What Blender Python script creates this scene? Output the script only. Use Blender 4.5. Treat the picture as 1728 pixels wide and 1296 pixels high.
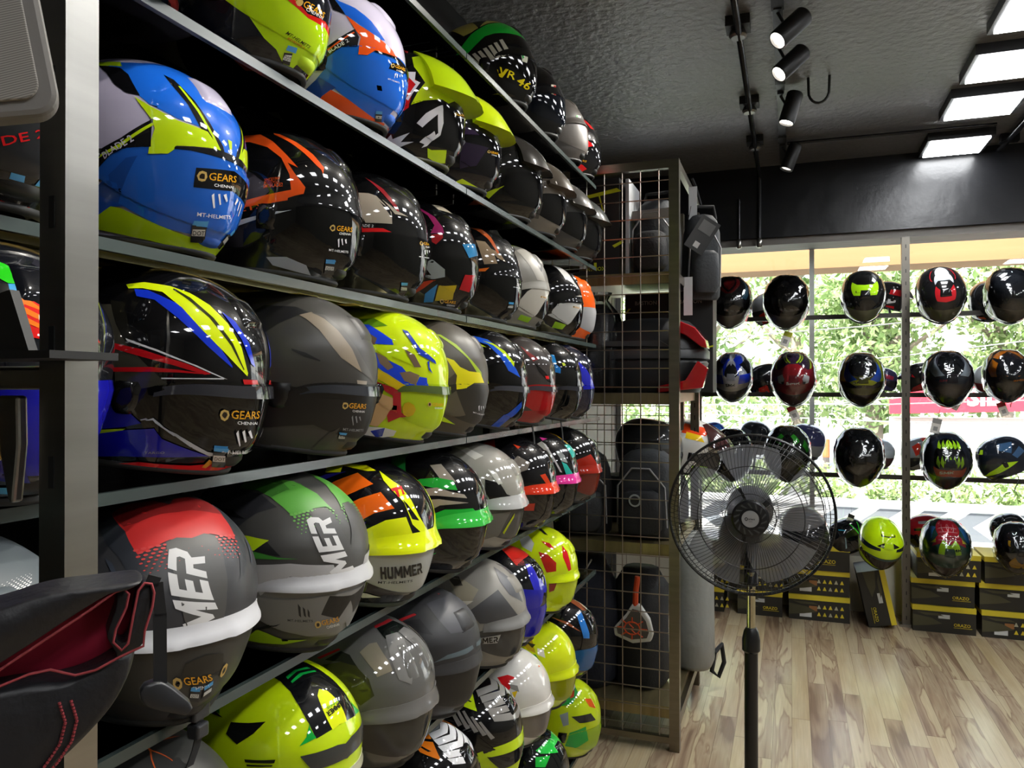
import bpy, bmesh, math, random
import numpy as np
from mathutils import Vector, Matrix
from mathutils.bvhtree import BVHTree
from mathutils.geometry import tessellate_polygon
random.seed(7)
R = math.radians
for o in list(bpy.data.objects): bpy.data.objects.remove(o)
scene = bpy.context.scene
COL = scene.collection
# ---------------------------------------------------------------- camera, daylight, exposure
cam_d = bpy.data.cameras.new('camera'); cam = bpy.data.objects.new('camera', cam_d); COL.objects.link(cam)
cam.location = (0, 0, 1.45); cam.rotation_euler = (R(90.22), 0, R(19.92))
cam_d.sensor_width = 36; cam_d.lens = 36 * 1300 / 1728; cam_d.clip_start = .02; cam_d.clip_end = 300
scene.camera = cam
w = bpy.data.worlds.new('daylight'); scene.world = w; w.use_nodes = True
nt = w.node_tree; bg = nt.nodes['Background']
sky = nt.nodes.new('ShaderNodeTexSky'); sky.sky_type = 'NISHITA'; sky.sun_disc = False; sky.sun_elevation = R(58); sky.sun_rotation = R(200); sky.dust_density = 4; sky.air_density = 1.2
hs = nt.nodes.new('ShaderNodeHueSaturation'); hs.inputs['Saturation'].default_value = .45
nt.links.new(sky.outputs[0], hs.inputs['Color']); nt.links.new(hs.outputs[0], bg.inputs[0]); bg.inputs[1].default_value = 1.1
sun_d = bpy.data.lights.new('sun', 'SUN'); sun = bpy.data.objects.new('sun', sun_d); COL.objects.link(sun)
sun_d.energy = 11; sun_d.angle = R(1); sun_d.color = (1, .96, .88); sun.rotation_euler = (R(30), R(-24), 0); sun.location = (2, 8, 12)
vs = scene.view_settings; vs.view_transform = 'Standard'; vs.look = 'None'; vs.exposure = 0.1; vs.gamma = 1; vs.use_curve_mapping = False
scene.cycles.max_bounces = 7; scene.cycles.transparent_max_bounces = 12; scene.cycles.caustics_reflective = False; scene.cycles.caustics_refractive = False
PANEL_POWER, SPOT_POWER = 29.0, 38.0

# ---------------------------------------------------------------- materials
def srgb(h):
    if not isinstance(h, str): return tuple(h)[:3]
    if len(h) == 3: h = ''.join(c * 2 for c in h)
    v = [int(h[i:i + 2], 16) / 255 for i in (0, 2, 4)]
    return tuple(c / 12.92 if c < .04045 else ((c + .055) / 1.055) ** 2.4 for c in v)
MATS = {}
def mat(name, col='808080', rough=.5, metal=0, coat=0, spec=.5, attr=False, emit=None, power=1, bump=None, noise=None, alpha=None):
    if name in MATS: return MATS[name]
    m = bpy.data.materials.new(name); m.use_nodes = True; n = m.node_tree.nodes; l = m.node_tree.links; p = n['Principled BSDF']
    p.inputs['Base Color'].default_value = (*srgb(col), 1); p.inputs['Roughness'].default_value = rough; p.inputs['Metallic'].default_value = metal
    p.inputs['Coat Weight'].default_value = coat; p.inputs['Coat Roughness'].default_value = .03; p.inputs['Specular IOR Level'].default_value = spec
    if emit: p.inputs['Emission Color'].default_value = (*srgb(emit), 1); p.inputs['Emission Strength'].default_value = power
    if attr:
        a = n.new('ShaderNodeAttribute'); a.attribute_name = 'paint'; l.new(a.outputs['Color'], p.inputs['Base Color'])
    if noise:                                            # (colour 2, scale, stretch xyz)
        tc = n.new('ShaderNodeTexCoord'); mp = n.new('ShaderNodeMapping'); mp.inputs['Scale'].default_value = noise[2]
        nz = n.new('ShaderNodeTexNoise'); nz.inputs['Scale'].default_value = noise[1]; nz.inputs['Detail'].default_value = 5
        mx = n.new('ShaderNodeMix'); mx.data_type = 'RGBA'; mx.inputs[6].default_value = (*srgb(col), 1); mx.inputs[7].default_value = (*srgb(noise[0]), 1)
        l.new(tc.outputs['Object'], mp.inputs[0]); l.new(mp.outputs[0], nz.inputs[0]); l.new(nz.outputs[0], mx.inputs[0]); l.new(mx.outputs[2], p.inputs['Base Color'])
    if bump:                                             # (scale, distance, detail)
        tc = n.new('ShaderNodeTexCoord'); nz = n.new('ShaderNodeTexNoise'); nz.inputs['Scale'].default_value = bump[0]; nz.inputs['Detail'].default_value = bump[2] if len(bump) > 2 else 4
        b = n.new('ShaderNodeBump'); b.inputs['Distance'].default_value = bump[1]; b.inputs['Strength'].default_value = 1
        l.new(tc.outputs['Object'], nz.inputs[0]); l.new(nz.outputs[0], b.inputs['Height']); l.new(b.outputs[0], p.inputs['Normal'])
    MATS[name] = m; return m
def sheet_glass(name, tint, ior=1.45, rough=0.0):
    m = bpy.data.materials.new(name); m.use_nodes = True; n = m.node_tree.nodes; l = m.node_tree.links; n.clear()
    o = n.new('ShaderNodeOutputMaterial'); t = n.new('ShaderNodeBsdfTransparent'); t.inputs[0].default_value = (*tint, 1)
    g = n.new('ShaderNodeBsdfGlossy'); g.inputs['Roughness'].default_value = rough; f = n.new('ShaderNodeFresnel'); f.inputs[0].default_value = ior
    x = n.new('ShaderNodeMixShader'); l.new(f.outputs[0], x.inputs[0]); l.new(t.outputs[0], x.inputs[1]); l.new(g.outputs[0], x.inputs[2]); l.new(x.outputs[0], o.inputs[0])
    MATS[name] = m; return m
GLOSS = mat('gloss_paint', rough=.3, coat=1, spec=.06, attr=True)
MATTE = mat('matte_paint', rough=.42, attr=True)
VISORM = mat('visor_gloss', rough=.05, spec=.45, attr=True)
STICK = mat('printed_surface', rough=.5, attr=True)
STEEL = mat('brushed_steel', 'b4b2ac', rough=.28, metal=1, noise=('8f8d88', 3, (1, 1, 14)))
DSTEEL = mat('dark_steel', '55524c', rough=.35, metal=1)
BLACKM = mat('black_metal', '141414', rough=.4)
RUBBER = mat('black_rubber', '101010', rough=.6)
FOAM = mat('liner_fabric', '1a1a1b', rough=.95, bump=(260, .001))
WEB = mat('black_webbing', '1b1b1d', rough=.8)
EDGE = mat('glass_edge', '3a4543', rough=.25, coat=.2)
GLASS = sheet_glass('shelf_glass', (.74, .80, .78))
CLEAR = sheet_glass('window_glass', (.97, .98, .975))
FILM = sheet_glass('clear_film', (.93, .94, .95), 1.6, .08)

# ---------------------------------------------------------------- mesh helpers
class MB:
    def __init__(s): s.v = []; s.f = []; s.m = []; s.c = []
    def add(s, vs, fs, mi=0, col=(1, 1, 1)):
        b = len(s.v); s.v += [tuple(v) for v in vs]; s.f += [tuple(b + i for i in f) for f in fs]; s.m += [mi] * len(fs); s.c += [col] * len(fs); return s
    def box(s, a, b, mi=0, col=(1, 1, 1), M=None):
        x0, y0, z0 = a; x1, y1, z1 = b
        v = [Vector(p) for p in ((x0, y0, z0), (x1, y0, z0), (x1, y1, z0), (x0, y1, z0), (x0, y0, z1), (x1, y0, z1), (x1, y1, z1), (x0, y1, z1))]
        if M: v = [M @ p for p in v]
        return s.add(v, [(0, 3, 2, 1), (4, 5, 6, 7), (0, 1, 5, 4), (1, 2, 6, 5), (2, 3, 7, 6), (3, 0, 4, 7)], mi, col)
    def tube(s, pts, r, n=8, mi=0, col=(1, 1, 1), closed=False, cap=True):
        pts = [Vector(p) for p in pts]; k = len(pts); rs = r if isinstance(r, (list, tuple)) else [r] * k; vs = []; up = None
        for i, p in enumerate(pts):
            t = (pts[(i + 1) % k] - pts[i - 1]) if closed else (pts[min(i + 1, k - 1)] - pts[max(i - 1, 0)])
            t.normalize()
            if up is None: up = Vector((0, 0, 1)) if abs(t.z) < .9 else Vector((1, 0, 0))
            a = t.cross(up).normalized(); b = a.cross(t).normalized(); up = b
            vs += [p + (a * math.cos(2 * math.pi * j / n) + b * math.sin(2 * math.pi * j / n)) * rs[i] for j in range(n)]
        fs = [(i * n + j, i * n + (j + 1) % n, ((i + 1) % k) * n + (j + 1) % n, ((i + 1) % k) * n + j) for i in range(k if closed else k - 1) for j in range(n)]
        if cap and not closed: fs += [tuple(range(n))[::-1], tuple((k - 1) * n + j for j in range(n))]
        return s.add(vs, fs, mi, col)
    def lathe(s, prof, n=24, mi=0, col=(1, 1, 1), M=None):
        vs = []
        for r, z in prof: vs += [Vector((r * math.cos(2 * math.pi * j / n), r * math.sin(2 * math.pi * j / n), z)) for j in range(n)]
        if M: vs = [M @ v for v in vs]
        fs = [(i * n + j, i * n + (j + 1) % n, (i + 1) * n + (j + 1) % n, (i + 1) * n + j) for i in range(len(prof) - 1) for j in range(n)]
        fs += [tuple(range(n))[::-1], tuple((len(prof) - 1) * n + j for j in range(n))]
        return s.add(vs, fs, mi, col)
    def prism(s, poly, y0, y1, mi=0, col=(1, 1, 1), M=None, axis='y'):
        k = len(poly); f = {'y': lambda a, b, c: (a, c, b), 'x': lambda a, b, c: (c, a, b), 'z': lambda a, b, c: (a, b, c)}[axis]
        vs = [Vector(f(a, b, y0)) for a, b in poly] + [Vector(f(a, b, y1)) for a, b in poly]
        if M: vs = [M @ v for v in vs]
        return s.add(vs, [tuple(range(k)), tuple(range(2 * k - 1, k - 1, -1))] + [(i, i + k, (i + 1) % k + k, (i + 1) % k) for i in range(k)], mi, col)
    def build(s, name, mats, parent=None, smooth=False, loc=None, bevel=0, fixn=True):
        me = bpy.data.meshes.new(name); me.from_pydata(s.v, [], s.f)
        mats = mats if isinstance(mats, (list, tuple)) else [mats]
        for m in mats: me.materials.append(m)
        me.polygons.foreach_set('material_index', s.m)
        if any(c != (1, 1, 1) for c in s.c):
            at = me.color_attributes.new('paint', 'FLOAT_COLOR', 'CORNER'); arr = []
            for p, c in zip(me.polygons, s.c): arr += [*srgb(c), 1.0] * p.loop_total
            at.data.foreach_set('color', arr)
        if fixn:
            bm = bmesh.new(); bm.from_mesh(me); bmesh.ops.recalc_face_normals(bm, faces=bm.faces); bm.to_mesh(me); bm.free()
        if smooth:
            me.polygons.foreach_set('use_smooth', [True] * len(me.polygons)); me.set_sharp_from_angle(angle=R(smooth if smooth > 1 else 40))
        o = bpy.data.objects.new(name, me); COL.objects.link(o)
        if parent: o.parent = parent
        if loc: o.location = loc
        if bevel:
            b = o.modifiers.new('bevel', 'BEVEL'); b.width = bevel; b.segments = 2; b.limit_method = 'ANGLE'
        return o
def empty(name, loc, rot=(0, 0, 0), scale=1):
    e = bpy.data.objects.new(name, None); COL.objects.link(e); e.location = loc; e.rotation_euler = rot; e.scale = (scale,) * 3; e.empty_display_size = .05; return e
def tag(o, label=None, cat=None, group=None, kind=None):
    for k, v in (('label', label), ('category', cat), ('group', group), ('kind', kind)):
        if v: o[k] = v
    return o
def struct(o): o['kind'] = 'structure'; return o
_tc = {}
BLOCK = {                                                # heavy italic capitals for the big helmet lettering: (advance, outline...)
 'M': (1.15, (0, 0, .24, 0, .30, .55, .48, .2, .62, .2, .82, .55, .80, 0, 1.06, 0, 1.12, 1, .86, 1, .58, .5, .36, 1, .12, 1)),
 'E': (.78, (0, 0, .68, 0, .70, .22, .25, .22, .27, .40, .62, .40, .64, .60, .29, .60, .31, .78, .74, .78, .76, 1, .1, 1)),
 'R': (.84, (0, 0, .24, 0, .27, .34, .40, .34, .54, 0, .80, 0, .62, .38, .78, .50, .80, .82, .68, 1, .1, 1, .07, .78, .50, .78, .55, .70, .52, .56, .29, .54, .05, .54)),
 'H': (.88, (0, 0, .24, 0, .28, .40, .54, .40, .50, 0, .74, 0, .84, 1, .60, 1, .56, .62, .30, .62, .34, 1, .10, 1)),
 'U': (.88, (.02, .12, .14, 0, .64, 0, .76, .14, .85, 1, .61, 1, .54, .22, .26, .22, .34, 1, .10, 1)),
 'S': (.80, (0, 0, .60, 0, .70, .12, .72, .48, .64, .58, .32, .58, .34, .78, .74, .78, .76, 1, .20, 1, .10, .88, .07, .50, .16, .40, .48, .40, .46, .22, .02, .22)),
 'K': (.86, (0, 0, .24, 0, .28, .36, .36, .36, .56, 0, .84, 0, .58, .48, .90, 1, .62, 1, .42, .64, .30, .64, .34, 1, .10, 1))}
def text_geo(s, bold=0, shear=0):                        # letters as triangles, 1 unit = cap height, x from 0
    k = (s, bold, shear)
    if k not in _tc and bold == .012 and all(ch in BLOCK for ch in s):
        v = []; f = []; x = 0
        for ch in s:
            w_, o = BLOCK[ch]; pts = [(o[i] + x, o[i + 1]) for i in range(0, len(o), 2)]; b0 = len(v); v += pts; x += w_
            f += [tuple(b0 + i for i in t) for t in tessellate_polygon([[Vector((a, b, 0)) for a, b in pts]])]
        _tc[k] = (v, f, x - .05)
    if k not in _tc:
        c = bpy.data.curves.new('t', 'FONT'); c.body = s; c.size = 1 / .73; c.offset = bold; c.shear = shear; c.resolution_u = 2
        o = bpy.data.objects.new('t', c); COL.objects.link(o); dg = bpy.context.evaluated_depsgraph_get()
        me = o.evaluated_get(dg).to_mesh(); me.calc_loop_triangles()
        v = [(p.co.x, p.co.y) for p in me.vertices]; f = [tuple(t.vertices) for t in me.loop_triangles]
        x0 = min(a for a, b in v); x1 = max(a for a, b in v)
        _tc[k] = ([(a - x0, b) for a, b in v], f, x1 - x0); bpy.data.objects.remove(o)
    return _tc[k]
def flat_text(mb, s, origin, ux, uy, height, col, mi=0, bold=.02, width=None, centre=False):   # text lying in the plane (ux, uy)
    v, f, w_ = text_geo(s, bold); kx = (width / w_) if width else height
    o = Vector(origin); ux = Vector(ux); uy = Vector(uy); off = -w_ * kx / 2 if centre else 0
    mb.add([o + ux * (off + a * kx) + uy * (b * height) for a, b in v], f, mi, col)
# ---------------------------------------------------------------- helmet surface (metres, +x = face, z up from the rim)
TT = [0, .12, .25, .38, .5, .62, .74, .87, 1]
PRO = {
 'zf': [.268, .260, .239, .208, .172, .130, .085, .040, .004],
 'xf': [0, .058, .102, .133, .151, .158, .157, .148, .120],
 'zb': [.268, .260, .236, .200, .162, .120, .080, .045, .020],
 'xb': [0, .067, .120, .153, .167, .166, .155, .140, .124],
 'zs': [.268, .259, .232, .196, .158, .118, .078, .040, .010],
 'ys': [0, .053, .093, .117, .1265, .1275, .122, .113, .102]}
def _curve(name):
    v = np.array(PRO[name], float); t = np.array(TT)
    m = np.gradient(v, t)
    def f(q):
        q = np.clip(q, 0, 1); i = np.clip(np.searchsorted(t, q) - 1, 0, len(t) - 2)
        h = t[i + 1] - t[i]; u = (q - t[i]) / h
        return ((2*u**3 - 3*u**2 + 1) * v[i] + (u**3 - 2*u**2 + u) * h * m[i] + (-2*u**3 + 3*u**2) * v[i + 1] + (u**3 - u**2) * h * m[i + 1])
    return f
CV = {k: _curve(k) for k in PRO}
def surf(s, t):
    s = np.asarray(s, float); t = np.asarray(t, float); s, t = np.broadcast_arrays(s, t)
    c, n = np.cos(s), np.sin(s)
    e = np.where(c > 0, 2.25 - .58 * np.clip((t - .45) / .4, 0, 1), 2.2)
    cc = np.sign(c) * np.abs(c) ** (2 / e); sn = np.sign(n) * np.abs(n) ** (2 / e)
    x = cc * np.where(c > 0, CV['xf'](t), CV['xb'](t)); y = sn * CV['ys'](t)
    z = c*c * np.where(c > 0, CV['zf'](t), CV['zb'](t)) + n*n * CV['zs'](t)
    return np.stack([x, y, z], -1)
HC = np.array([0, 0, .135])
def surf_n(s, t, d=1e-3):
    a = surf(s + d, t) - surf(s - d, t); b = surf(s, np.clip(t + d, 0, 1)) - surf(s, np.clip(t - d, 0, 1))
    n = np.cross(b, a); l = np.linalg.norm(n, axis=-1, keepdims=True)
    r = surf(s, t) - HC; n = np.where(l > 1e-12, n / np.maximum(l, 1e-12), r)
    n = np.where((n * r).sum(-1, keepdims=True) < 0, -n, n)
    return n / np.linalg.norm(n, axis=-1, keepdims=True)
def pose_matrix(loc, yaw, pitch, roll):
    cy, sy, cp, sp, cr, sr = math.cos(yaw), math.sin(yaw), math.cos(pitch), math.sin(pitch), math.cos(roll), math.sin(roll)
    Rz = np.array([[cy, -sy, 0], [sy, cy, 0], [0, 0, 1]]); Ry = np.array([[cp, 0, sp], [0, 1, 0], [-sp, 0, cp]])
    Rx = np.array([[1, 0, 0], [0, cr, -sr], [0, sr, cr]])
    return Rz @ Ry @ Rx, np.array(loc, float)
# ---------------------------------------------------------------- graphics of each helmet, in degrees on its side chart, and the helmets themselves
PAINT = {
 'C1': [('bp','1b6be0',[0.1,53.7,20.2,51.5,29.5,53.8,43.7,69.4,59.5,71.4,77.0,66.1,94.0,53.3,108.6,33.7,114.7,10.5,84.9,1.6,78.9,10.4,75.9,12.7,60.0,14.2,46.8,19.0,40.4,23.9,31.4,38.2]),('bp','a9cc12',[1.9,51.8,19.8,52.2,24.5,45.8,9.3,46.3]),('bp','0d0d10',[9.3,46.2,23.9,44.4,31.4,38.2,41.5,23.4,34.7,24.2,27.7,29.0,18.9,38.6]),('bp','0d0d10',[46.8,45.4,52.6,43.4,65.5,31.4,75.5,19.0,84.4,6.0,86.6,-2.0,82.8,-3.6,74.1,8.0,63.3,25.7,53.0,37.5]),('bp','c8e813',[56.1,38.4,57.2,38.9,69.4,24.6,78.9,10.4,85.3,-2.2,83.8,-3.5,77.5,9.9,68.8,22.7]),('bp','c8e813',[87.5,12.9,94.7,15.1,115.6,6.0,115.9,-1.3,99.1,4.1,90.0,1.3]),('bp','c8e813',[39.2,22.2,47.0,17.9,60.2,12.9,75.0,11.7,79.3,6.6,83.1,2.6,60.8,-2.2,59.6,-5.1,56.8,-8.1,48.1,-9.3,50.9,5.6,49.3,10.0]),('bp','0d0d10',[17.3,-14.1,35.6,-2.0,49.7,11.0,49.5,6.5,49.6,-5.2,38.4,-7.2,30.0,-12.5,21.5,-21.7,15.8,-25.3]),('bp','c8e813',[16.9,-17.3,35.0,-5.2,49.4,8.5,50.2,7.3,35.4,-7.0,16.8,-19.4]),('bt','d5cfdf','BLADE 2',[27.6,-14.2,42.0,-2.7,25.5,-10.9]),('bp','0d0d10',[60.4,-2.7,82.5,1.9,115.0,1.3,115.1,-4.5,84.9,-3.4,67.3,-3.3,59.7,-4.3]),('bp','2160c4',[13.6,-35.2,32.5,-18.8,38.5,-12.1,49.4,-10.0,57.0,-8.6,67.1,-8.0,87.3,-8.9,113.6,-14.4,103.5,-31.3,90.5,-44.8,76.5,-57.0,67.6,-55.2,60.7,-52.3,48.0,-48.4,33.1,-39.0,19.3,-32.9]),('bp','1c4ea4',[13.6,-35.2,32.5,-18.8,38.1,-12.7,43.4,-11.0,36.7,-23.8,29.8,-37.3,19.3,-32.9]),('bp','1c52b6',[14.7,-30.6,33.2,-38.4,25.6,-38.6,9.8,-46.9]),('bp','b4d40e',[8.4,-47.5,25.8,-38.4,30.8,-39.4,44.9,-46.4,56.9,-52.7,66.1,-57.6,76.2,-59.5,67.2,-83.1,59.1,-62.6,38.6,-55.0,26.5,-51.6,13.5,-48.4,7.9,-49.4]),('bp','0e0e10',[68.9,-13.3,93.1,-10.0,89.8,-24.7,66.5,-24.8]),('bp','c9a860',[73.6,-17.9,72.3,-20.4,70.7,-21.0,69.3,-20.5,68.8,-17.9,70.1,-15.5,71.6,-14.6,73.5,-15.1]),('bp','201810',[72.4,-17.9,72.1,-19.3,71.0,-19.4,69.9,-19.3,69.9,-17.8,70.7,-16.6,71.3,-16.2,72.5,-16.3]),('bt','e6a51e','GEARS',[74.1,-19.5,90.0,-18.3,75.0,-14.6]),('bt','e8e8e8','CHENNAI',[76.2,-23.0,87.1,-22.9,76.7,-21.1]),('bp','e8e8ea',[74.1,-28.4,75.6,-27.1,74.1,-35.6,73.2,-35.9]),('bp','e8e8ea',[77.4,-27.5,78.6,-27.1,77.6,-33.5,76.8,-34.0]),('bp','e8e8ea',[80.2,-27.6,82.0,-26.8,81.8,-31.4,80.8,-32.0]),('bt','e8e8ea','MT-HELMETS',[64.5,-40.5,80.7,-42.5,65.3,-38.3]),('bp','4c9ad0',[62.9,-43.0,69.2,-42.9,68.0,-46.7,61.4,-46.4]),('bp','1c1c1e',[61.4,-46.4,67.9,-46.9,63.9,-57.7,57.3,-56.5]),('bp','c9c9c4',[60.9,-48.7,66.7,-48.9,65.1,-53.1,59.2,-52.5]),('bt','1c1c1e','DOT',[59.8,-52.1,65.2,-52.5,60.9,-49.3])],
 'C2': [('bp','f2581b',[-14.5,41.1,-8.9,49.0,3.2,51.6,15.9,42.3,27.7,30.1,36.9,20.1,29.7,23.1,35.0,15.7,43.1,6.3,41.9,-2.0,20.6,-8.2,-2.7,-13.3,-5.0,-10.2,2.2,-7.6,34.1,3.0,32.1,13.9,25.1,26.4,13.7,35.4,-1.5,40.4,-13.2,38.8]),('bp','f2581b',[12.7,55.2,17.9,54.3,33.4,44.5,45.3,35.2,53.9,25.2,53.6,19.1,51.8,22.7,49.1,24.6,39.6,33.9,29.1,42.7,14.4,52.7]),('bt','f2581b','SINCE/1968',[15.8,7.0,26.0,9.6,15.8,9.3]),('bt','f2581b','MOTOCYCLES',[15.9,5.2,26.1,7.3,15.7,6.9]),('bt','f2581b','SMTBLADE2',[15.5,2.2,28.5,4.8,15.3,5.0]),('bt','f2581b','HELMETS',[-29.9,-21.2,15.8,-12.4,-30.8,-16.6]),('bp','c9c9cb',[-20.9,-26.0,-11.0,-24.0,16.9,-16.1,34.8,-11.4,16.9,-18.2,-1.5,-24.8,-17.6,-29.2]),('bp','a9aaac',[15.4,-44.1,29.0,-43.9,41.3,-48.9,43.2,-56.1,30.3,-52.3,18.8,-49.0]),('bp','c9a860',[63.1,-20.6,62.8,-22.1,61.0,-23.1,59.9,-22.1,59.1,-20.6,60.3,-18.7,61.9,-17.8,63.1,-18.6]),('bp','201810',[62.6,-20.5,61.9,-21.4,61.3,-21.9,60.3,-21.4,60.2,-20.7,60.5,-19.3,61.8,-19.2,62.1,-19.4]),('bt','e6a51e','GEARS',[64.0,-21.9,76.7,-21.3,64.6,-17.8]),('bt','e8e8e8','CHENNAI',[65.8,-24.6,75.0,-24.2,66.2,-22.7]),('bp','e8e8ea',[64.4,-28.5,65.8,-27.5,65.0,-33.5,64.3,-34.1]),('bp','e8e8ea',[67.0,-27.7,68.2,-27.4,68.0,-32.1,67.4,-32.1]),('bp','e8e8ea',[69.6,-27.9,71.0,-27.3,71.1,-30.7,70.1,-30.8]),('bt','e8e8ea','MT-HELMETS',[57.3,-37.2,71.3,-37.9,57.6,-35.5]),('bp','4c9ad0',[55.4,-44.1,61.9,-44.1,61.2,-47.3,54.7,-47.0]),('bp','1c1c1e',[54.3,-47.3,61.1,-47.5,59.8,-56.2,52.7,-55.3]),('bp','c9c9c4',[54.6,-48.8,60.5,-49.4,59.8,-52.4,53.6,-51.9]),('bt','1c1c1e','DOT',[54.6,-52.0,59.7,-52.2,55.0,-49.7])],
 'C3': [('bp','a39a8b',[11.3,29.5,25.7,30.0,32.3,28.2,46.1,14.6,47.6,4.4,25.9,2.4]),('bp','0d0d0e',[34.7,23.6,46.5,10.2,44.6,16.0]),('bp','a39a8b',[37.0,25.5,49.8,17.2,61.0,14.1,49.0,13.6]),('bp','8c1a22',[19.7,51.0,37.4,37.4,49.7,22.1,52.5,16.4,49.8,17.2,34.7,34.5]),('bp','d61a1f',[20.5,-2.9,40.5,-0.7,47.7,-3.0,20.2,-6.4]),('bt','d8d8d8','BLADE 2',[18.8,-1.6,32.5,-0.9,19.0,0.8]),('bp','c9a860',[77.7,-8.5,76.5,-10.0,75.2,-10.2,73.5,-10.0,72.9,-8.6,74.1,-7.1,75.8,-6.2,77.1,-6.9]),('bp','201810',[76.6,-8.5,76.3,-8.7,75.0,-9.3,74.3,-8.8,74.1,-8.6,74.7,-7.4,75.4,-7.1,76.6,-7.1]),('bt','e6a51e','GEARS',[78.3,-8.9,95.9,-7.6,79.0,-5.9]),('bt','e8e8e8','CHENNAI',[80.6,-11.4,94.9,-9.8,80.9,-10.1]),('bp','e8e8ea',[79.1,-14.7,80.7,-13.5,80.5,-18.4,79.7,-18.7]),('bp','e8e8ea',[82.4,-13.6,83.9,-13.6,84.2,-17.2,83.8,-17.2]),('bp','e8e8ea',[86.9,-13.6,90.1,-12.8,93.3,-15.4,88.6,-16.1]),('bt','e8e8ea','MT-HELMETS',[72.2,-21.7,91.2,-22.3,72.3,-20.6]),('bp','4c9ad0',[54.8,-46.1,60.7,-46.2,60.2,-48.8,54.5,-48.7]),('bp','1c1c1e',[54.4,-48.7,60.3,-48.9,59.6,-56.8,53.2,-55.6]),('bp','c9c9c4',[54.2,-50.2,59.6,-50.8,59.6,-53.5,53.9,-53.1]),('bt','1c1c1e','DOT',[54.5,-52.6,59.2,-53.2,54.4,-50.9])],
 'C4': [('bp','9c2560',[3.5,47.4,14.3,47.9,29.9,36.5,38.7,24.1,40.2,18.2,27.2,16.5,30.2,25.8,22.7,37.7,13.3,45.2]),('bp','a81a20',[27.7,15.0,38.8,18.1,39.5,13.4,33.4,5.7,29.2,7.8]),('bp','c9bfa8',[25.4,61.1,37.5,67.6,50.6,51.2,33.8,50.0]),('bp','8f9496',[22.4,-15.2,30.2,-10.0,42.6,-18.6,42.8,-26.1,28.7,-29.7,15.5,-25.0,29.3,-25.5,25.3,-20.4]),('bp','c23a1a',[3.9,-43.7,15.2,-34.1,34.3,-29.8,21.5,-38.8,6.1,-47.0]),('bp','b8a018',[37.1,-35.6,54.3,-33.3,50.3,-48.7,31.7,-50.1]),('bp','2f7fb4',[22.7,-43.5,35.8,-34.4,29.9,-51.0,20.7,-51.0]),('bp','a3141c',[63.9,-21.8,77.7,-21.3,68.3,-40.0,56.9,-37.3]),('bp','2f7fb4',[60.1,10.2,81.9,18.4,91.6,6.2,70.1,-2.8]),('bp','c9a860',[40.9,-50.6,40.3,-52.3,38.6,-52.9,37.2,-51.9,36.8,-50.2,37.6,-48.6,39.2,-48.2,40.5,-48.8]),('bp','201810',[40.3,-50.6,39.8,-51.5,38.7,-51.5,38.2,-51.3,37.8,-50.2,38.4,-49.4,39.1,-49.3,39.8,-49.6]),('bt','e6a51e','GEARS',[41.3,-51.9,53.3,-53.3,41.9,-48.7]),('bt','e8e8e8','CHENNAI',[43.6,-54.8,52.4,-56.3,44.0,-53.2])],
 'C5': [('bp','8d7a62',[17.1,37.2,28.7,36.3,37.1,25.2,44.6,9.0,29.3,6.3]),('bp','8d7a62',[32.3,28.2,45.7,22.9,55.1,12.6,44.4,15.7]),('bp','b3542a',[1.8,70.8,21.2,70.4,35.9,45.7,45.7,22.9,43.8,21.0,32.0,41.7,17.5,58.0]),('bp','d86a1c',[21.1,-0.1,35.7,3.1,30.9,-1.9,22.2,-2.8]),('bp','e8e8ea',[72.8,-11.7,74.0,-11.0,73.4,-15.1,73.0,-15.4]),('bp','e8e8ea',[75.3,-11.6,76.5,-11.5,76.3,-14.7,75.5,-14.9]),('bp','e8e8ea',[78.1,-11.8,79.8,-11.4,80.0,-13.5,79.0,-13.4]),('bt','e8e8ea','MT-HELMETS',[66.4,-17.5,80.6,-18.4,66.7,-16.2]),('bp','4c9ad0',[60.1,-35.5,67.3,-35.9,66.7,-38.5,59.7,-38.2]),('bp','1c1c1e',[59.6,-38.4,66.7,-38.5,65.6,-45.7,58.5,-44.8]),('bp','c9c9c4',[59.6,-40.1,66.2,-39.9,65.8,-42.8,59.2,-42.6]),('bt','1c1c1e','DOT',[59.9,-42.4,65.6,-42.4,60.1,-40.4])],
 'C6': [('bp','a8a49a',[17.0,64.0,46.5,65.1,55.9,34.4,74.2,7.9,57.3,6.7,40.4,31.8]),('bp','0f0f10',[61.8,54.0,72.4,41.2,64.5,20.3,57.3,27.4]),('bp','b6d214',[2.7,71.5,21.5,70.9,34.2,69.0,14.8,63.4]),('bp','b9b5aa',[25.7,-32.9,43.0,-10.6,54.1,-3.9,89.1,-0.4,72.4,-19.4,55.4,-43.3,51.6,-45.0]),('bp','8cb81a',[35.6,-42.0,51.1,-46.0,45.3,-52.5,30.4,-47.7]),('bp','c9a860',[65.2,-16.3,64.7,-17.3,63.6,-17.6,62.9,-16.7,62.7,-16.1,63.5,-14.9,64.5,-14.8,65.1,-15.1]),('bp','201810',[64.8,-16.3,64.6,-16.4,63.8,-16.6,63.4,-16.4,63.4,-16.3,63.7,-15.5,64.2,-15.3,64.6,-15.8]),('bt','e6a51e','GEARS',[65.6,-16.9,73.8,-17.9,66.2,-14.9]),('bt','e8e8e8','CHENNAI',[66.8,-18.6,72.7,-19.4,67.3,-17.8])],
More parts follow.
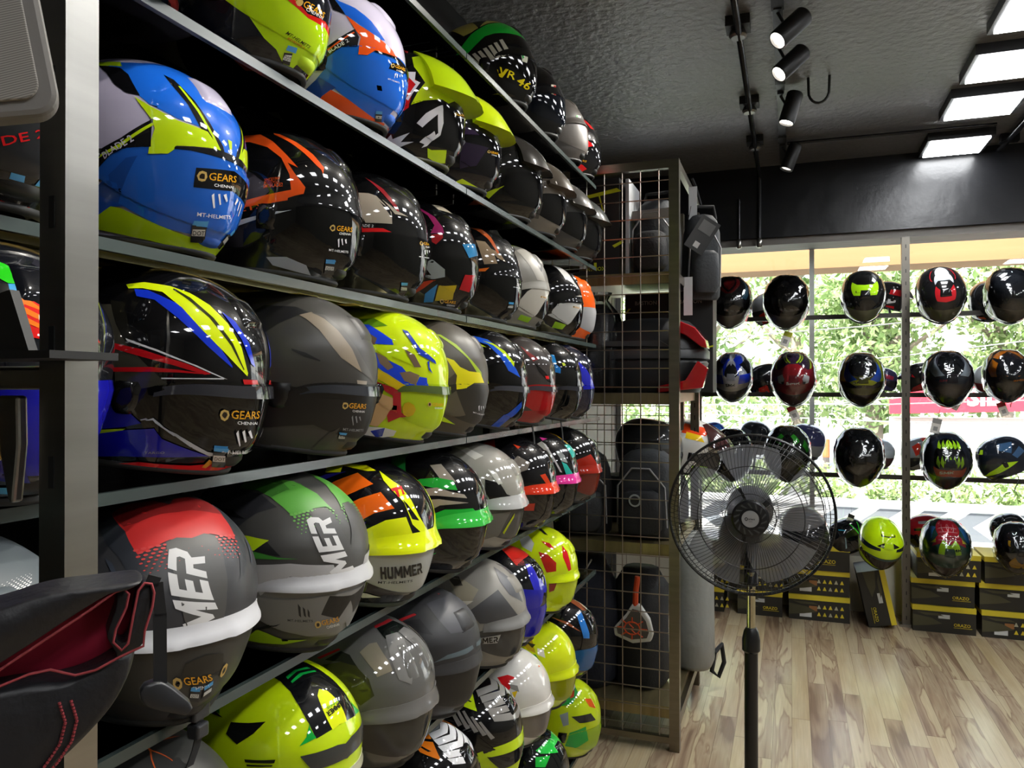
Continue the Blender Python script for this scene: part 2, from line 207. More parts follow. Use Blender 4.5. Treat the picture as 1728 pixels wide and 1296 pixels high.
 'C7': [('bp','b6d214',[-18.7,72.7,8.1,73.8,25.3,71.9,-0.0,74.7]),('bp','d6d6d2',[22.5,72.1,42.8,66.9,59.8,29.9,74.1,18.3,41.2,32.9]),('bp','c4c4c0',[16.2,-28.3,35.6,-4.5,56.1,4.1,86.5,13.3,74.0,-10.1,54.1,-36.2,49.1,-41.7]),('bp','8cb81a',[28.3,-37.1,46.8,-41.5,39.7,-48.7,22.7,-45.6]),('bp','c9a860',[59.1,-12.2,58.1,-13.6,56.7,-13.7,56.0,-13.0,55.7,-11.9,56.7,-10.9,57.8,-10.6,58.5,-10.9]),('bp','201810',[58.1,-12.2,57.9,-12.5,57.1,-12.8,56.7,-12.3,56.6,-12.1,56.8,-11.0,57.5,-11.1,57.9,-11.5]),('bt','e6a51e','GEARS',[59.3,-13.4,69.0,-14.6,59.6,-10.7]),('bt','e8e8e8','CHENNAI',[60.8,-15.0,67.6,-16.2,61.1,-13.8])],
 'D1': [('bp','3a382f',[-13.8,29.9,-0.0,31.8,6.2,28.1,11.7,17.2,14.2,14.1,32.4,0.6,37.4,-7.8,23.7,-12.4,12.7,-13.9,10.6,-0.2,-5.6,6.1]),('bp','181713',[-1.3,34.3,5.9,34.1,11.4,26.1,19.3,11.8,35.6,-2.0,37.4,-7.8,32.4,-3.5,15.1,11.1,6.9,21.2]),('bp','1434c8',[8.2,43.8,16.0,44.2,33.3,38.0,46.6,28.0,56.8,18.3,66.4,6.8,66.6,5.5,53.2,15.3,36.0,29.0,21.7,38.1,11.7,38.9]),('bp','d9ee10',[1.9,46.3,10.7,50.2,25.3,50.2,36.6,47.8,48.5,42.1,59.9,32.6,69.8,19.0,76.1,3.5,75.9,1.4,62.8,12.5,49.3,23.5,36.2,35.7,23.5,44.4,12.2,45.0,4.9,43.5]),('bp','2a2f10',[28.0,48.8,38.0,44.0,52.2,33.5,64.5,20.3,73.4,5.7,73.2,4.9,63.6,18.7,50.1,32.8,37.3,42.1,27.7,47.8]),('bp','1434c8',[55.5,39.8,64.1,35.7,74.6,23.3,80.8,8.0,77.5,9.9,69.2,24.3,59.5,35.3]),('bp','b51018',[-0.0,11.5,23.2,9.2,44.5,4.8,56.6,0.7,53.8,-0.2,39.0,3.0,22.2,5.6,0.0,9.1]),('bp','b51018',[-4.9,-4.6,11.2,-2.3,28.6,0.5,41.4,0.9,56.6,0.3,41.7,-0.6,29.0,-2.1,11.3,-4.6,-4.0,-7.7]),('bp','cfcfd2',[14.2,14.0,30.8,10.1,49.7,4.4,64.9,-1.6,62.9,-1.4,47.8,4.2,29.9,9.3,15.5,12.5]),('bp','cfcfd2',[34.2,-4.6,48.3,-2.8,62.9,-1.0,63.1,-1.8,48.2,-3.4,34.5,-5.2]),('bp','12128f',[-2.5,-26.4,14.0,-20.1,25.1,-30.7,17.5,-33.2,-2.8,-36.7]),('bp','9fc01a',[-2.8,-36.7,17.3,-34.2,13.4,-36.7,-3.2,-39.7]),('bp','101098',[-4.1,-39.3,17.2,-34.9,31.1,-33.1,34.3,-38.7,49.6,-46.0,54.8,-48.7,31.1,-48.4,13.6,-47.9,-5.1,-48.8]),('bp','b8bcc0',[24.8,-28.7,31.1,-26.3,41.9,-35.8,54.4,-45.8,63.9,-49.4,54.8,-48.6,46.8,-42.7,38.5,-34.6,30.9,-27.5,25.1,-29.2]),('bp','c4161c',[9.6,-51.5,20.9,-50.7,44.7,-54.1,68.0,-54.8,67.9,-63.3,55.3,-61.2,37.4,-56.6,20.9,-53.2,13.5,-52.0]),('bp','d09a18',[50.1,-56.1,54.5,-50.9,56.2,-53.6,51.7,-57.3]),('bp','c4161c',[72.9,-0.9,82.6,-0.6,83.9,-3.7,74.0,-4.0]),('bt','7f8290','TARGO',[24.8,-46.5,34.2,-46.3,25.2,-45.3]),('bp','c9a860',[65.8,-22.5,65.0,-24.9,63.4,-26.2,61.8,-25.1,61.2,-22.6,61.7,-20.3,63.2,-19.2,65.3,-20.1]),('bp','201810',[64.8,-22.5,64.2,-23.8,63.6,-24.7,62.6,-23.6,62.2,-22.6,62.7,-21.2,63.2,-20.6,64.4,-20.9]),('bt','e6a51e','GEARS',[66.5,-24.6,82.9,-26.8,67.0,-19.3]),('bt','e8e8e8','CHENNAI',[69.5,-28.4,81.1,-30.8,69.7,-26.4]),('bp','e8e8ea',[68.4,-34.0,69.7,-32.2,69.8,-41.8,69.2,-42.8]),('bp','e8e8ea',[71.6,-33.5,73.0,-32.6,73.3,-40.2,72.3,-40.8]),('bp','e8e8ea',[74.8,-34.1,76.3,-33.3,77.1,-39.0,76.1,-39.0]),('bt','e8e8ea','MT-HELMETS',[60.7,-47.0,78.1,-53.0,61.2,-44.2]),('bp','4c9ad0',[58.0,-41.8,64.3,-43.0,63.5,-46.8,57.1,-45.3]),('bp','1c1c1e',[56.8,-45.6,63.5,-46.8,61.3,-59.7,54.6,-56.5]),('bp','c9c9c4',[56.7,-47.8,62.3,-49.1,61.7,-54.1,55.9,-52.1]),('bt','1c1c1e','DOT',[56.6,-51.4,61.6,-53.0,57.1,-48.8])],
 'D2': [('bp','17171a',[-21.4,28.2,-7.4,47.2,16.2,50.2,30.7,44.9,20.7,42.2,9.1,32.9,-0.0,23.2]),('bp','8a7c69',[21.0,42.3,28.3,47.1,38.6,42.9,50.8,33.9,61.3,22.4,71.8,6.1,54.4,14.4,47.6,20.6,36.7,32.3,26.4,39.7]),('bp','504d48',[28.3,46.3,38.0,47.1,51.5,38.0,66.0,23.0,89.1,-2.1,71.8,6.1,61.3,22.4,49.8,34.5,38.7,43.5]),('bp','0a0a0b',[21.9,15.8,31.5,14.2,41.5,10.3,41.1,9.6,30.8,11.4,22.7,14.4]),('bp','0e0e10',[0.0,-19.6,20.3,-10.2,36.8,-10.9,40.9,-15.7,62.6,-15.8,78.7,-16.7,74.0,-35.5,49.1,-35.7,26.2,-38.2,4.2,-40.7]),('bp','3b3833',[37.4,-54.9,47.5,-44.6,57.1,-36.7,52.9,-47.1,44.7,-56.4]),('bp','3b3833',[1.1,-44.3,6.4,-45.5,13.8,-52.2,6.4,-51.1]),('bp','9a8f80',[68.3,-0.5,77.7,-0.7,77.5,-3.6,69.2,-3.4]),('bp','c9a860',[62.8,-20.5,61.7,-22.2,60.2,-23.1,58.7,-22.1,58.5,-20.4,59.0,-18.1,60.5,-17.8,61.9,-18.3]),('bp','201810',[61.6,-20.6,61.3,-21.5,60.2,-21.9,59.7,-21.4,59.1,-20.4,59.5,-19.3,60.4,-19.2,61.4,-19.3]),('bt','e6a51e','GEARS',[62.9,-22.0,76.3,-23.2,63.3,-17.8]),('bt','e8e8e8','CHENNAI',[65.6,-25.1,75.1,-26.3,65.6,-23.3]),('bp','85888c',[65.0,-29.2,65.9,-27.8,66.3,-35.3,65.8,-35.6]),('bp','85888c',[67.6,-28.8,68.6,-28.2,69.2,-33.5,68.5,-34.0]),('bp','85888c',[70.3,-29.3,71.4,-28.9,71.9,-32.4,71.5,-32.5]),('bt','85888c','MT-HELMETS',[58.7,-38.9,73.7,-41.6,59.0,-36.9]),('bp','4c9ad0',[57.2,-40.5,61.8,-41.0,61.2,-43.2,57.0,-42.7]),('bp','1c1c1e',[56.9,-42.9,61.3,-43.4,60.3,-49.8,55.9,-48.9]),('bp','c9c9c4',[56.8,-44.0,60.8,-44.9,60.6,-47.2,56.2,-46.5]),('bt','1c1c1e','DOT',[56.8,-46.0,60.3,-46.6,57.2,-44.6])],
 'D3': [('bp','5d8a14',[-21.2,38.9,-17.4,45.9,3.5,52.2,18.7,44.7,7.0,41.3]),('bp','2147dc',[-21.7,36.2,-11.2,41.2,1.5,43.2,13.1,37.4,24.7,31.0,27.0,26.0,11.8,24.9,-2.5,30.6,-17.5,28.5]),('bp','6d5a48',[-10.5,30.7,4.0,34.3,12.3,30.2,11.6,23.6,-0.1,22.2,-7.6,26.2]),('bp','2147dc',[-0.0,21.1,6.8,20.7,22.7,13.2,37.0,8.2,47.3,-1.4,50.9,-9.9,38.8,-6.3,24.2,1.1,10.3,9.2]),('bp','84705a',[14.0,17.7,23.0,14.4,30.2,7.0,26.0,3.8,18.7,8.9]),('bp','84705a',[35.6,3.1,43.7,5.5,52.3,3.2,50.4,-5.9,40.6,-3.5]),('bp','c8e813',[3.8,25.4,12.0,23.7,29.0,26.2,34.0,23.3,45.2,11.2,27.4,15.9,28.2,11.5]),('bp','2147dc',[50.4,-5.9,52.5,1.9,59.1,1.7,61.7,-7.4]),('bp','6d5a48',[36.1,23.8,44.9,20.2,52.4,10.3,46.7,9.6]),('bp','1d3aa8',[31.4,42.7,36.4,42.3,48.5,27.4,64.7,19.1,66.6,15.6,49.0,21.0,40.9,31.2]),('bp','1d3aa8',[56.8,16.1,58.8,17.7,59.8,11.7,64.2,6.2,59.6,9.0]),('bp','e8c81a',[10.1,6.6,26.6,0.6,41.3,-7.1,35.0,-11.7,20.3,-5.3,11.7,-1.7]),('bp','b8202a',[16.5,-6.8,30.2,-9.9,38.3,-13.4,40.0,-31.0,45.7,-33.0,29.6,-41.0,28.3,-34.2,32.5,-28.9,32.1,-16.9,17.9,-10.5]),('bp','d4aa78',[5.9,-25.0,20.7,-15.8,32.4,-19.1,32.8,-26.4,27.3,-37.8,20.6,-44.7,4.8,-42.1,0.9,-36.3]),('bp','e3e1dc',[4.8,-47.2,13.5,-44.7,26.8,-45.4,36.2,-47.8,33.5,-52.5,22.4,-53.4,7.1,-51.2]),('bp','2a3aa8',[14.9,-48.1,26.8,-45.4,24.3,-52.3,19.0,-52.9]),('bp','ccaa10',[40.3,-27.1,41.9,-22.5,45.3,-21.0,49.7,-23.4,51.5,-27.5,49.2,-32.4,45.2,-34.3,41.4,-32.3]),('bp','c9a860',[65.4,-22.1,64.7,-23.7,63.4,-24.5,61.9,-23.6,61.4,-22.1,61.7,-20.6,63.3,-19.6,64.4,-20.7]),('bp','201810',[64.1,-22.1,64.0,-23.2,63.3,-23.3,62.5,-23.1,62.4,-22.1,62.6,-21.1,63.0,-20.7,64.0,-21.2]),('bt','e6a51e','GEARS',[65.8,-23.5,78.8,-24.8,65.8,-20.3]),('bt','e8e8e8','CHENNAI',[68.4,-26.3,77.7,-27.4,68.3,-24.7])],
 'D4': [('bp','8fb815',[-9.2,41.4,9.2,47.4,11.2,42.4,-4.2,40.2]),('bp','a6c018',[9.6,43.7,22.3,43.4,39.2,34.6,53.5,23.1,70.9,10.6,75.1,-0.9,69.7,4.6,52.5,21.5,36.5,32.4,21.1,41.3]),('bp','6f675a',[27.3,13.2,38.9,16.2,44.3,7.9,36.9,-1.0,29.5,4.5]),('bp','f0e40c',[30.5,19.4,38.7,17.6,45.6,12.0,55.6,9.2,68.6,10.0,77.8,-0.7,56.7,-2.6,54.8,-8.1,44.9,-10.4,44.1,4.0,36.8,11.9]),('bp','f0e40c',[31.9,17.6,39.2,14.8,44.5,11.3,55.8,8.7,63.8,-1.8,53.6,-8.3,44.9,-10.4,44.6,2.7]),('bp','f0e40c',[54.3,8.9,68.9,9.7,77.8,-0.7,58.0,-2.5]),('bp','c8e813',[13.6,23.6,24.1,25.2,18.7,20.4]),('bp','c8e813',[28.5,-36.5,35.4,-39.7,46.8,-46.8,28.9,-42.8]),('bp','5d564a',[29.6,-24.5,44.7,-11.7,56.0,-35.9,42.6,-39.1,31.1,-33.2]),('bp','e8e8ea',[70.0,-26.6,71.5,-25.8,71.5,-31.6,70.9,-32.1]),('bp','e8e8ea',[73.2,-26.8,74.4,-26.9,74.7,-31.3,74.2,-31.3]),('bp','e8e8ea',[76.2,-27.2,77.7,-27.4,78.5,-30.6,77.8,-30.4]),('bt','e8e8ea','MT-HELMETS',[63.9,-33.4,81.7,-39.5,64.0,-32.0])],
 'D5': [('bp','1f5ad8',[-12.1,45.8,3.4,49.9,20.5,47.1,35.4,36.2,47.3,25.3,58.8,14.7,66.6,5.8,49.1,11.3,38.0,24.9,21.4,39.3]),('bp','c8e813',[-22.1,40.4,-8.0,44.0,8.5,41.1,20.5,35.3,6.0,36.8,-10.7,40.6]),('bp','c8e813',[14.6,43.9,27.1,42.2,41.9,34.5,54.9,22.0,55.0,17.0,40.7,30.5,27.6,39.6]),('bp','1d48b0',[34.7,-56.0,48.1,-43.6,71.9,-24.0,73.0,-31.1,56.9,-46.9,46.4,-57.1]),('bp','c8e813',[17.0,9.6,27.2,0.4,29.4,-6.8,26.0,-4.2])],
 'D6': [('bp','16120f',[-23.3,47.3,-5.3,50.0,18.8,37.8,2.3,31.7]),('bp','7c2a2a',[19.7,44.6,32.5,36.4,45.2,29.0,38.7,24.1,27.6,35.2]),('bp','0d0c0b',[6.2,28.2,19.9,24.9,34.2,20.0,30.9,17.6,12.1,22.1]),('bp','0d0c0b',[40.4,22.7,56.7,13.3,71.4,0.3,63.4,1.7,46.8,13.2]),('bp','d61a1f',[57.6,8.1,63.3,9.1,65.4,5.3,60.6,4.0]),('bp','8e1517',[28.3,-41.7,67.7,-37.4,62.3,-60.0,26.5,-54.3]),('bp','d8d0cc',[28.6,-29.8,35.4,-29.8,36.6,-34.8,31.1,-33.3])],
 'D7': [('bp','d8d818',[-0.0,41.4,12.2,44.2,18.7,36.1,9.3,33.7]),('bp','2a90d8',[12.7,37.4,24.6,37.1,29.2,25.0,23.6,24.2,15.5,31.3]),('bp','1c7acc',[25.7,24.5,35.9,18.0,36.9,10.7,29.2,11.2]),('bp','7acc28',[10.2,22.4,15.1,19.2,22.8,10.8,17.5,9.6]),('bp','cfe04a',[36.8,26.3,40.7,26.9,42.9,23.5,39.3,21.8])],
 'D8': [('bp','2024b4',[13.2,39.0,32.7,37.3,56.3,21.6,87.2,-7.2,52.4,-11.2,39.3,10.3]),('bp','c4c4cc',[27.5,20.9,33.8,19.7,55.4,-4.1,47.3,-9.5]),('bp','5c1c30',[11.8,46.9,26.0,48.5,34.8,40.6,17.7,38.2])],
 'E1': [('bp','2c2f35',[-0.5,55.1,12.2,60.7,31.2,55.3,52.8,40.3,65.4,24.7,60.3,25.3,39.4,40.6,18.9,49.0]),('bp','c42a28',[6.9,61.7,8.4,72.2,12.5,82.4,25.1,86.1,45.3,84.9,61.3,77.6,74.6,66.1,66.5,64.4,54.9,58.0,51.1,50.0,47.3,44.1,30.2,54.9]),('bp','8c1f1e',[6.9,61.7,4.6,73.5,9.9,83.4,26.8,87.7,40.8,85.8,33.8,74.5,30.8,62.5,26.7,57.1]),('sd','c8403c',(11,8),[44.8,46.2,73.7,67.3,58.3,33.4]),('bp','4b4a48',[54.6,55.3,56.7,60.6,65.0,64.5,73.2,59.2,89.1,36.4,101.2,11.0,102.8,1.5,82.3,2.6,76.4,21.0,68.2,37.4]),('bt','d4d3d2','MER',[101.7,-0.0,76.9,52.5,82.5,1.0]),('bp','3d4450',[33.3,38.1,38.5,36.7,50.4,27.0,48.4,26.8]),('bp','26241f',[79.9,-16.2,98.4,-12.5,93.4,-29.1,76.7,-27.2]),('bp','26241f',[76.3,-28.7,89.7,-30.3,82.9,-33.1]),('bp','c9a860',[76.5,-28.6,75.6,-31.5,74.1,-32.7,73.0,-31.5,72.9,-28.5,73.6,-25.5,75.1,-24.2,76.4,-25.7]),('bp','201810',[75.7,-28.6,75.0,-30.0,74.5,-30.8,73.8,-29.8,73.7,-28.7,74.4,-27.0,74.8,-26.4,75.6,-27.1]),('bt','e6a51e','GEARS',[77.0,-30.4,87.4,-35.6,77.6,-24.7]),('bt','e8e8e8','CHENNAI',[78.5,-35.2,85.7,-40.4,79.1,-32.7]),('bp','4c9ad0',[78.8,-33.1,81.6,-35.9,80.5,-38.3,77.7,-35.4]),('bp','1c1c1e',[77.6,-35.5,80.4,-38.5,77.2,-45.4,74.8,-42.0]),('bp','c9c9c4',[77.2,-37.2,79.6,-39.7,78.4,-42.3,76.1,-39.5]),('bt','1c1c1e','DOT',[76.6,-39.6,78.6,-41.5,77.4,-37.9])],
 'E2': [('bp','2d2d30',[-31.8,24.3,-25.1,38.9,-12.4,52.5,8.0,54.5,27.2,47.7,15.7,39.7,6.0,25.5]),('bp','59a33c',[-13.8,52.4,-16.3,57.9,-10.0,66.0,8.2,73.8,27.7,74.6,44.1,69.4,58.1,59.2,50.2,53.7,47.4,49.6,41.0,43.4,30.2,49.1,17.3,54.2,2.9,56.4]),('bp','3f7a2c',[-13.8,52.4,-16.9,58.5,-10.4,66.1,7.5,74.2,26.7,76.0,35.2,72.3,24.0,63.6,18.4,54.3,2.9,56.4]),('bp','59a33c',[8.1,73.7,19.6,76.5,45.3,70.0,63.8,57.9,63.8,57.9,56.2,58.9,51.1,55.0,30.7,62.3]),('sd','6ab04a',(11,7),[39.1,44.4,63.5,59.9,52.1,30.9]),('bp','0f0f10',[-19.4,34.7,-6.0,37.1,10.5,34.1,-0.3,33.0]),('bp','4a4947',[49.9,48.8,52.3,54.4,58.8,57.4,65.7,53.1,97.1,14.4,97.3,-0.6,78.6,2.3,68.3,24.0]),('bp','c8e813',[0.4,21.5,17.8,24.4,33.1,24.7,25.7,16.2,17.2,16.4]),('bp','3f8a30',[12.4,15.7,27.3,15.9,42.1,15.0,53.4,15.9,39.5,13.4,21.2,10.3]),('bp','131314',[6.7,16.4,17.2,16.4,25.7,16.2,32.1,23.6,43.1,16.0,27.3,15.7,13.1,15.5]),('bp','b5b4b4',[23.5,6.2,49.5,12.3,74.8,12.9,79.7,3.4,50.9,3.5,34.9,-12.2,30.6,-6.1]),('bt','d8d7d6','MER',[92.0,6.8,63.7,49.5,76.9,1.9]),('bp','7f7e7c',[32.2,-13.2,46.6,-13.2,73.2,-9.9,94.2,-11.2,88.7,-34.0,74.1,-42.8,58.5,-42.6,40.9,-37.5,31.9,-32.4]),('bp','151515',[68.9,-25.2,74.2,-10.5,90.9,-16.0,82.2,-27.0,78.4,-31.8]),('bp','9cc41a',[18.5,-49.1,29.5,-40.1,35.6,-42.1,44.7,-46.8,57.7,-47.5,43.1,-51.1,28.6,-50.3]),('bp','1a1a1a',[18.3,-44.3,45.9,-31.7,37.9,-37.9,24.9,-42.0]),('bp','1c1c1e',[56.6,-15.3,58.1,-18.2,58.0,-26.2,56.9,-24.8]),('bp','1c1c1e',[59.2,-17.7,60.5,-19.7,60.7,-26.3,59.6,-24.8]),('bp','1c1c1e',[61.8,-19.3,62.8,-21.9,62.7,-26.7,61.7,-25.2]),('bt','2a2a2c','MT-HELMETS',[50.2,-29.3,63.9,-30.3,50.4,-27.4]),('bp','c9a860',[68.0,-32.6,67.6,-34.7,66.2,-35.8,65.0,-35.5,64.5,-33.0,65.0,-30.9,66.2,-29.9,67.6,-30.5]),('bp','201810',[67.1,-32.8,66.8,-33.8,66.4,-34.5,65.4,-34.4,65.4,-33.1,65.6,-31.8,66.1,-31.5,66.9,-31.5]),('bt','e6a51e','GEARS',[68.4,-34.0,78.2,-34.0,68.3,-29.5]),('bt','e8e8e8','CHENNAI',[70.3,-37.5,77.4,-37.9,70.3,-35.0])],
 'E3': [('bp','2a2590',[-37.2,35.1,-20.3,50.0,-3.2,57.9,-16.7,46.0,-31.3,33.8]),('bp','f0ee10',[-23.3,51.2,-28.4,59.9,-11.4,67.9,8.6,74.3,23.3,67.0,16.6,63.7,-12.2,64.2,-8.1,55.7]),('bp','f56a14',[-19.7,32.3,-6.2,46.7,8.5,59.3,27.6,50.3,15.2,39.9,-2.4,27.2]),('bp','f56a14',[6.6,23.2,21.2,34.9,36.0,43.6,50.0,30.9,35.9,24.9,21.0,12.5]),('bp','e3f00e',[29.4,1.1,31.8,10.8,45.5,20.6,60.3,24.8,70.2,7.5,49.2,3.2,33.8,-5.8]),('bp','e3f00e',[26.3,67.9,41.7,58.6,50.3,54.5,62.8,41.6,72.5,26.7,86.8,9.7,81.4,7.7,66.9,18.7,56.7,37.4,45.7,46.3,34.6,56.1]),('bp','0c0c10',[55.4,39.8,59.4,36.9,73.0,22.6,65.9,23.4]),('bp','d61a1f',[42.8,48.3,51.6,54.9,56.0,46.0,54.3,45.0,51.9,50.4,49.3,49.1,52.4,42.1,50.4,41.8,46.9,47.2,45.1,46.1]),('bp','2a2590',[20.8,11.8,31.8,17.4,28.0,9.0,24.7,5.8]),('bt','1c1c1e','HUMMER',[46.8,-29.7,78.9,-29.1,45.7,-18.4]),('bt','2a2a2c','MT-HELMETS',[44.3,-33.5,69.5,-34.8,44.8,-31.2]),('bp','d8d8cc',[24.6,-42.8,35.1,-44.3,45.1,-48.4,31.3,-48.5])],
 'E4': [('bp','2aa048',[-34.0,54.6,-15.3,62.7,-15.9,55.0,-7.7,39.5,-24.2,38.6]),('bp','8d857a',[14.4,52.5,25.5,56.6,44.4,37.7,31.4,35.5]),('bp','1fa335',[-2.5,26.0,9.2,35.3,25.2,39.3,41.5,38.6,46.6,29.3,30.0,28.4,15.5,29.1,4.4,24.7]),('bp','9a9186',[11.7,20.4,16.3,26.4,27.3,29.4,40.6,26.9,53.9,25.9,57.3,22.5,29.0,21.6,21.5,20.6,21.0,16.7,31.7,18.6,59.7,18.1,33.4,12.9,24.4,6.1,17.6,8.1]),('bp','1fb53c',[24.1,1.0,38.5,9.6,65.3,12.7,73.4,6.6,42.3,3.2,26.2,-7.1]),('bp','1f9a3a',[20.2,-41.5,35.5,-35.6,26.4,-42.2,20.3,-45.5])],
 'E5': [('bp','161617',[-39.8,55.3,-25.2,63.9,-16.2,53.6,-28.4,43.6]),('bp','141415',[32.8,24.9,49.4,22.5,59.2,11.1,69.1,7.9,43.0,1.6,35.3,11.7]),('bp','c9c6be',[-18.3,60.6,0.6,63.4,25.3,54.1,17.1,46.4,-4.4,56.6]),('bp','2a2a2b',[10.2,23.4,24.3,23.8,32.3,11.4,25.4,10.2]),('bp','d2d0ca',[33.6,36.6,43.1,34.8,52.2,22.8,47.8,20.7]),('bp','6d6a65',[28.1,-37.5,39.2,-13.4,66.4,-9.1,53.7,-40.9,32.4,-46.9]),('bp','b5c01c',[58.5,-35.4,71.5,-11.7,71.1,-17.1,60.1,-37.7])],
 'E6': [('bp','7a736b',[13.5,24.8,22.7,39.4,39.9,32.8,37.8,22.9,19.4,13.2]),('bp','9c2018',[-32.6,50.0,-18.2,59.7,-6.2,39.0,-18.2,41.6]),('bp','d8401c',[12.2,57.1,23.7,54.6,20.8,50.2]),('bp','d8401c',[54.7,18.2,61.9,20.9,74.0,7.9,72.6,0.2]),('bp','b83420',[34.5,-20.8,53.3,-19.5,52.7,-29.7,37.0,-29.9])],
 'E7': [('bp','9a9a92',[2.1,37.6,16.6,52.9,33.4,34.2,16.7,24.8]),('bp','c4c4c4',[17.9,51.3,23.6,48.1,52.9,9.5,49.8,9.8]),('bp','e83a9c',[11.3,60.6,24.4,60.1,17.3,54.2]),('bp','2fb8a8',[49.6,24.3,57.6,22.2,74.5,5.2,62.1,2.7]),('bp','8c9290',[39.4,38.7,46.1,40.9,53.4,35.1,59.3,24.3,49.6,25.0,44.9,31.7])],
 'E8': [('bp','d61a1f',[-33.9,46.5,-20.8,52.8,-2.1,46.2,14.6,39.0,30.7,25.4,25.0,15.0,11.4,28.6,-4.2,38.7,-17.0,43.0]),('bp','f0c020',[-20.6,52.5,-3.6,49.9,18.5,37.5,31.5,26.4,30.4,24.4,16.8,36.2,-2.5,47.9]),('bp','a32618',[28.9,8.5,58.0,25.2,87.9,-2.1,41.8,-10.5]),('bp','8c1a14',[-33.1,47.0,-23.4,53.8,-2.0,44.2,-7.9,37.7])],
 'F0': [('bp','d8602a',[-17.3,127.8,-6.6,131.1,18.8,132.3,18.8,132.3,-2.8,131.2,-9.8,129.8,28.1,130.6,66.8,118.9,66.5,116.4,28.4,130.1]),('bp','d8602a',[7.5,67.5,7.2,82.4,9.2,90.1,17.5,88.9,35.9,77.4,34.8,77.4,18.2,87.3,11.3,89.1,9.6,81.1])],
 'F1': [('bp','0e0f12',[5.1,74.3,5.2,91.4,-2.8,117.4,24.5,117.6,64.4,88.1,84.1,62.5,92.9,49.2,88.6,48.4,72.7,39.2,63.5,33.3,56.3,43.0,46.1,53.9,33.4,64.5,20.3,70.9]),('bp','f0ee10',[-5.4,117.3,5.1,118.7,21.7,118.5,51.3,111.7,78.7,82.1,93.5,65.4,97.2,59.1,85.6,68.6,66.7,87.5,36.6,115.5]),('bp','14b04a',[20.6,76.7,20.0,88.9,17.8,106.6,17.4,118.2,20.6,118.1,23.4,99.4,23.7,86.2,24.2,74.8]),('bp','14b04a',[28.0,73.1,27.8,86.0,29.9,98.8,26.3,117.0,33.8,111.2,32.6,94.7,31.8,82.7,30.2,71.9]),('bp','e3ee18',[54.5,65.8,53.2,72.6,58.4,77.7,64.7,76.4,74.8,66.4,86.7,49.4,73.8,38.9,65.5,50.2]),('bp','14a83c',[56.3,43.0,57.8,39.8,63.2,33.9,54.1,28.4,56.9,34.3]),('bp','10a040',[85.1,72.3,104.9,65.6,106.5,61.6,99.8,59.2]),('bp','131313',[4.0,35.3,17.3,38.0,28.5,41.1,23.8,32.5,15.3,24.2,4.1,27.9]),('bp','13141a',[-27.4,31.4,-16.3,37.1,-4.2,35.6,-6.4,35.4,-18.9,33.8]),('bp','26861f',[-21.2,38.6,-14.7,42.5,-8.3,36.5,-16.3,37.1]),('bp','1c2010',[23.5,16.9,42.6,19.8,42.4,17.7,24.6,15.2]),('bp','1c2010',[25.7,14.2,41.9,16.5,41.4,15.5,26.1,13.0]),('bt','1c1c10','HUMMER',[76.2,64.9,65.4,52.3,79.7,61.8]),('bt','2a9a30','OASIS',[73.1,64.5,64.6,56.5,74.5,62.7]),('bp','a6c40c',[-27.5,69.6,-28.8,86.3,-16.2,88.7,-8.6,71.9,-2.7,60.5,-0.0,56.4]),('bp','3b3b38',[56.1,22.3,79.3,27.3,104.0,25.7,113.8,9.4,86.1,14.6,65.4,12.4])],
 'F2': [('bp','262721',[-5.2,33.9,5.9,44.3,15.4,43.3,27.0,34.6,10.6,36.4]),('bp','3c3d22',[-5.9,29.7,10.6,36.4,24.7,36.0,38.0,27.6,44.8,15.7,36.2,6.7,12.7,22.9]),('bp','b0242a',[-13.9,32.8,2.2,45.6,5.2,45.2,-10.4,32.9]),('bp','0d1210',[24.6,74.2,31.1,88.9,49.1,79.7,38.8,63.7]),('bp','a8242a',[19.5,76.6,25.5,91.9,31.1,89.6,23.5,73.9]),('bp','837b6c',[22.9,46.9,27.3,55.8,32.8,58.4,49.1,42.9,53.9,36.0,43.4,29.9,39.0,35.3]),('bp','747371',[37.4,67.3,46.1,76.0,56.8,68.1,71.5,45.0,71.7,24.6,60.3,28.8,49.0,47.3])],
 'F3': [('bp','b8242a',[3.8,40.1,17.5,49.3,20.5,48.1,7.2,38.4]),('bp','b8242a',[28.2,87.6,29.9,108.9,36.4,100.3,31.8,82.1]),('bp','45454a',[25.3,62.0,44.8,84.5,58.9,69.9,81.4,38.4,57.5,34.0,42.1,47.5]),('bp','232325',[5.6,37.8,25.2,44.7,41.6,31.3,26.1,32.4]),('bp','5c6a70',[46.2,5.9,57.6,13.9,84.0,20.8,86.2,16.7,77.7,13.2,55.4,9.3])],
 'F4': [('bp','4a4a4c',[17.7,13.1,44.9,39.2,76.9,5.3,30.9,0.2]),('bp','a39a84',[-18.7,44.9,3.1,45.9,23.3,37.0,17.4,20.2,1.0,25.1]),('bp','3c3830',[-22.2,46.1,-4.8,48.7,3.9,39.0,-6.3,36.5]),('bp','55565a',[35.8,74.4,61.8,58.5,74.7,42.2,83.4,23.7,59.8,34.3,46.4,49.8]),('bp','d8d2c4',[6.0,22.1,20.2,24.2,12.4,17.6]),('bp','a8a6a2',[33.4,-15.5,53.7,-11.5,50.7,-22.2,35.1,-22.8]),('vt','151515','MER',[35.0,-22.3,51.5,-20.8,33.8,-15.5]),('bt','151515','MER',[35.0,-22.3,51.5,-20.8,33.8,-15.5])],
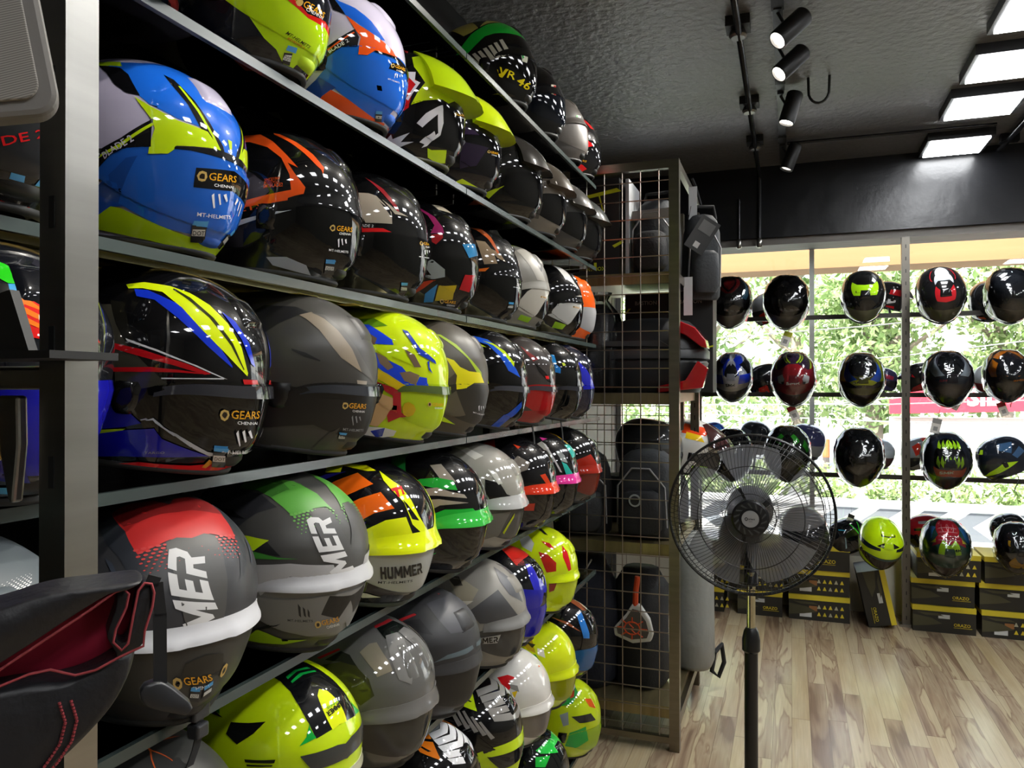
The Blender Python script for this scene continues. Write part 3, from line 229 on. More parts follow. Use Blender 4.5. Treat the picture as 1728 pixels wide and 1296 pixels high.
 'F5': [('bp','c8281f',[3.3,79.7,15.1,107.9,42.8,98.9,63.8,86.1,42.8,60.9,35.6,50.3,16.5,67.6]),('bp','2a2ab4',[48.2,55.1,62.5,59.1,76.0,35.9,97.5,14.0,63.2,18.8,53.7,37.6]),('bp','c8281f',[29.5,27.9,42.3,26.0,39.8,24.3]),('sd','d8504a',(6,4),[31.8,58.1,44.8,62.1,37.6,48.4]),('bp','20209c',[37.7,22.0,81.7,20.4,79.2,2.2,70.0,-10.0,53.5,-15.0])],
 'F6': [('bp','d61a1f',[51.8,48.7,61.5,38.9,70.8,11.7,65.9,9.6,54.0,29.5]),('bp','d61a1f',[18.8,49.5,31.6,48.2,40.7,39.9,30.7,41.5]),('bp','c22a1a',[18.5,32.9,32.2,30.8,45.0,21.0,47.1,9.4,34.7,6.4,27.0,18.8]),('bp','c9cbc4',[-15.3,46.2,-2.9,54.9,9.7,43.7,9.1,31.1,-6.8,35.6]),('bp','1c1c1c',[6.3,75.3,12.4,78.0,27.5,62.0,20.5,63.1]),('bp','8c2a1c',[39.6,-6.3,50.7,-4.5,47.7,-18.7,41.5,-21.7])],
 'G1': [('bp','8b9396',[7.6,80.9,34.3,111.9,48.0,106.8,16.5,73.5]),('bp','e6e6e8',[17.1,73.6,49.7,105.0,63.0,98.0,24.9,67.1]),('bp','e6e6e8',[25.0,66.6,57.6,86.1,68.2,80.0,32.6,61.3]),('bp','e6e6e8',[31.9,60.2,65.4,73.9,75.3,67.7,39.6,54.9]),('bp','e6e6e8',[38.3,54.2,72.3,63.5,82.7,56.9,45.8,49.2]),('bp','e6e6e8',[43.8,48.5,79.7,53.6,93.3,45.3,52.2,43.4]),('bp','f0821a',[-11.4,64.7,-7.9,76.2,15.9,75.2,22.7,67.2,-0.0,64.6]),('bp','f0821a',[0.8,62.8,25.4,64.0,38.1,46.9,15.1,52.1]),('bp','0c0c0d',[10.5,59.3,26.5,54.3,23.2,53.4,9.9,57.8]),('bp','d6cfc4',[-28.0,41.3,-13.2,48.5,1.9,40.5,-13.4,36.5])],
 'G2': [('bp','8f8c88',[19.1,65.8,59.8,96.3,63.6,81.6,24.2,57.7]),('bp','8f8c88',[25.9,58.1,64.9,76.9,69.2,67.7,30.6,50.6]),('bp','8f8c88',[31.6,50.8,70.7,64.2,75.9,56.4,36.1,43.8]),('bp','8f8c88',[36.8,44.3,78.5,53.0,84.4,45.5,41.5,37.5]),('bp','8f8c88',[41.6,38.1,87.9,41.8,100.1,31.7,46.5,31.2]),('bp','8a8580',[-14.7,46.3,-12.0,48.2,12.4,26.2,8.3,23.6]),('bp','8a8580',[-2.3,43.4,0.0,44.9,21.7,23.9,17.8,21.8]),('bp','8a8580',[9.1,39.3,11.7,40.4,31.2,21.3,27.0,19.4]),('bp','8a8580',[19.8,34.9,22.3,35.8,40.2,18.3,36.2,16.6]),('bp','8a8580',[29.7,30.2,32.2,31.1,49.0,14.7,45.2,12.9]),('bp','c8e813',[-11.1,53.3,1.2,67.4,13.6,65.0,26.1,40.9,9.7,44.3]),('bp','0c0c0d',[1.6,56.4,17.9,50.9,16.2,50.0,1.7,53.8]),('bp','c8e813',[-10.1,73.7,6.5,72.0,3.0,63.1]),('bp','151515',[33.6,15.0,53.0,0.3,89.7,-8.2,86.3,-24.6,58.2,-24.8,39.1,-1.6])],
 'G3': [('bp','d61a1f',[8.0,36.9,20.8,41.7,31.7,39.2,24.1,34.9,27.5,27.6,24.7,22.8,17.6,28.5]),('bp','d8b818',[29.5,22.0,35.8,24.4,33.5,15.0]),('bp','8d8a86',[24.7,31.1,34.9,29.9,37.8,22.8,27.7,25.7]),('bt','222222','MT',[23.0,76.1,38.7,88.6,19.6,87.2]),('bp','e0501c',[66.3,67.8,77.7,66.4,67.9,54.9])],
 'G4': [('bt','222222','MT',[23.3,78.9,41.0,91.8,19.7,92.4]),('bp','b9a21a',[-2.3,39.0,10.9,46.2,19.2,29.4,7.1,32.0]),('bp','e4e0d0',[20.6,35.8,29.7,34.3,33.4,23.7,22.6,27.4]),('bp','2a8a3a',[5.7,27.4,19.5,27.3,27.1,19.3,16.2,18.0]),('bp','3a3a18',[2.0,42.5,17.2,40.2,13.6,35.2])],
 'G5': [('bp','2a74c8',[37.3,52.2,46.9,57.9,62.4,22.4,63.5,14.6,53.0,15.1]),('bp','8c4a2c',[-2.7,60.2,27.2,94.7,60.9,64.6,51.0,62.4,23.2,78.9]),('bp','8c4a2c',[-2.2,40.0,25.8,37.2,47.8,24.4,21.0,34.1])],
 'H1': [('bp','d8442a',[25.0,115.9,38.5,112.0,50.4,106.7]),('bp','d8442a',[30.8,114.6,38.5,112.0,67.2,97.0,63.3,99.9]),('bt','b9b9b9','RACE',[10.7,117.4,33.3,113.8,2.6,117.8])],
 'H2': [('bp','2ad04a',[3.2,114.6,10.7,115.6,24.6,113.4,25.0,113.2]),('bp','2ad04a',[29.8,111.9,36.9,109.4,50.1,103.9,38.5,91.2]),('bp','2ad04a',[26.1,49.2,63.3,83.6,67.5,48.6,33.8,45.8]),('bp','2ad04a',[77.8,82.7,82.4,76.0,94.7,53.3,80.1,53.1]),('bp','2ad04a',[27.3,41.0,48.4,44.3,42.3,29.8,29.3,29.2]),('bp','2ad04a',[29.8,111.9,47.7,104.8,66.8,92.9,61.4,96.7])],
 'H3': [('bp','1f9a38',[-1.2,60.6,22.9,81.9,36.3,56.6,29.0,37.7,6.1,30.5,-6.3,37.7]),('bp','1fae40',[29.1,-7.4,53.6,3.0,58.9,-22.4,38.4,-35.1,23.0,-31.7]),('bp','262a2a',[28.8,18.5,59.7,23.0,71.4,10.1,42.6,9.1]),('bp','8f9a9a',[10.6,18.9,22.9,25.1,26.5,5.9,18.3,2.4]),('bp','e0601c',[48.3,46.0,62.9,46.3,71.9,28.9,57.1,33.2]),('bp','b83a1a',[22.7,44.5,29.8,65.5,29.5,47.7]),('bp','e8e4da',[21.0,58.3,30.0,73.4,31.5,66.1,24.6,52.7])],
 'B1': [('bp','b6dc10',[37.4,-20.0,60.1,-22.1,68.4,-22.9,76.6,-26.2,89.2,-26.9,91.4,-30.6,81.2,-48.6,74.0,-55.9,67.7,-56.6,61.8,-57.0,58.9,-58.5,54.3,-62.1,50.6,-59.5,48.2,-50.5,42.7,-45.2,34.6,-30.7]),('bp','c81f18',[58.9,-19.5,62.0,-17.8,71.7,-23.6,89.8,-23.6,84.4,-30.5,71.2,-28.0]),('bp','0f1018',[62.1,-16.3,88.7,-0.4,104.0,-1.2,103.2,-14.9,90.0,-25.6,71.5,-25.2]),('bt','e6a51e','GEARS',[68.5,-21.6,83.9,-23.8,71.3,-16.5]),('bt','e8e8e8','CHENNAI',[70.3,-23.5,82.6,-25.2,71.6,-21.1]),('bp','c9a860',[69.4,-18.7,68.3,-20.8,66.8,-22.1,65.4,-22.1,64.5,-20.5,65.9,-17.9,67.4,-16.4,68.9,-17.0]),('bt','23260c','MT-HELMETS',[55.5,-40.6,68.2,-46.6,57.3,-38.8]),('bt','c4481c','REVENGE 2',[56.3,-43.6,65.4,-47.3,57.2,-42.4]),('bp','1c1c1e',[52.5,-51.7,57.7,-51.6,54.0,-59.3,49.7,-57.9]),('bp','4c9ad0',[55.9,-47.2,61.3,-47.9,59.6,-51.4,54.0,-50.1]),('bp','d4d4cc',[52.8,-52.9,56.9,-52.8,55.0,-56.9,50.6,-55.8]),('bt','1c1c1e','DOT',[51.6,-55.5,55.1,-56.5,52.9,-53.0])],
 'B2': [('bp','1d62d4',[26.2,36.1,31.3,31.7,43.4,26.9,56.1,18.2,67.9,5.7,63.5,5.0,47.3,12.2,37.4,18.1]),('bp','101014',[22.6,34.3,27.9,33.0,37.4,18.1,28.0,21.9]),('bp','f0581a',[37.3,18.0,47.4,11.6,64.6,4.8,74.9,0.5,79.8,-5.1,59.3,-6.0,52.9,-11.4,46.4,-12.2,49.0,2.3,44.5,7.7]),('bp','101014',[10.8,-25.1,23.1,-9.6,44.4,7.8,47.8,1.8,46.5,-6.2,35.3,-8.4,22.3,-18.0,12.9,-25.9]),('bp','f0581a',[18.3,-16.1,43.7,5.4,44.6,4.8,18.6,-17.3]),('bp','101014',[58.2,-6.5,80.7,-4.6,98.1,-11.0,91.5,-16.9,75.6,-7.0,59.4,-7.7]),('bt','e8e4ee','BLADE 2',[26.3,-14.0,40.7,-3.0,24.9,-11.6]),('bp','1f62cc',[-5.4,-46.2,12.2,-34.0,28.6,-18.5,36.2,-14.8,50.8,-12.6,63.6,-13.5,78.5,-16.6,91.1,-25.4,78.1,-37.4,70.4,-48.8,57.9,-61.0,49.6,-55.8,34.9,-44.6,26.0,-37.9,16.6,-43.0,8.9,-49.9]),('bp','24459c',[-6.7,-46.6,16.4,-30.8,28.0,-37.6,16.4,-43.8,8.9,-49.9]),('bp','e8501a',[16.6,-43.0,23.9,-39.2,34.9,-44.6,50.6,-55.8,60.9,-61.1,58.8,-64.7,46.4,-59.1,30.4,-55.1,8.9,-50.2]),('bp','0e0e10',[71.5,-11.7,90.3,-8.3,84.3,-17.1,68.6,-17.8]),('bp','c9a860',[74.0,-14.2,73.1,-15.5,71.4,-16.2,70.8,-15.4,70.8,-14.2,71.7,-13.0,73.4,-12.0,74.2,-13.0]),('bp','201810',[73.3,-14.2,72.6,-14.8,72.3,-15.0,71.4,-14.8,71.5,-14.4,72.4,-13.3,72.7,-13.3,73.6,-13.3]),('bt','e6a51e','GEARS',[74.1,-15.0,85.7,-13.9,75.4,-11.9]),('bt','e8e8e8','CHENNAI',[75.3,-17.3,83.0,-16.8,75.9,-16.0]),('bp','e8e8ea',[73.4,-20.4,74.6,-19.5,72.9,-24.0,72.7,-24.2]),('bp','e8e8ea',[75.8,-19.6,76.8,-19.5,75.6,-22.8,75.2,-23.1]),('bp','e8e8ea',[78.0,-19.7,78.9,-19.3,78.7,-21.5,77.9,-21.8]),('bt','e8e8ea','MT-HELMETS',[66.7,-26.6,76.9,-27.3,67.3,-25.3]),('bp','4c9ad0',[54.6,-51.2,59.7,-51.0,59.2,-53.3,54.0,-53.3]),('bp','1c1c1e',[53.9,-53.4,59.2,-53.4,57.8,-59.5,52.4,-59.0]),('bp','c9c9c4',[53.9,-54.7,58.9,-54.6,58.2,-56.9,53.3,-56.8]),('bt','1c1c1e','DOT',[53.6,-56.7,58.1,-56.9,54.2,-55.3])],
 'B3': [('bp','c3e412',[30.8,41.3,46.0,52.7,62.4,40.0,80.4,26.6,94.4,17.6,67.4,-3.0,60.8,-0.9,45.0,-5.2,31.8,-11.2,38.2,1.7,44.2,11.8,33.7,27.0]),('bp','d4181c',[13.3,-19.2,27.7,-2.8,28.9,15.9,36.7,12.8,29.6,-13.5,20.2,-20.5]),('bp','e6e6e8',[28.5,20.7,35.4,21.3,35.2,12.7,40.0,11.1,29.7,-7.1,27.8,-5.5,36.1,8.8,28.9,15.9]),('bp','d6d6d6',[35.6,-26.6,44.5,-17.1,55.5,-9.2,59.3,-7.2,59.3,-12.6,40.3,-29.8]),('bp','d6d6d6',[36.4,-42.5,50.7,-31.8,51.3,-35.0,41.5,-44.4]),('bp','d6d6d6',[0.0,-45.7,11.7,-36.7,12.6,-40.3,28.9,-35.2,19.4,-42.7,31.3,-42.4,9.3,-48.9,13.4,-45.3]),('bp','d6d6d6',[55.5,-9.2,60.1,-7.0,59.8,-23.5,55.7,-34.6,42.8,-45.2,37.4,-46.9,53.9,-33.0]),('bp','c3e412',[42.9,-46.9,46.2,-48.3,60.8,-47.3,58.6,-60.0,50.0,-59.8,41.6,-54.7]),('bt','d6181c','MT70',[11.3,56.2,26.3,48.8,10.2,62.7]),('bp','c9a860',[74.5,-11.7,73.8,-13.2,72.5,-13.5,71.5,-13.3,71.4,-11.8,72.2,-10.7,73.4,-10.2,74.5,-10.4]),('bp','201810',[74.0,-11.7,73.2,-12.7,72.6,-13.1,71.8,-12.9,72.0,-11.9,72.5,-11.5,73.2,-11.2,73.7,-11.4]),('bt','e6a51e','GEARS',[74.6,-12.9,87.2,-10.6,75.4,-10.1]),('bt','e8e8e8','CHENNAI',[76.1,-14.7,84.8,-13.3,76.4,-13.3])],
 'B4': [('bp','3d2a52',[40.4,3.0,52.3,-0.4,56.7,-4.7,38.7,-6.7]),('bp','cfe412',[45.7,22.8,60.8,23.4,90.9,16.8,95.1,0.4,56.4,4.9]),('bp','cfe412',[23.9,-53.7,34.9,-49.9,57.6,-62.4,56.9,-63.5]),('bp','2a2036',[36.1,-20.6,40.4,-14.3,66.0,-16.4,50.9,-36.6,33.9,-41.2]),('bp','8a8a90',[21.1,-32.7,40.3,-12.2,41.4,-14.5,24.5,-38.1]),('bp','c9a860',[68.0,-20.7,66.8,-22.1,65.5,-22.1,64.3,-21.9,64.3,-20.6,65.6,-19.2,66.7,-18.8,67.7,-19.3]),('bp','201810',[67.0,-20.7,66.7,-21.0,65.8,-21.6,65.4,-20.9,65.4,-20.5,65.8,-19.5,66.5,-19.4,67.1,-19.6]),('bt','e6a51e','GEARS',[68.0,-21.7,79.0,-21.4,68.7,-19.1]),('bt','e8e8e8','CHENNAI',[69.1,-23.6,76.7,-23.9,69.6,-22.3])],
 'B5': [('bp','d4dc1c',[7.2,67.5,23.1,66.6,45.6,60.3,73.8,38.7,93.0,-3.1,92.4,-3.1,64.2,22.7,42.2,61.5]),('bp','c0d81c',[1.8,-32.2,28.5,-22.7,8.6,-37.5])],
 'B6': [('bp','a39c90',[34.3,65.1,61.0,50.7,86.8,22.1,91.6,-5.7,70.1,1.5,45.1,32.8]),('bp','4a4642',[12.9,-30.4,42.7,-17.1,35.6,-39.9,17.6,-37.5])],
 'B7': [('bp','e8501c',[29.6,67.1,53.8,56.0,76.3,20.3,89.0,13.7,56.9,19.9,41.0,53.3])],
 'B8': [('bp','f07020',[62.8,49.9,71.9,41.1,85.5,20.9,60.0,21.9]),('bp','e8501c',[31.4,67.4,56.4,55.5,75.6,36.6,90.5,6.1,79.9,29.6,55.3,56.2])],
 'A0': [('bp','a81c1c',[64.7,-86.4,64.7,-86.4,64.7,-86.4,64.7,-86.4])],
 'A1': [('bp','12a530',[-17.8,1.7,4.4,25.7,24.0,39.3,49.0,51.4,66.5,42.6,81.7,29.0,56.9,23.8,33.4,21.7,21.8,18.6,0.7,1.8,-9.6,-3.2]),('bp','a89a4c',[-33.4,51.0,-15.3,58.8,22.8,60.1,41.0,55.8,55.5,49.7,67.9,42.0,48.6,52.0,24.0,41.9,4.3,28.7,-6.1,25.4]),('bp','1a1a14',[0.3,59.2,12.3,60.3,23.2,54.3,14.1,33.0]),('bp','1a1a14',[32.5,58.6,41.6,55.7,45.6,53.9,36.0,57.5]),('bp','16801f',[-36.1,-13.8,-12.6,-2.4,-7.4,-3.4,-27.1,-25.8]),('bp','a9a49a',[-3.2,-4.6,0.8,-3.0,11.7,-14.7,6.4,-17.2]),('bp','a9a49a',[3.9,-2.3,8.0,-1.0,18.4,-13.8,13.4,-16.4]),('bp','a9a49a',[11.4,-0.4,15.4,0.7,24.9,-12.7,20.2,-15.2]),('bp','a9a49a',[18.2,2.4,22.6,3.5,31.8,-11.2,26.7,-13.7]),('bp','a9a49a',[24.8,5.2,29.3,6.3,38.5,-9.4,33.5,-12.2]),('bp','a9a49a',[31.6,8.3,35.5,9.3,45.0,-7.6,40.3,-10.1]),('bp','a9a49a',[38.2,12.0,42.1,13.2,52.1,-5.1,46.9,-7.7]),('bp','e4d018',[31.6,-23.9,36.1,-29.3,41.7,-23.7,44.9,-24.4,36.2,-33.5,33.1,-32.2]),('bt','e4d018','VR',[30.7,-28.9,49.7,-36.0,35.5,-21.0]),('bt','e4d018','46',[50.2,-39.2,64.6,-47.0,56.9,-31.3]),('bp','d8d8c8',[63.8,-2.7,69.7,1.6,72.8,-5.6,69.2,-14.3,62.5,-13.2]),('bp','2a9a40',[63.8,-2.7,66.6,0.2,67.5,-7.0,63.7,-10.5])],
 'A2': [('bp','d8d8c8',[64.5,9.5,74.0,11.8,68.6,-7.8,62.0,-6.2]),('bp','b8302a',[68.8,9.4,73.6,10.6,68.9,-7.3,65.3,-7.3])],
 'A3': [('bp','d8d8c8',[65.6,9.9,77.9,13.1,71.4,-4.2,62.5,-4.5]),('bp','2a9a40',[65.6,9.9,69.6,10.3,66.3,-4.5,62.5,-4.5])],
 'A4': [('bp','b8181c',[51.5,41.7,63.6,46.5,80.5,25.5,66.8,20.9]),('bp','d41c20',[-38.8,6.9,-17.6,12.7,3.4,-13.3,13.5,-33.2,43.2,-44.3,48.6,-50.7,33.9,-55.9,11.1,-43.6,-5.7,-30.0]),('bp','d41c20',[26.0,-16.6,56.6,-2.4,66.3,-13.3,31.7,-23.0]),('bt','f0f0f0','KYT',[42.3,-26.7,54.9,-28.5,43.7,-21.1]),('bt','e6a51e','GEARS',[31.8,-36.5,49.4,-40.6,33.3,-33.2])],
 'C0': [('bt','c4161c','DE 2',[69.2,-37.1,84.2,-31.9,69.6,-33.2]),('bt','e6a51e','GEARS',[79.4,-24.7,89.2,-25.1,80.1,-21.6]),('bp','b3161e',[58.6,-61.3,68.7,-74.2,65.8,-80.5,57.4,-63.8]),('bp','4c9ad0',[67.8,-48.6,71.5,-50.4,69.9,-53.6,66.0,-51.4]),('bp','c9c9c4',[62.6,-54.4,67.3,-58.1,64.8,-61.9,60.1,-58.3]),('bt','1c1c1e','DOT',[60.9,-58.0,65.2,-60.6,62.6,-55.8])],
 'D0': [('bp','28d01c',[49.5,57.1,56.0,56.4,61.9,54.7,71.8,48.4,63.4,44.0,58.6,45.7]),('bp','3aa4e0',[63.5,43.5,71.7,48.8,74.9,39.8,69.2,39.5,67.1,36.9,65.4,38.6]),('bp','1a1a1a',[57.9,41.4,63.8,43.3,67.1,36.9,68.8,25.9,63.4,26.6]),('bp','e01c18',[68.3,31.3,68.0,40.5,77.2,36.6,81.4,18.0,74.7,17.8,69.5,15.9,70.7,24.7]),('bp','f27a16',[70.0,26.4,69.8,37.3,71.8,38.4,77.8,35.0,78.4,33.5,72.3,34.4,71.7,24.7]),('bp','f27a16',[70.9,22.8,71.7,32.5,73.1,32.7,79.2,30.5,79.4,27.8,73.5,29.6,72.2,20.9]),('bp','f27a16',[71.3,19.0,72.6,27.1,74.9,27.5,79.9,25.6,80.8,23.1,74.6,25.0,72.9,18.0]),('bp','e0e018',[69.7,52.1,71.8,54.3,76.5,40.2,75.1,40.6]),('bp','d81c1c',[103.8,27.8,107.0,30.3,116.7,9.2,114.8,6.8]),('bp','4aaee0',[114.0,11.9,117.7,17.0,129.2,1.6,121.7,0.2]),('bp','1420d0',[106.8,-8.0,115.8,-0.3,129.7,1.4,128.1,-15.7,107.5,-10.8]),('bp','101080',[67.3,-31.9,71.9,-32.4,71.1,-40.2,68.2,-53.6,60.9,-49.2]),('bp','a9792a',[66.9,-33.5,72.2,-35.3,71.8,-36.6,66.3,-35.6]),('bp','3a9ad0',[59.2,-52.9,62.4,-54.1,60.3,-58.3,57.3,-56.6])],
 'E0': [('bp','9fa3a4',[48.4,80.8,50.1,87.8,59.7,92.0,72.8,86.0,70.8,74.9,65.0,69.4]),('sd','e4e4e2',(10,7),[69.7,52.6,75.6,76.0,63.1,64.2])],
 'W1a': [('bp','5a1214',[-55.4,54.6,-62.6,64.7,55.5,76.1,48.4,67.7]),('bp','5a1214',[-63.4,68.0,-82.2,79.6,59.3,108.5,51.7,82.2]),('bt','9a9490','LS2',[78.8,16.6,117.1,10.8,77.2,24.8]),('bp','2a4a5c',[-20.9,29.4,-43.9,46.0,42.3,39.8,35.3,26.0])],
 'W1b': [('bt','8f8f8f','LS2',[84.7,19.2,119.8,17.2,82.2,27.1])],
 'W1c': [('bp','a8e018',[14.3,58.1,34.0,63.5,48.3,80.2,30.6,106.5,89.9,57.6,54.3,35.7]),('bp','a8e018',[-25.8,41.9,-48.1,43.2,-47.0,43.0,-3.4,49.8]),('bp','0b0b0c',[0.4,68.9,9.4,104.4,48.0,87.6,33.8,67.1]),('bp','8ab81c',[30.4,-27.0,52.1,-27.7,68.8,-39.3,39.1,-48.6]),('bt','5a6a20','LS2',[53.7,43.9,77.0,66.6,48.3,48.8])],
 'W1d': [('bp','c3c9cf',[3.4,75.1,-52.5,74.3,-73.7,74.9,-78.4,90.8,26.1,127.5,72.7,97.1,53.8,105.5,31.8,71.3,39.9,59.4]),('bp','c8202a',[44.5,57.3,64.7,52.6,88.6,64.5,82.2,89.5,107.0,24.4,69.9,23.1]),('bp','1c1c1e',[31.8,71.3,53.8,105.5,88.5,67.8,63.5,54.1]),('bp','b8202a',[-19.4,65.3,-32.2,69.1,27.2,60.9,19.0,59.9])],
 'W2a': [('bp','1636c8',[33.0,59.9,-64.2,53.9,-71.4,57.7,-5.8,85.8,50.2,63.8,56.6,44.4]),('bp','1c1d20',[55.0,48.6,18.6,84.7,-26.5,90.3,88.2,77.6,74.4,58.0,71.0,43.7]),('bp','101114',[-18.0,24.8,-44.6,41.9,18.3,66.5,33.0,19.9]),('bp','1636c8',[9.3,20.4,51.0,45.2,72.0,23.3,36.0,7.3]),('bp','d4d4d8',[57.8,45.2,80.5,49.4,90.1,69.5,106.6,15.0,96.2,10.5,74.5,11.5]),('bt','151515','SMK',[75.5,14.6,96.9,22.7,72.4,25.2])],
 'W2b': [('bp','33243c',[-36.3,31.1,-59.7,49.3,-70.8,58.4,-81.9,66.6,0.2,133.3,32.0,116.6,17.2,90.1,24.1,68.9,22.9,46.9]),('bp','b8dc20',[-58.5,49.5,-61.9,50.7,6.4,75.3,9.1,73.1]),('bp','b8dc20',[-64.9,51.9,-67.4,54.0,9.2,83.1,12.8,80.2]),('bp','b8dc20',[-15.7,37.9,-50.3,41.5,14.8,45.1,9.6,40.1]),('bp','b01c28',[21.8,66.3,16.8,77.5,23.6,101.7,42.6,101.4,97.1,40.2,68.5,30.3]),('bp','c9c9cc',[37.3,34.8,43.6,47.8,56.7,41.2,62.2,26.5,50.6,22.7]),('bp','151518',[54.7,30.1,60.5,34.4,63.9,27.7,59.3,24.6]),('bt','f0e8e4','SMK',[69.2,28.6,94.7,42.3,64.8,36.4])],
 'W2c': [('bp','b8c81c',[-14.1,7.0,-39.9,30.6,-38.1,46.9,11.0,45.2,45.6,27.7,21.1,7.0]),('bp','a8242a',[-33.9,53.2,-66.1,53.1,-80.7,70.7,-44.3,101.9,-47.0,72.0]),('bp','141518',[-17.0,58.2,-62.8,52.3,-79.6,67.8,7.8,109.1,68.7,81.7,66.5,58.1,43.2,46.4]),('bp','1c4cb4',[26.0,31.2,-10.9,57.2,38.4,48.1,61.4,45.3,53.6,29.2,42.5,25.0]),('bp','15161a',[36.2,15.1,55.1,32.7,69.7,54.2,84.3,26.1,48.9,8.1]),('bp','c8d020',[51.7,27.7,58.1,39.7,75.7,55.8,89.9,54.7,85.3,38.8,65.8,26.6]),('bt','151515','SMK',[61.4,29.7,84.4,45.2,57.6,35.7])],
 'W2d': [('bp','9aa4ac',[17.4,35.8,-21.7,50.8,-37.9,56.4,27.5,56.9,53.1,52.4,40.4,35.7]),('bp','111316',[-7.3,61.8,-43.2,67.0,-72.4,70.8,18.1,104.7,65.5,71.1,48.0,53.2]),('bp','1d2436',[44.0,29.0,54.7,50.6,76.0,59.4,81.1,39.7,58.6,26.4]),('bt','7c2434','SMK',[56.2,30.3,74.1,45.3,52.4,35.7]),('bp','6a1c2c',[-24.9,9.1,-44.8,27.0,-27.2,37.5,10.4,20.0]),('vt','a9a9aa','SMK',[6.6,-46.6,50.7,-24.8,12.7,-38.7])],
 'W2e': [('bp','d07a1c',[6.6,27.5,-16.5,47.6,13.0,58.0,47.0,30.6,35.4,21.3]),('bp','d07a1c',[-23.3,47.2,-70.3,58.5,-78.3,68.7,-38.6,73.5,-5.4,61.8]),('bp','d07a1c',[58.3,44.6,74.0,51.2,87.8,62.7,93.1,54.6,74.2,45.5]),('bt','d07a1c','SMK',[82.3,36.5,105.2,45.4,77.7,45.3])],
 'W3a': [('bp','a82430',[94.7,65.0,101.3,71.9,123.2,8.7,114.8,17.0])],
 'W3b': [('bp','2c8a24',[12.7,58.0,-15.9,73.7,-2.2,81.7,34.8,67.8]),('bp','2c8a24',[9.1,19.1,-6.4,46.2,20.7,48.0,28.0,28.9]),('bp','0e0f10',[16.0,73.3,-19.0,92.0,8.6,112.0,50.1,86.1])],
 'W3c': [('bt','b9b9b9','SMK',[64.6,59.3,78.1,79.3,58.2,65.1]),('vp','8a2028',[97.5,83.3,109.6,95.1,121.9,-77.5,129.8,-2.0]),('bp','7cb820',[78.8,-52.0,79.8,-69.2,77.1,-65.3,71.1,-63.5])],
 'W3d': [('bp','0e0f14',[11.8,60.4,-19.4,69.7,-33.6,81.7,-26.4,98.7,34.9,99.1,88.8,54.2,92.5,36.3,62.1,19.0,52.8,27.4]),('bp','a8e01c',[13.5,62.2,-20.0,68.2,7.3,72.1,20.4,67.0]),('bp','a8e01c',[50.9,34.1,37.5,52.3,55.3,42.5,62.9,27.9]),('bp','a8e01c',[17.2,71.5,-20.4,77.6,9.2,81.0,24.5,75.0]),('bp','a8e01c',[57.6,40.5,43.3,59.4,61.1,48.2,69.4,32.8]),('bp','a8e01c',[20.8,79.8,-22.2,87.1,11.3,90.2,27.1,84.1]),('bp','a8e01c',[63.8,46.0,48.2,66.7,67.4,53.8,76.5,37.6]),('bp','a8e01c',[22.8,89.1,-25.7,96.2,10.4,100.1,28.9,93.4]),('bp','a8e01c',[70.3,51.1,53.3,73.8,73.9,59.4,83.6,41.3]),('bp','c8441c',[50.0,24.6,62.8,23.6,80.8,31.2,93.1,51.1,105.8,16.8,63.5,-0.3]),('bt','d8d8c0','SMK',[68.4,10.0,92.9,22.8,65.8,18.5]),('vp','8ac01c',[42.6,-5.2,65.6,4.0,55.7,-45.1,35.6,-55.8])],
 'W3e': [('bp','a8d81c',[20,-10,60,-30,75,-45,40,-40,10,-30,-20,-20]),('bp','35567a',[-10,10,20,30,10,50,-30,40]),('bp','35567a',[-50,0,-20,-10,-10,5,-40,20]),('bp','a8d81c',[-40,-35,-60,-30,-70,-55,-50,-55]),('bp','a8d81c',[60,30,75,35,65,50,55,45])],
 'W4b': [('bp','14160c',[52.7,35.0,58.7,53.9,82.6,51.3,70.0,39.3]),('bt','d8e8c0','SMK',[60.4,37.8,75.3,47.5,57.1,43.3]),('bp','101e24',[-37.0,0.0,-39.3,3.1,31.1,25.0,63.3,34.2,67.4,27.3,39.5,13.4,-12.9,-3.6]),('bp','3a3d10',[28.4,66.6,29.9,69.2,35.5,66.4,49.2,82.4,41.1,88.6,43.4,89.4,54.4,80.8,37.4,62.4]),('bp','7c2430',[114.1,25.1,115.8,39.0,111.9,-45.1,112.1,-25.0])],
 'W4c': [('bp','a81c28',[-33.8,58.9,-76.8,49.4,-92.0,64.7,-94.9,94.0,45.2,132.7,76.9,94.7,44.8,98.4,50.7,71.5,39.4,60.0,34.3,38.9,9.6,66.5]),('bp','2a6aa4',[-27.5,18.1,-30.9,50.1,-22.7,61.7,11.5,50.4,19.4,35.6]),('bp','a8dc1c',[57.2,35.0,30.5,71.4,55.9,70.5,59.8,88.6,37.7,108.3,95.4,90.5,99.2,67.5,81.3,48.2]),('bt','101010','SMK',[69.5,50.1,87.7,72.7,61.7,58.4]),('bp','d8c020',[23.6,41.9,19.9,57.5,30.5,52.5]),('bp','d8a8a8',[-34.6,70.2,-35.0,70.5,0.7,80.0,0.9,78.4]),('bp','d8a8a8',[-16.7,67.9,-36.1,118.4,-31.7,119.3,-14.8,68.5]),('bp','d8a8a8',[-38.9,80.3,-39.3,80.8,0.7,91.6,0.0,90.0]),('bp','d8a8a8',[-0.2,68.7,0.4,121.7,3.8,121.2,1.1,68.5]),('bp','d8a8a8',[-47.3,88.6,-47.8,88.9,-3.3,103.2,-2.2,101.6]),('bp','d8a8a8',[14.3,65.4,29.3,115.5,31.9,115.0,15.4,65.2]),('bp','d8a8a8',[-66.1,91.0,-67.7,90.5,-11.3,115.0,-10.9,114.2]),('bp','d8a8a8',[26.3,61.2,51.0,105.1,53.8,104.0,27.6,60.8]),('bp','b81c28',[72.9,-45.4,87.3,-69.3,78.8,-56.5])],
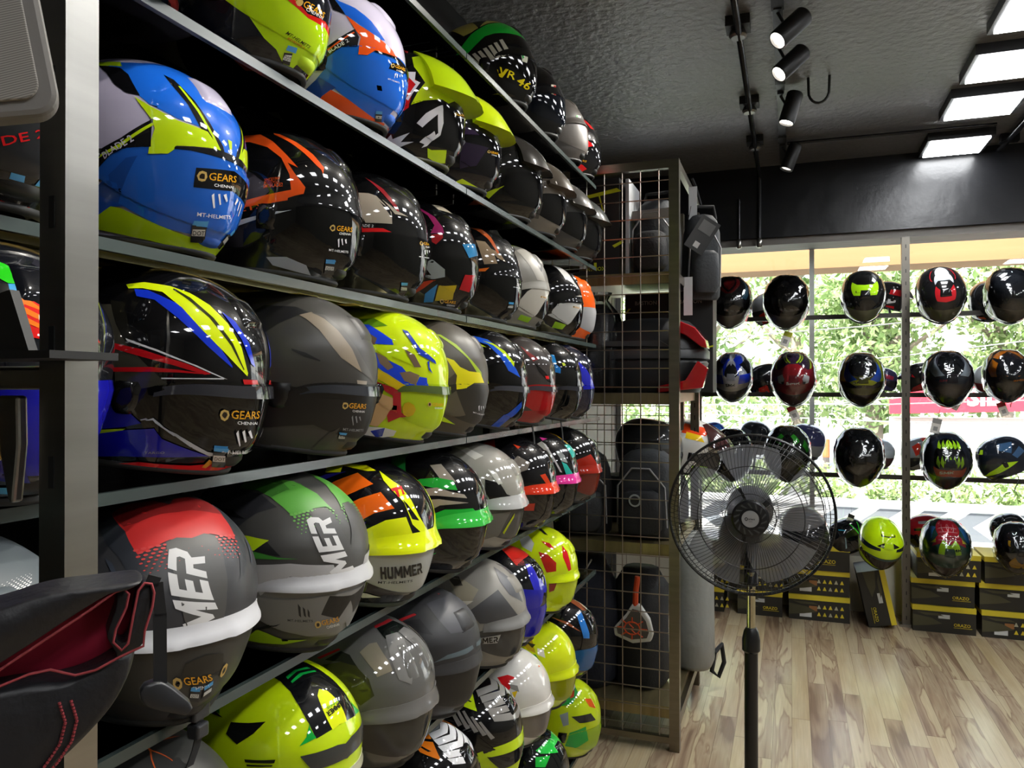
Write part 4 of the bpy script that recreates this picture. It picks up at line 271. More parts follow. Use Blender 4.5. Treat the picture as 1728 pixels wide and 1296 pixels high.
 'W4d': [('bp','c89a20',[19.4,55.2,24.5,59.7,40.3,48.7,34.2,46.7]),('bp','c89a20',[63.4,-2.4,69.1,28.6,82.6,13.8,95.0,3.4,85.6,-12.3,69.0,-16.7])],
 'W4a': [('bp','2a7ab0',[-22.9,78.8,-43.0,99.5,-3.9,98.4,-8.9,84.7])],
 'V1a': [('bp','25a838',[-20,0,30,0,30,60,-20,60]),('bp','c8281c',[-40,-60,40,-60,40,-30,-40,-30])],
 'V1b': [('bp','d83a20',[30,-10,60,-20,50,-60,20,-50]),('bp','dcdee0',[-30,10,20,20,10,50,-30,50])],
 'V1c': [('bp','c81c24',[0,0,60,0,60,30,0,20]),('bp','dadada',[0,-40,30,-30,30,-20,0,-20]),('bp','c81c24',[0,-70,30,-60,30,-45,0,-45])],
 'V1d': [('bp','d85a1c',[50,-50,70,-50,70,-40,50,-42])],
 'V2a': [('bp','3a8ab4',[-30,20,30,20,30,60,-30,60])],
 'V2b': [('bp','d83424',[20,-20,50,-30,50,-70,10,-60]),('bp','5a6066',[-20,10,10,20,5,26,-25,18])],
 'V2c': [('bp','c41c24',[0,-20,50,-40,60,-60,10,-50]),('bp','c41c24',[40,0,60,10,50,20])],
 'V2e': [('bp','a8304c',[0,10,60,0,60,20,0,30])],
 'V3a': [('bp','2c7ae0',[-30,20,30,20,30,50,-30,50])],
 'V3b': [('bp','6a7684',[-40,20,40,20,40,35,-40,35])],
 'V3c': [('bp','c8302c',[20,10,60,10,60,-10,20,-10])],
 'V3d': [('bp','2a9a3a',[-10,0,30,10,30,30,-10,20]),('bp','c42830',[0,-30,50,-30,50,-5,0,-5])],
 'V3e': [('bp','d83a2a',[-40,30,-10,20,-10,70,-40,70]),('bp','d83a2a',[10,10,40,0,40,40,10,50]),('bp','2f3338',[-60,-20,0,-30,0,-5,-60,0])],
 'V4a': [('bp','3ae03a',[-50,40,-46,40,-10,-40,-14,-42]),('bp','3ae03a',[-20,45,-16,45,-30,-10,-34,-10]),('bp','3ab0d8',[10,30,30,40,30,44,10,34]),('bp','8fb0b8',[20,10,24,10,34,-30,30,-30])],
 'V4b': [('bp','9aa0a6',[-60,20,0,30,0,40,-60,34]),('bp','151517',[-50,-60,60,-60,60,-20,-50,-10]),('bp','16161a',[-40,0,20,5,20,14,-40,12])],
 'V4c': [('bp','2c2ca8',[-60,-60,20,-70,40,-30,-50,-20]),('bp','c0e02c',[-20,10,30,14,30,22,-20,20])],
 'K1': [('bp','55595c',[-20,10,50,20,60,5,-20,-5]),('bp','b8dc20',[20,-60,50,-60,50,-45,20,-45])],
 'K2': [('bp','e8481c',[-10,30,40,30,50,50,-10,55]),('bp','f0c820',[0,20,40,16,30,30,0,34]),('bp','8ac020',[20,-60,50,-60,50,-35,20,-35])],
}
HELMETS = {
 'C1': ((-0.84, 0.8065, 1.6277), (3, 3, 0), 0.95, {'body': 'c4bdd6', 'visor': '2160c4', 'trim': '0d0d0e', 'chinc': '1f55b0'}, 'blue and lime full face helmet with BLADE 2 lettering, right of the steel post', 'helmets on the third glass shelf'),
 'C2': ((-0.84, 1.0974, 1.6277), (15, 3, 0), 0.95, {'body': '0d0d0e', 'lip': '0d0d0e', 'liph': 0.004}, 'glossy black full face helmet with orange band and MT HELMETS lettering', 'helmets on the third glass shelf'),
 'C3': ((-0.84, 1.3581, 1.6277), (15, 3, 0), 0.95, {'body': '0d0d0e'}, 'black full face helmet with cream panels and a red stripe', 'helmets on the third glass shelf'),
 'C4': ((-0.84, 1.6226, 1.6277), (15, 3, 0), 0.95, {'body': '0b0b0d'}, 'black full face helmet with pink eyelid and grey shark graphic', 'helmets on the third glass shelf'),
 'C5': ((-0.84, 1.9306, 1.6277), (15, 3, 0), 0.95, {'body': '0c0c0d', 'lip': '0c0c0d'}, 'black full face helmet with tan panels and an orange flash', 'helmets on the third glass shelf'),
 'C6': ((-0.84, 2.1866, 1.6277), (15, 3, 0), 0.95, {'matte': True, 'body': '7d7a72', 'visor': '151515', 'lip': '8f8c84'}, 'matt silver full face helmet with lime crown and white cheek panels', 'helmets on the third glass shelf'),
 'C7': ((-0.84, 2.5879, 1.6277), (15, 3, 0), 0.95, {'body': '0b0b0c', 'visor': '0a0a0b', 'lip': '0b0b0c'}, 'glossy black helmet with lime crown stripe and white chin panels', 'helmets on the third glass shelf'),
 'C8': ((-0.84, 2.7798, 1.6277), (15, 3, 0), 0.95, {'body': 'ee5d10', 'visor': 'a9a9ab', 'chinc': '333'}, 'orange full face helmet with white chin at the far end of the third shelf', 'helmets on the third glass shelf'),
 'D1': ((-0.8, 0.7815, 1.3536), (15, 8, 0), 0.95, {'body': '0a0a0c', 'visor': '0a0a0b', 'band': '2c2c30', 'trim': '0d0d0e'}, 'glossy black full face helmet with neon yellow and blue crown stripes and red side lines', 'helmets on the fourth glass shelf'),
 'D2': ((-0.8, 1.0639, 1.3536), (15, 8, 0), 0.95, {'matte': True, 'body': '3d3b37', 'visor': '0d0d0e', 'band': '33353a', 'vmatte': True}, 'matt dark grey full face helmet with a beige crown panel', 'helmets on the fourth glass shelf'),
 'D3': ((-0.8, 1.3473, 1.3536), (15, 8, 0), 0.95, {'body': 'c8e012', 'visor': 'b3cf12', 'band': '49582a', 'liph': 0}, 'neon yellow full face helmet covered with blue, tan and red patches', 'helmets on the fourth glass shelf'),
 'D4': ((-0.8, 1.5622, 1.3536), (15, 8, 0), 0.95, {'matte': True, 'body': '4d473d', 'visor': '2d2b27', 'vmatte': True}, 'matt grey brown full face helmet with a bright yellow side fin', 'helmets on the fourth glass shelf'),
 'D5': ((-0.8, 1.8411, 1.3536), (15, 8, 0), 0.95, {'body': '08080a', 'band': '3a3a40', 'visor': '08090a'}, 'glossy black helmet with blue and lime crown stripe', 'helmets on the fourth glass shelf'),
 'D6': ((-0.8, 2.0923, 1.3536), (15, 8, 0), 0.95, {'body': '3b3634', 'band': '3a3036', 'visor': 'a81a1c'}, 'dark grey helmet with a red chin and red crown streak', 'helmets on the fourth glass shelf'),
 'D7': ((-0.8, 2.3874, 1.3536), (15, 8, 0), 0.95, {'body': '08090b', 'band': '2a2a30'}, 'glossy black helmet splashed with blue and yellow graffiti', 'helmets on the fourth glass shelf'),
 'D8': ((-0.8, 2.5557, 1.3536), (15, 8, 0), 0.95, {'body': '0a0d22', 'visor': '101530'}, 'dark blue full face helmet with white side strips at the end of the fourth shelf', 'helmets on the fourth glass shelf'),
 'E1': ((-0.8, 0.7894, 1.0596), (-22, 9, 0), 0.95, {'matte': True, 'body': '38383b', 'visor': '3a3936', 'vmatte': True, 'lip': 'c9c9cc', 'liph': 0.013, 'lipw': 0.042, 'lips': 1.0, 'vent': 0}, 'matt grey helmet with red halftone crown and large white MER lettering', 'helmets on the fifth glass shelf'),
 'E2': ((-0.8, 1.0439, 1.0635), (-8, 11, 0), 0.95, {'matte': True, 'body': '484744', 'visor': '828280', 'vmatte': True, 'lip': 'c4c4c6', 'liph': 0.013, 'lipw': 0.045, 'lips': 1.1, 'vent': 0}, 'matt grey helmet with green halftone crown and white MER lettering', 'helmets on the fifth glass shelf'),
 'E3': ((-0.8, 1.2906, 1.0596), (2, 9, 0), 0.95, {'body': '0c0c10', 'visor': 'a8a9a4', 'lip': 'e3f00e', 'liph': 0.015, 'lipw': 0.075, 'lips': 1.1, 'vent': 0, 'trim': '2b3328'}, 'glossy neon yellow helmet with two orange bands and HUMMER chin lettering', 'helmets on the fifth glass shelf'),
 'E4': ((-0.8, 1.556, 1.0596), (8, 9, 0), 0.95, {'body': '0c0c0d', 'visor': '171817', 'lip': '3cc44a', 'liph': 0.015, 'lipw': 0.07, 'lips': 1.1, 'vent': 0}, 'glossy black and green helmet with a grey swirl and green brow', 'helmets on the fifth glass shelf'),
 'E5': ((-0.8, 1.8098, 1.0596), (6, 9, 0), 0.95, {'body': '9a978f', 'visor': '4a4a48', 'lip': 'b9b9b8', 'liph': 0.014, 'lipw': 0.07, 'lips': 1.0}, 'white grey and black full face helmet with a white brow peak', 'helmets on the fifth glass shelf'),
 'E6': ((-0.8, 2.0935, 1.0596), (6, 9, 0), 0.95, {'body': '121113', 'visor': '1c1a19', 'lip': 'e23c20', 'liph': 0.014, 'lipw': 0.06, 'lips': 1.1}, 'black full face helmet with orange red brow and a grey side panel', 'helmets on the fifth glass shelf'),
 'E7': ((-0.8, 2.3367, 1.0596), (6, 9, 0), 0.95, {'body': '0e0e10', 'visor': '151517', 'lip': 'e8399c', 'liph': 0.014, 'lipw': 0.06, 'lips': 1.1, 'ventc': '38b8ac'}, 'black helmet with pink brow and turquoise centre vent', 'helmets on the fifth glass shelf'),
 'E8': ((-0.8, 2.6354, 1.0596), (6, 9, 0), 0.95, {'body': '0c0c0d', 'visor': '6a1a14', 'lip': '9c2416', 'liph': 0.012, 'lipw': 0.06, 'lips': 1.1}, 'red and black helmet with a thin yellow crown line, end of the fifth shelf', 'helmets on the fifth glass shelf'),
 'F0': ((-0.8, 0.7531, 0.7596), (-14, 9, 0), 0.95, {'matte': True, 'body': '3a3a38', 'visor': '1e1e1e', 'lip': '444442'}, 'matt dark grey helmet with thin orange outlines at the bottom edge beside the post', 'helmets on the sixth glass shelf'),
 'F1': ((-0.8, 1.0354, 0.7576), (-7, 8, 0), 0.95, {'body': 'c4e010', 'visor': '2a2b28', 'lip': 'b9b89a', 'liph': 0.004, 'lipw': 0.02, 'vent': 0}, 'glossy lime green helmet with black crown panel and HUMMER OASIS lettering', 'helmets on the sixth glass shelf'),
 'F2': ((-0.8, 1.3037, 0.7576), (-6, 8, 0), 0.95, {'body': '5e5d5b', 'visor': '33322f', 'lip': '6c6a68', 'liph': 0.01, 'lipw': 0.06, 'vent': 2, 'ventc': '676664'}, 'glossy silver grey helmet with raised centre vent and red trimmed black side', 'helmets on the sixth glass shelf'),
 'F3': ((-0.8, 1.535, 0.7556), (-4, 7, 0), 0.95, {'matte': True, 'body': '343436', 'visor': '1a1a1b', 'vmatte': True, 'lip': '3c3c3e', 'liph': 0.006}, 'matt charcoal full face helmet with red crown dash and small badge', 'helmets on the sixth glass shelf'),
 'F4': ((-0.8, 1.838, 0.7556), (4, 7, 0), 0.95, {'matte': True, 'body': '8b877f', 'visor': '3a3a3a', 'lip': '7d7c7a', 'liph': 0.014, 'lipw': 0.06, 'lips': 1.05}, 'matt grey and cream full face helmet with MER brow lettering', 'helmets on the sixth glass shelf'),
 'F5': ((-0.8, 2.0028, 0.7596), (4, 9, 0), 0.95, {'body': '0b0b0e', 'visor': '1a1aa0'}, 'glossy black helmet with red halftone crown and blue centre band', 'helmets on the sixth glass shelf'),
 'F6': ((-0.8, 2.3303, 0.7596), (4, 9, 0), 0.95, {'body': 'd3e812', 'visor': 'c4d80e', 'lip': 'd8ee12', 'liph': 0.01}, 'neon yellow helmet with red flames, far end of the sixth shelf', 'helmets on the sixth glass shelf'),
 'G1': ((-0.8, 1.5293, 0.4596), (4, 8, 0), 0.95, {'body': '0c0c0d'}, 'black and white striped full face helmet with orange side shapes', 'helmets on the seventh glass shelf'),
 'G2': ((-0.8, 1.8165, 0.4556), (4, 6, 0), 0.95, {'body': '0c0c0d', 'visor': 'c3e010', 'lip': 'c3e010', 'liph': 0.004, 'lipw': 0.05}, 'black and grey striped full face helmet with lime brow', 'helmets on the seventh glass shelf'),
 'G3': ((-0.8, 2.0634, 0.4556), (4, 6, 0), 0.95, {'body': 'd9d6d0', 'visor': '77706a', 'lip': 'dedbd6', 'liph': 0.012, 'vent': 0}, 'glossy white full face helmet with red cartoon splash', 'helmets on the seventh glass shelf'),
 'G4': ((-0.8, 2.3325, 0.4556), (4, 6, 0), 0.95, {'body': 'd6e614', 'visor': '9aa012', 'lip': 'd6e614', 'liph': 0.012, 'vent': 0}, 'neon yellow full face helmet with small brown and white figure on its side', 'helmets on the seventh glass shelf'),
 'G5': ((-0.8, 2.5998, 0.4616), (4, 9, 0), 0.95, {'body': '0d0d10', 'visor': '2a5f9c'}, 'glossy black helmet with blue vent panel and orange lines', 'helmets on the seventh glass shelf'),
 'H1': ((-0.8, 1.9194, 0.1576), (4, 8, 0), 0.95, {'body': '101011'}, 'black helmet with orange red stripes cut by the bottom edge on the lowest shelf', 'helmets on the lowest glass shelf'),
 'H2': ((-0.8, 2.2404, 0.1576), (4, 8, 0), 0.95, {'body': '0d1010'}, 'black helmet with bright green checks on the lowest shelf', 'helmets on the lowest glass shelf'),
 'H3': ((-0.8, 2.671, 0.1536), (4, 6, 0), 0.95, {'body': 'c4dc18', 'visor': '9cc020'}, 'lime and green cartoon helmet at the far end of the lowest shelf', 'helmets on the lowest glass shelf'),
 'B0': ((-0.82, 0.7098, 1.9228), (10, 0, 0), 0.96, {'body': '101012', 'visor': '6d1a18', 'trim': 'a31c18', 'film': 1}, 'black and red helmet in plastic, leftmost above the blue helmets', 'helmets on the second glass shelf'),
 'B1': ((-0.82, 0.979, 1.9228), (10, 0, 0), 0.96, {'body': '10121a', 'visor': 'b9dc10', 'chinc': 'b9dc10'}, 'neon yellow and black helmet with GEARS CHENNAI sticker at the top edge', 'helmets on the second glass shelf'),
 'B2': ((-0.82, 1.2368, 1.9228), (10, 0, 0), 0.96, {'body': 'c9c2d8', 'visor': '1c62cc', 'chinc': '1c62cc'}, 'blue white and orange full face helmet with BLADE 2 side lettering on the second shelf', 'helmets on the second glass shelf'),
 'B3': ((-0.82, 1.5094, 1.9228), (10, 0, 0), 0.96, {'body': '0e0e10', 'peak': ('c3e412', 0.05, 0.045), 'visor': '0c0c0e', 'trim': '3a3d18', 'vent': 0}, 'lime and black off-road helmet with large white badge and red patch', 'helmets on the second glass shelf'),
 'B4': ((-0.82, 1.7332, 1.9228), (10, 0, 0), 0.96, {'body': '100e16', 'peak': ('cfe412', 0.045, 0.05), 'visor': '0c0c0f', 'vent': 0}, 'black and purple off-road helmet with a lime peak', 'helmets on the second glass shelf'),
 'B5': ((-0.82, 2.0746, 1.9228), (10, 0, 0), 0.96, {'body': '121212', 'peak': ('2a2826', 0.035, 0.05), 'visor': '0d0d0e'}, 'black helmet with a yellow crown line and long dark peak', 'helmets on the second glass shelf'),
 'B6': ((-0.82, 2.3226, 1.9228), (10, 0, 0), 0.96, {'body': '6e675e', 'peak': ('5d554b', 0.04, 0.05), 'visor': '121213'}, 'satin grey brown adventure helmet with a wide peak', 'helmets on the second glass shelf'),
 'B7': ((-0.82, 2.5865, 1.9228), (10, 0, 0), 0.96, {'body': '3c3b3a', 'peak': ('4d4b48', 0.04, 0.05), 'visor': '111112'}, 'orange and graphite adventure helmet with peak, second from the end of the second shelf', 'helmets on the second glass shelf'),
 'B8': ((-0.82, 2.8102, 1.9228), (10, 0, 0), 0.96, {'body': '1f1e1e', 'peak': ('3a3d3c', 0.045, 0.05), 'visor': '0e0e0f'}, 'black and orange adventure helmet at the far end of the second shelf', 'helmets on the second glass shelf'),
 'A0': ((-0.83, 1.2329, 2.2381), (4, -4, 0), 0.97, {'body': '8fae20', 'visor': '9fc020', 'trim': '2c3010'}, 'lime green helmet with a paper tag at the upper edge of the picture', 'helmets on the top glass shelf'),
 'A1': ((-0.83, 2.0804, 2.2405), (4, -6, 0), 0.97, {'body': '0c0c0c', 'visor': '0a0a0b', 'lip': '101010'}, 'black helmet with green arc, white bars and yellow VR 46 lettering', 'helmets on the top glass shelf'),
 'A2': ((-0.83, 2.395, 2.2436), (4, -8, 0), 0.97, {'body': '0b0b0d', 'visor': '10141c', 'lip': '151518'}, 'dark blue black full face helmet with small tricolour badge on the top shelf', 'helmets on the top glass shelf'),
 'A3': ((-0.83, 2.6898, 2.2436), (4, -8, 0), 0.97, {'matte': True, 'body': '4c4743', 'visor': '5c5650', 'vmatte': True, 'lip': '4a4541', 'liph': 0.008}, 'satin graphite full face helmet with small badge on the top shelf', 'helmets on the top glass shelf'),
 'A4': ((-0.83, 2.8784, 2.2405), (4, -6, 0), 0.97, {'body': '0e0e0f', 'visor': '121214'}, 'black and red helmet with KYT sticker at the far end of the top shelf', 'helmets on the top glass shelf'),
 'C0': ((-0.83, 0.5436, 1.6257), (0, 2, 0), 0.95, {'body': '101012', 'visor': '222326', 'trim': '0d0d0e'}, 'black helmet with red DE 2 lettering and DOT sticker, left of the steel post', 'helmets on the third glass shelf'),
 'D0': ((-0.8, 0.5471, 1.3496), (-6, 6, 0), 0.95, {'body': '101218', 'visor': '1616a0'}, 'multicolour cartoon helmet of green, orange and blue, half hidden by the steel post', 'helmets on the fourth glass shelf'),
 'E0': ((-0.8, 0.5087, 1.0576), (-10, 8, 0), 0.95, {'matte': True, 'body': '5c6468', 'visor': '2a2a2a', 'lip': 'c9c9cc', 'liph': 0.014, 'lipw': 0.07}, 'silver grey helmet with white dots behind the bag at the left', 'helmets on the fifth glass shelf'),
 'W1a': ((-0.3538, 5.0, 1.8827), (-90, 41, 0), 0.957, {'body': '131113', 'visor': '8f8c8a', 'film': 1, 'pose_down': 1}, 'black and dark red helmet, top row left beside the cage', 'helmets hanging on the window rails'),
 'W1b': ((-0.0276, 5.0, 1.8681), (-90, 41, 0), 0.983, {'body': '0d0d0f', 'visor': '605f5c', 'film': 1, 'tag': (0.0, -0.13, 20, 'b9c02c'), 'pose_down': 1}, 'glossy black helmet of the top window row with smoked visor', 'helmets hanging on the window rails'),
 'W1c': ((0.395, 5.0, 1.891), (-90, 41, 0), 0.942, {'body': '151617', 'visor': '5a5c48', 'strap': 0.13, 'pose_down': 1}, 'black and lime helmet of the top window row left of the slotted post', 'helmets hanging on the window rails'),
 'W1d': ((0.8021, 5.0, 1.8807), (-86, 41, 6), 0.988, {'body': '18181a', 'visor': '4d4c3c', 'strap': 0.05, 'pose_down': 1}, 'white red and black helmet right of the slotted post in the top row', 'helmets hanging on the window rails'),
 'W1e': ((1.1358, 5.0, 1.867), (-90, 41, 0), 0.918, {'body': '1f2228', 'visor': '5f5e58', 'film': 1, 'pose_down': 1}, 'dark graphite helmet cut by the right edge in the top window row', 'helmets hanging on the window rails'),
 'W2a': ((-0.3405, 5.0, 1.4271), (-90, 41, 0), 0.902, {'body': 'b9bcc4', 'visor': '44454a', 'film': 1, 'pose_down': 1}, 'blue white and black helmet with SMK lettering, second window row left', 'helmets hanging on the window rails'),
 'W2b': ((0.0119, 5.0, 1.4093), (-90, 41, 0), 0.964, {'body': '8c2430', 'visor': '55434a', 'film': 1, 'tag': (0.0, -0.12, -25, 'b3202a'), 'pose_down': 1}, 'red helmet with neon crown lines and cartoon eyes, second window row', 'helmets hanging on the window rails'),
 'W2c': ((0.3849, 5.0, 1.4075), (-90, 41, 0), 0.931, {'body': '5a5a20', 'visor': '3a3535', 'film': 1, 'strap': 0.1, 'pose_down': 1}, 'blue yellow and black helmet with yellow SMK badge left of the slotted post', 'helmets hanging on the window rails'),
 'W2d': ((0.8297, 5.0, 1.4087), (-90, 41, 0), 0.94, {'body': '2a2630', 'visor': '2a2a2c', 'film': 1, 'tag': (0.05, -0.05, 30, 'a8202a'), 'pose_down': 1}, 'grey white and dark navy helmet in the second row right of the slotted post', 'helmets hanging on the window rails'),
 'W2e': ((1.1194, 5.0, 1.4313), (-90, 41, 0), 0.86, {'body': '16181e', 'visor': '2c2c30', 'film': 1, 'strap': 0.11, 'tag': (-0.02, -0.12, -20, 'a01c28'), 'pose_down': 1}, 'black and orange helmet with SMK lettering at the right in the second row', 'helmets hanging on the window rails'),
 'W3a': ((-0.3478, 5.0, 0.9433), (-90, 41, 0), 0.956, {'body': '101113', 'visor': '4a4747', 'film': 1, 'pose_down': 1}, 'glossy black helmet behind the upper left of the fan guard', 'helmets hanging on the window rails'),
 'W3b': ((-0.0221, 5.0, 0.9571), (-90, 41, 0), 0.994, {'body': '1c201c', 'visor': '3d3d3a', 'film': 1, 'pose_down': 1}, 'black helmet with green patches behind the top of the fan guard', 'helmets hanging on the window rails'),
 'W3c': ((0.3708, 5.0, 0.947), (-90, 41, 0), 1.005, {'body': '0f1012', 'visor': '1f2022', 'strap': 0.0, 'film': 1, 'pose_down': 1}, 'glossy black helmet with SMK lettering in the third window row', 'helmets hanging on the window rails'),
 'W3d': ((0.8199, 5.0, 0.9463), (-90, 41, 0), 0.941, {'body': '232a3a', 'visor': '33302e', 'film': 1, 'strap': 0.03, 'tag': (-0.05, 0.3, 12, '9a9a98'), 'pose_down': 1}, 'black helmet with neon green flames in the third window row', 'helmets hanging on the window rails'),
 'W3e': ((1.141, 5.0, 0.964), (192, 22, 0), 0.801, {'body': '151c28', 'visor': '26302e', 'peak': None, 'strap': 0.12, 'pose_down': 1}, 'dark blue helmet with lime streaks turned left at the right edge of the third row', 'helmets hanging on the window rails'),
 'W4b': ((0.4673, 5.0, 0.4587), (-80, 37, -4), 0.902, {'body': 'c3ea0e', 'visor': '25201f', 'lip': '1c3430', 'liph': 0.003, 'lipw': 0.02, 'ventc': 'b8e010', 'pose_down': 1}, 'neon yellow helmet with diamond SMK badge in front of the yellow boxes', 'helmets hanging on the window rails'),
 'W4c': ((0.816, 5.0, 0.4578), (-90, 41, 0), 0.942, {'body': '244a3c', 'visor': '3d3734', 'film': 1, 'pose_down': 1}, 'red and green patterned helmet with lime SMK badge in the lowest window row', 'helmets hanging on the window rails'),
 'W4d': ((1.1636, 5.0, 0.489), (-90, 41, 0), 0.809, {'body': '121316', 'visor': '2a2a2a', 'film': 1, 'pose_down': 1}, 'black helmet with gold marks cut by the right edge above the boxes', 'helmets hanging on the window rails'),
 'W4a': ((0.0443, 5.0, 0.4531), (-70, 36, 0), 1.075, {'body': '17181c', 'visor': '3c3d42', 'pose_down': 1}, 'black helmet seen through the right half of the fan guard', 'helmets hanging on the window rails'),
 'W4e': ((-0.3033, 5.0, 0.4393), (-90, 36, 0), 0.952, {'body': '141518', 'visor': '2c3036', 'pose_down': 1}, 'dark helmet directly behind the hub of the fan', 'helmets hanging on the window rails'),
 'V1a': ((-0.4914, 5.3, 1.9473), (-150, 10, 0), 0.485, {'body': '16181a', 'visor': '202124', 'pose_down': 1}, 'black and green helmet peeping out behind the hanging backpack', 'helmets hanging on the window rails'),
 'V1b': ((-0.1056, 5.36, 1.877), (200, 16, 0), 0.769, {'body': 'a9aeb4', 'visor': '3a3a3a', 'pose_down': 1}, 'white and red off-road helmet turned left behind the top row', 'helmets hanging on the window rails'),
 'V1c': ((0.5631, 5.36, 1.941), (-10, 16, 0), 0.647, {'body': '1c1b1c', 'visor': '2a2a2a', 'peak': ('25201f', 0.07, 0.03), 'pose_down': 1}, 'black and red off-road helmet behind the slotted post in the top row', 'helmets hanging on the window rails'),
 'V1d': ((1.1154, 5.34, 1.8698), (-100, 22, 0), 0.824, {'body': '161618', 'visor': '1f2022', 'pose_down': 1}, 'glossy black helmet half behind the graphite one at the upper right', 'helmets hanging on the window rails'),
 'V2a': ((-0.4921, 5.32, 1.4682), (-150, 14, 0), 0.536, {'body': '20262c', 'visor': '26282c', 'pose_down': 1}, 'pale blue and black helmet peeping from behind the cage post', 'helmets hanging on the window rails'),
 'V2b': ((-0.1408, 5.36, 1.4123), (205, 14, 0), 0.728, {'body': '17191c', 'visor': '141414', 'peak': ('1c1e22', 0.06, 0.03), 'pose_down': 1}, 'black off-road helmet with red inside turned left in the second row', 'helmets hanging on the window rails'),
 'V2c': ((0.774, 5.36, 1.4307), (190, 10, 0), 0.65, {'body': '1a1a1c', 'visor': '222222', 'peak': ('141416', 0.07, 0.02), 'pose_down': 1}, 'black and red off-road helmet peak right of the slotted post in the second row', 'helmets hanging on the window rails'),
 'V2d': ((1.1079, 5.34, 1.4317), (-110, 20, 0), 0.561, {'body': '8b8f94', 'visor': '7c2a2a', 'pose_down': 1}, 'silver and red helmet peeping out left of the orange one', 'helmets hanging on the window rails'),
 'V2e': ((0.5338, 5.36, 1.4329), (-20, 10, 0), 0.524, {'body': '3a3a60', 'visor': '22222a', 'pose_down': 1}, 'red and violet striped helmet left of the slotted post in the second row', 'helmets hanging on the window rails'),
 'V3a': ((-0.4956, 5.34, 1.0435), (-140, 12, 0), 0.65, {'body': '1a2c8c', 'visor': '14141c', 'pose_down': 1}, 'blue helmet beside the cage in the third window row', 'helmets hanging on the window rails'),
 'V3b': ((-0.2338, 5.36, 1.0276), (-60, 14, 0), 0.752, {'body': '2a3036', 'visor': '202020', 'pose_down': 1}, 'dark helmet with pale arc between the helmets behind the fan', 'helmets hanging on the window rails'),
 'V3c': ((0.081, 5.36, 1.0046), (-50, 14, 0), 0.779, {'body': '3a3d66', 'visor': '8c8f98', 'pose_down': 1}, 'violet blue helmet with grey rim right behind the top of the fan', 'helmets hanging on the window rails'),
 'V3d': ((0.5095, 5.36, 0.9593), (-60, 16, 0), 0.63, {'body': '9aa4ac', 'visor': '4a3434', 'pose_down': 1}, 'white red and green helmet behind the black one in the third row', 'helmets hanging on the window rails'),
 'V3e': ((0.7714, 5.36, 0.9582), (200, 18, 0), 0.684, {'body': '8f949a', 'visor': '2c2c2e', 'pose_down': 1}, 'red and grey striped helmet just right of the slotted post in the third row', 'helmets hanging on the window rails'),
 'V4a': ((0.3542, 5.22, 0.4395), (200, 24, 0), 0.749, {'body': '121518', 'visor': '181b1e', 'tag': (-0.02, 0.26, 20, '2c2c2e'), 'pose_down': 1}, 'black helmet with thin neon lines turned left by the fan in the lowest row', 'helmets hanging on the window rails'),
 'V4b': ((0.7842, 5.3, 0.4825), (160, 14, 0), 0.7, {'body': 'a81a24', 'visor': '181819', 'pose_down': 1}, 'red and black helmet turned away right of the slotted post in the lowest row', 'helmets hanging on the window rails'),
 'V4c': ((1.2237, 5.3, 0.5365), (-150, 20, 0), 0.627, {'body': '15181a', 'visor': '1a1c28', 'pose_down': 1}, 'violet and black helmet with lime text behind the gold marked one', 'helmets hanging on the window rails'),
 'K1': ((-0.66, 3.72, 1.035), (0, 8, 0), 1.0, {'body': '3a3d40', 'visor': '303234'}, 'grey and black full face helmet lying behind the bags on the third cage shelf', 'helmets on the third cage shelf'),
 'K2': ((-0.5, 3.94, 1.02), (-5, 8, 0), 1.02, {'body': 'd8d8d2', 'visor': '3a3a3c', 'peak': ('3a1c1c', 0.08, 0.05)}, 'orange yellow and white off-road helmet behind the cage post', 'helmets on the third cage shelf'),
}
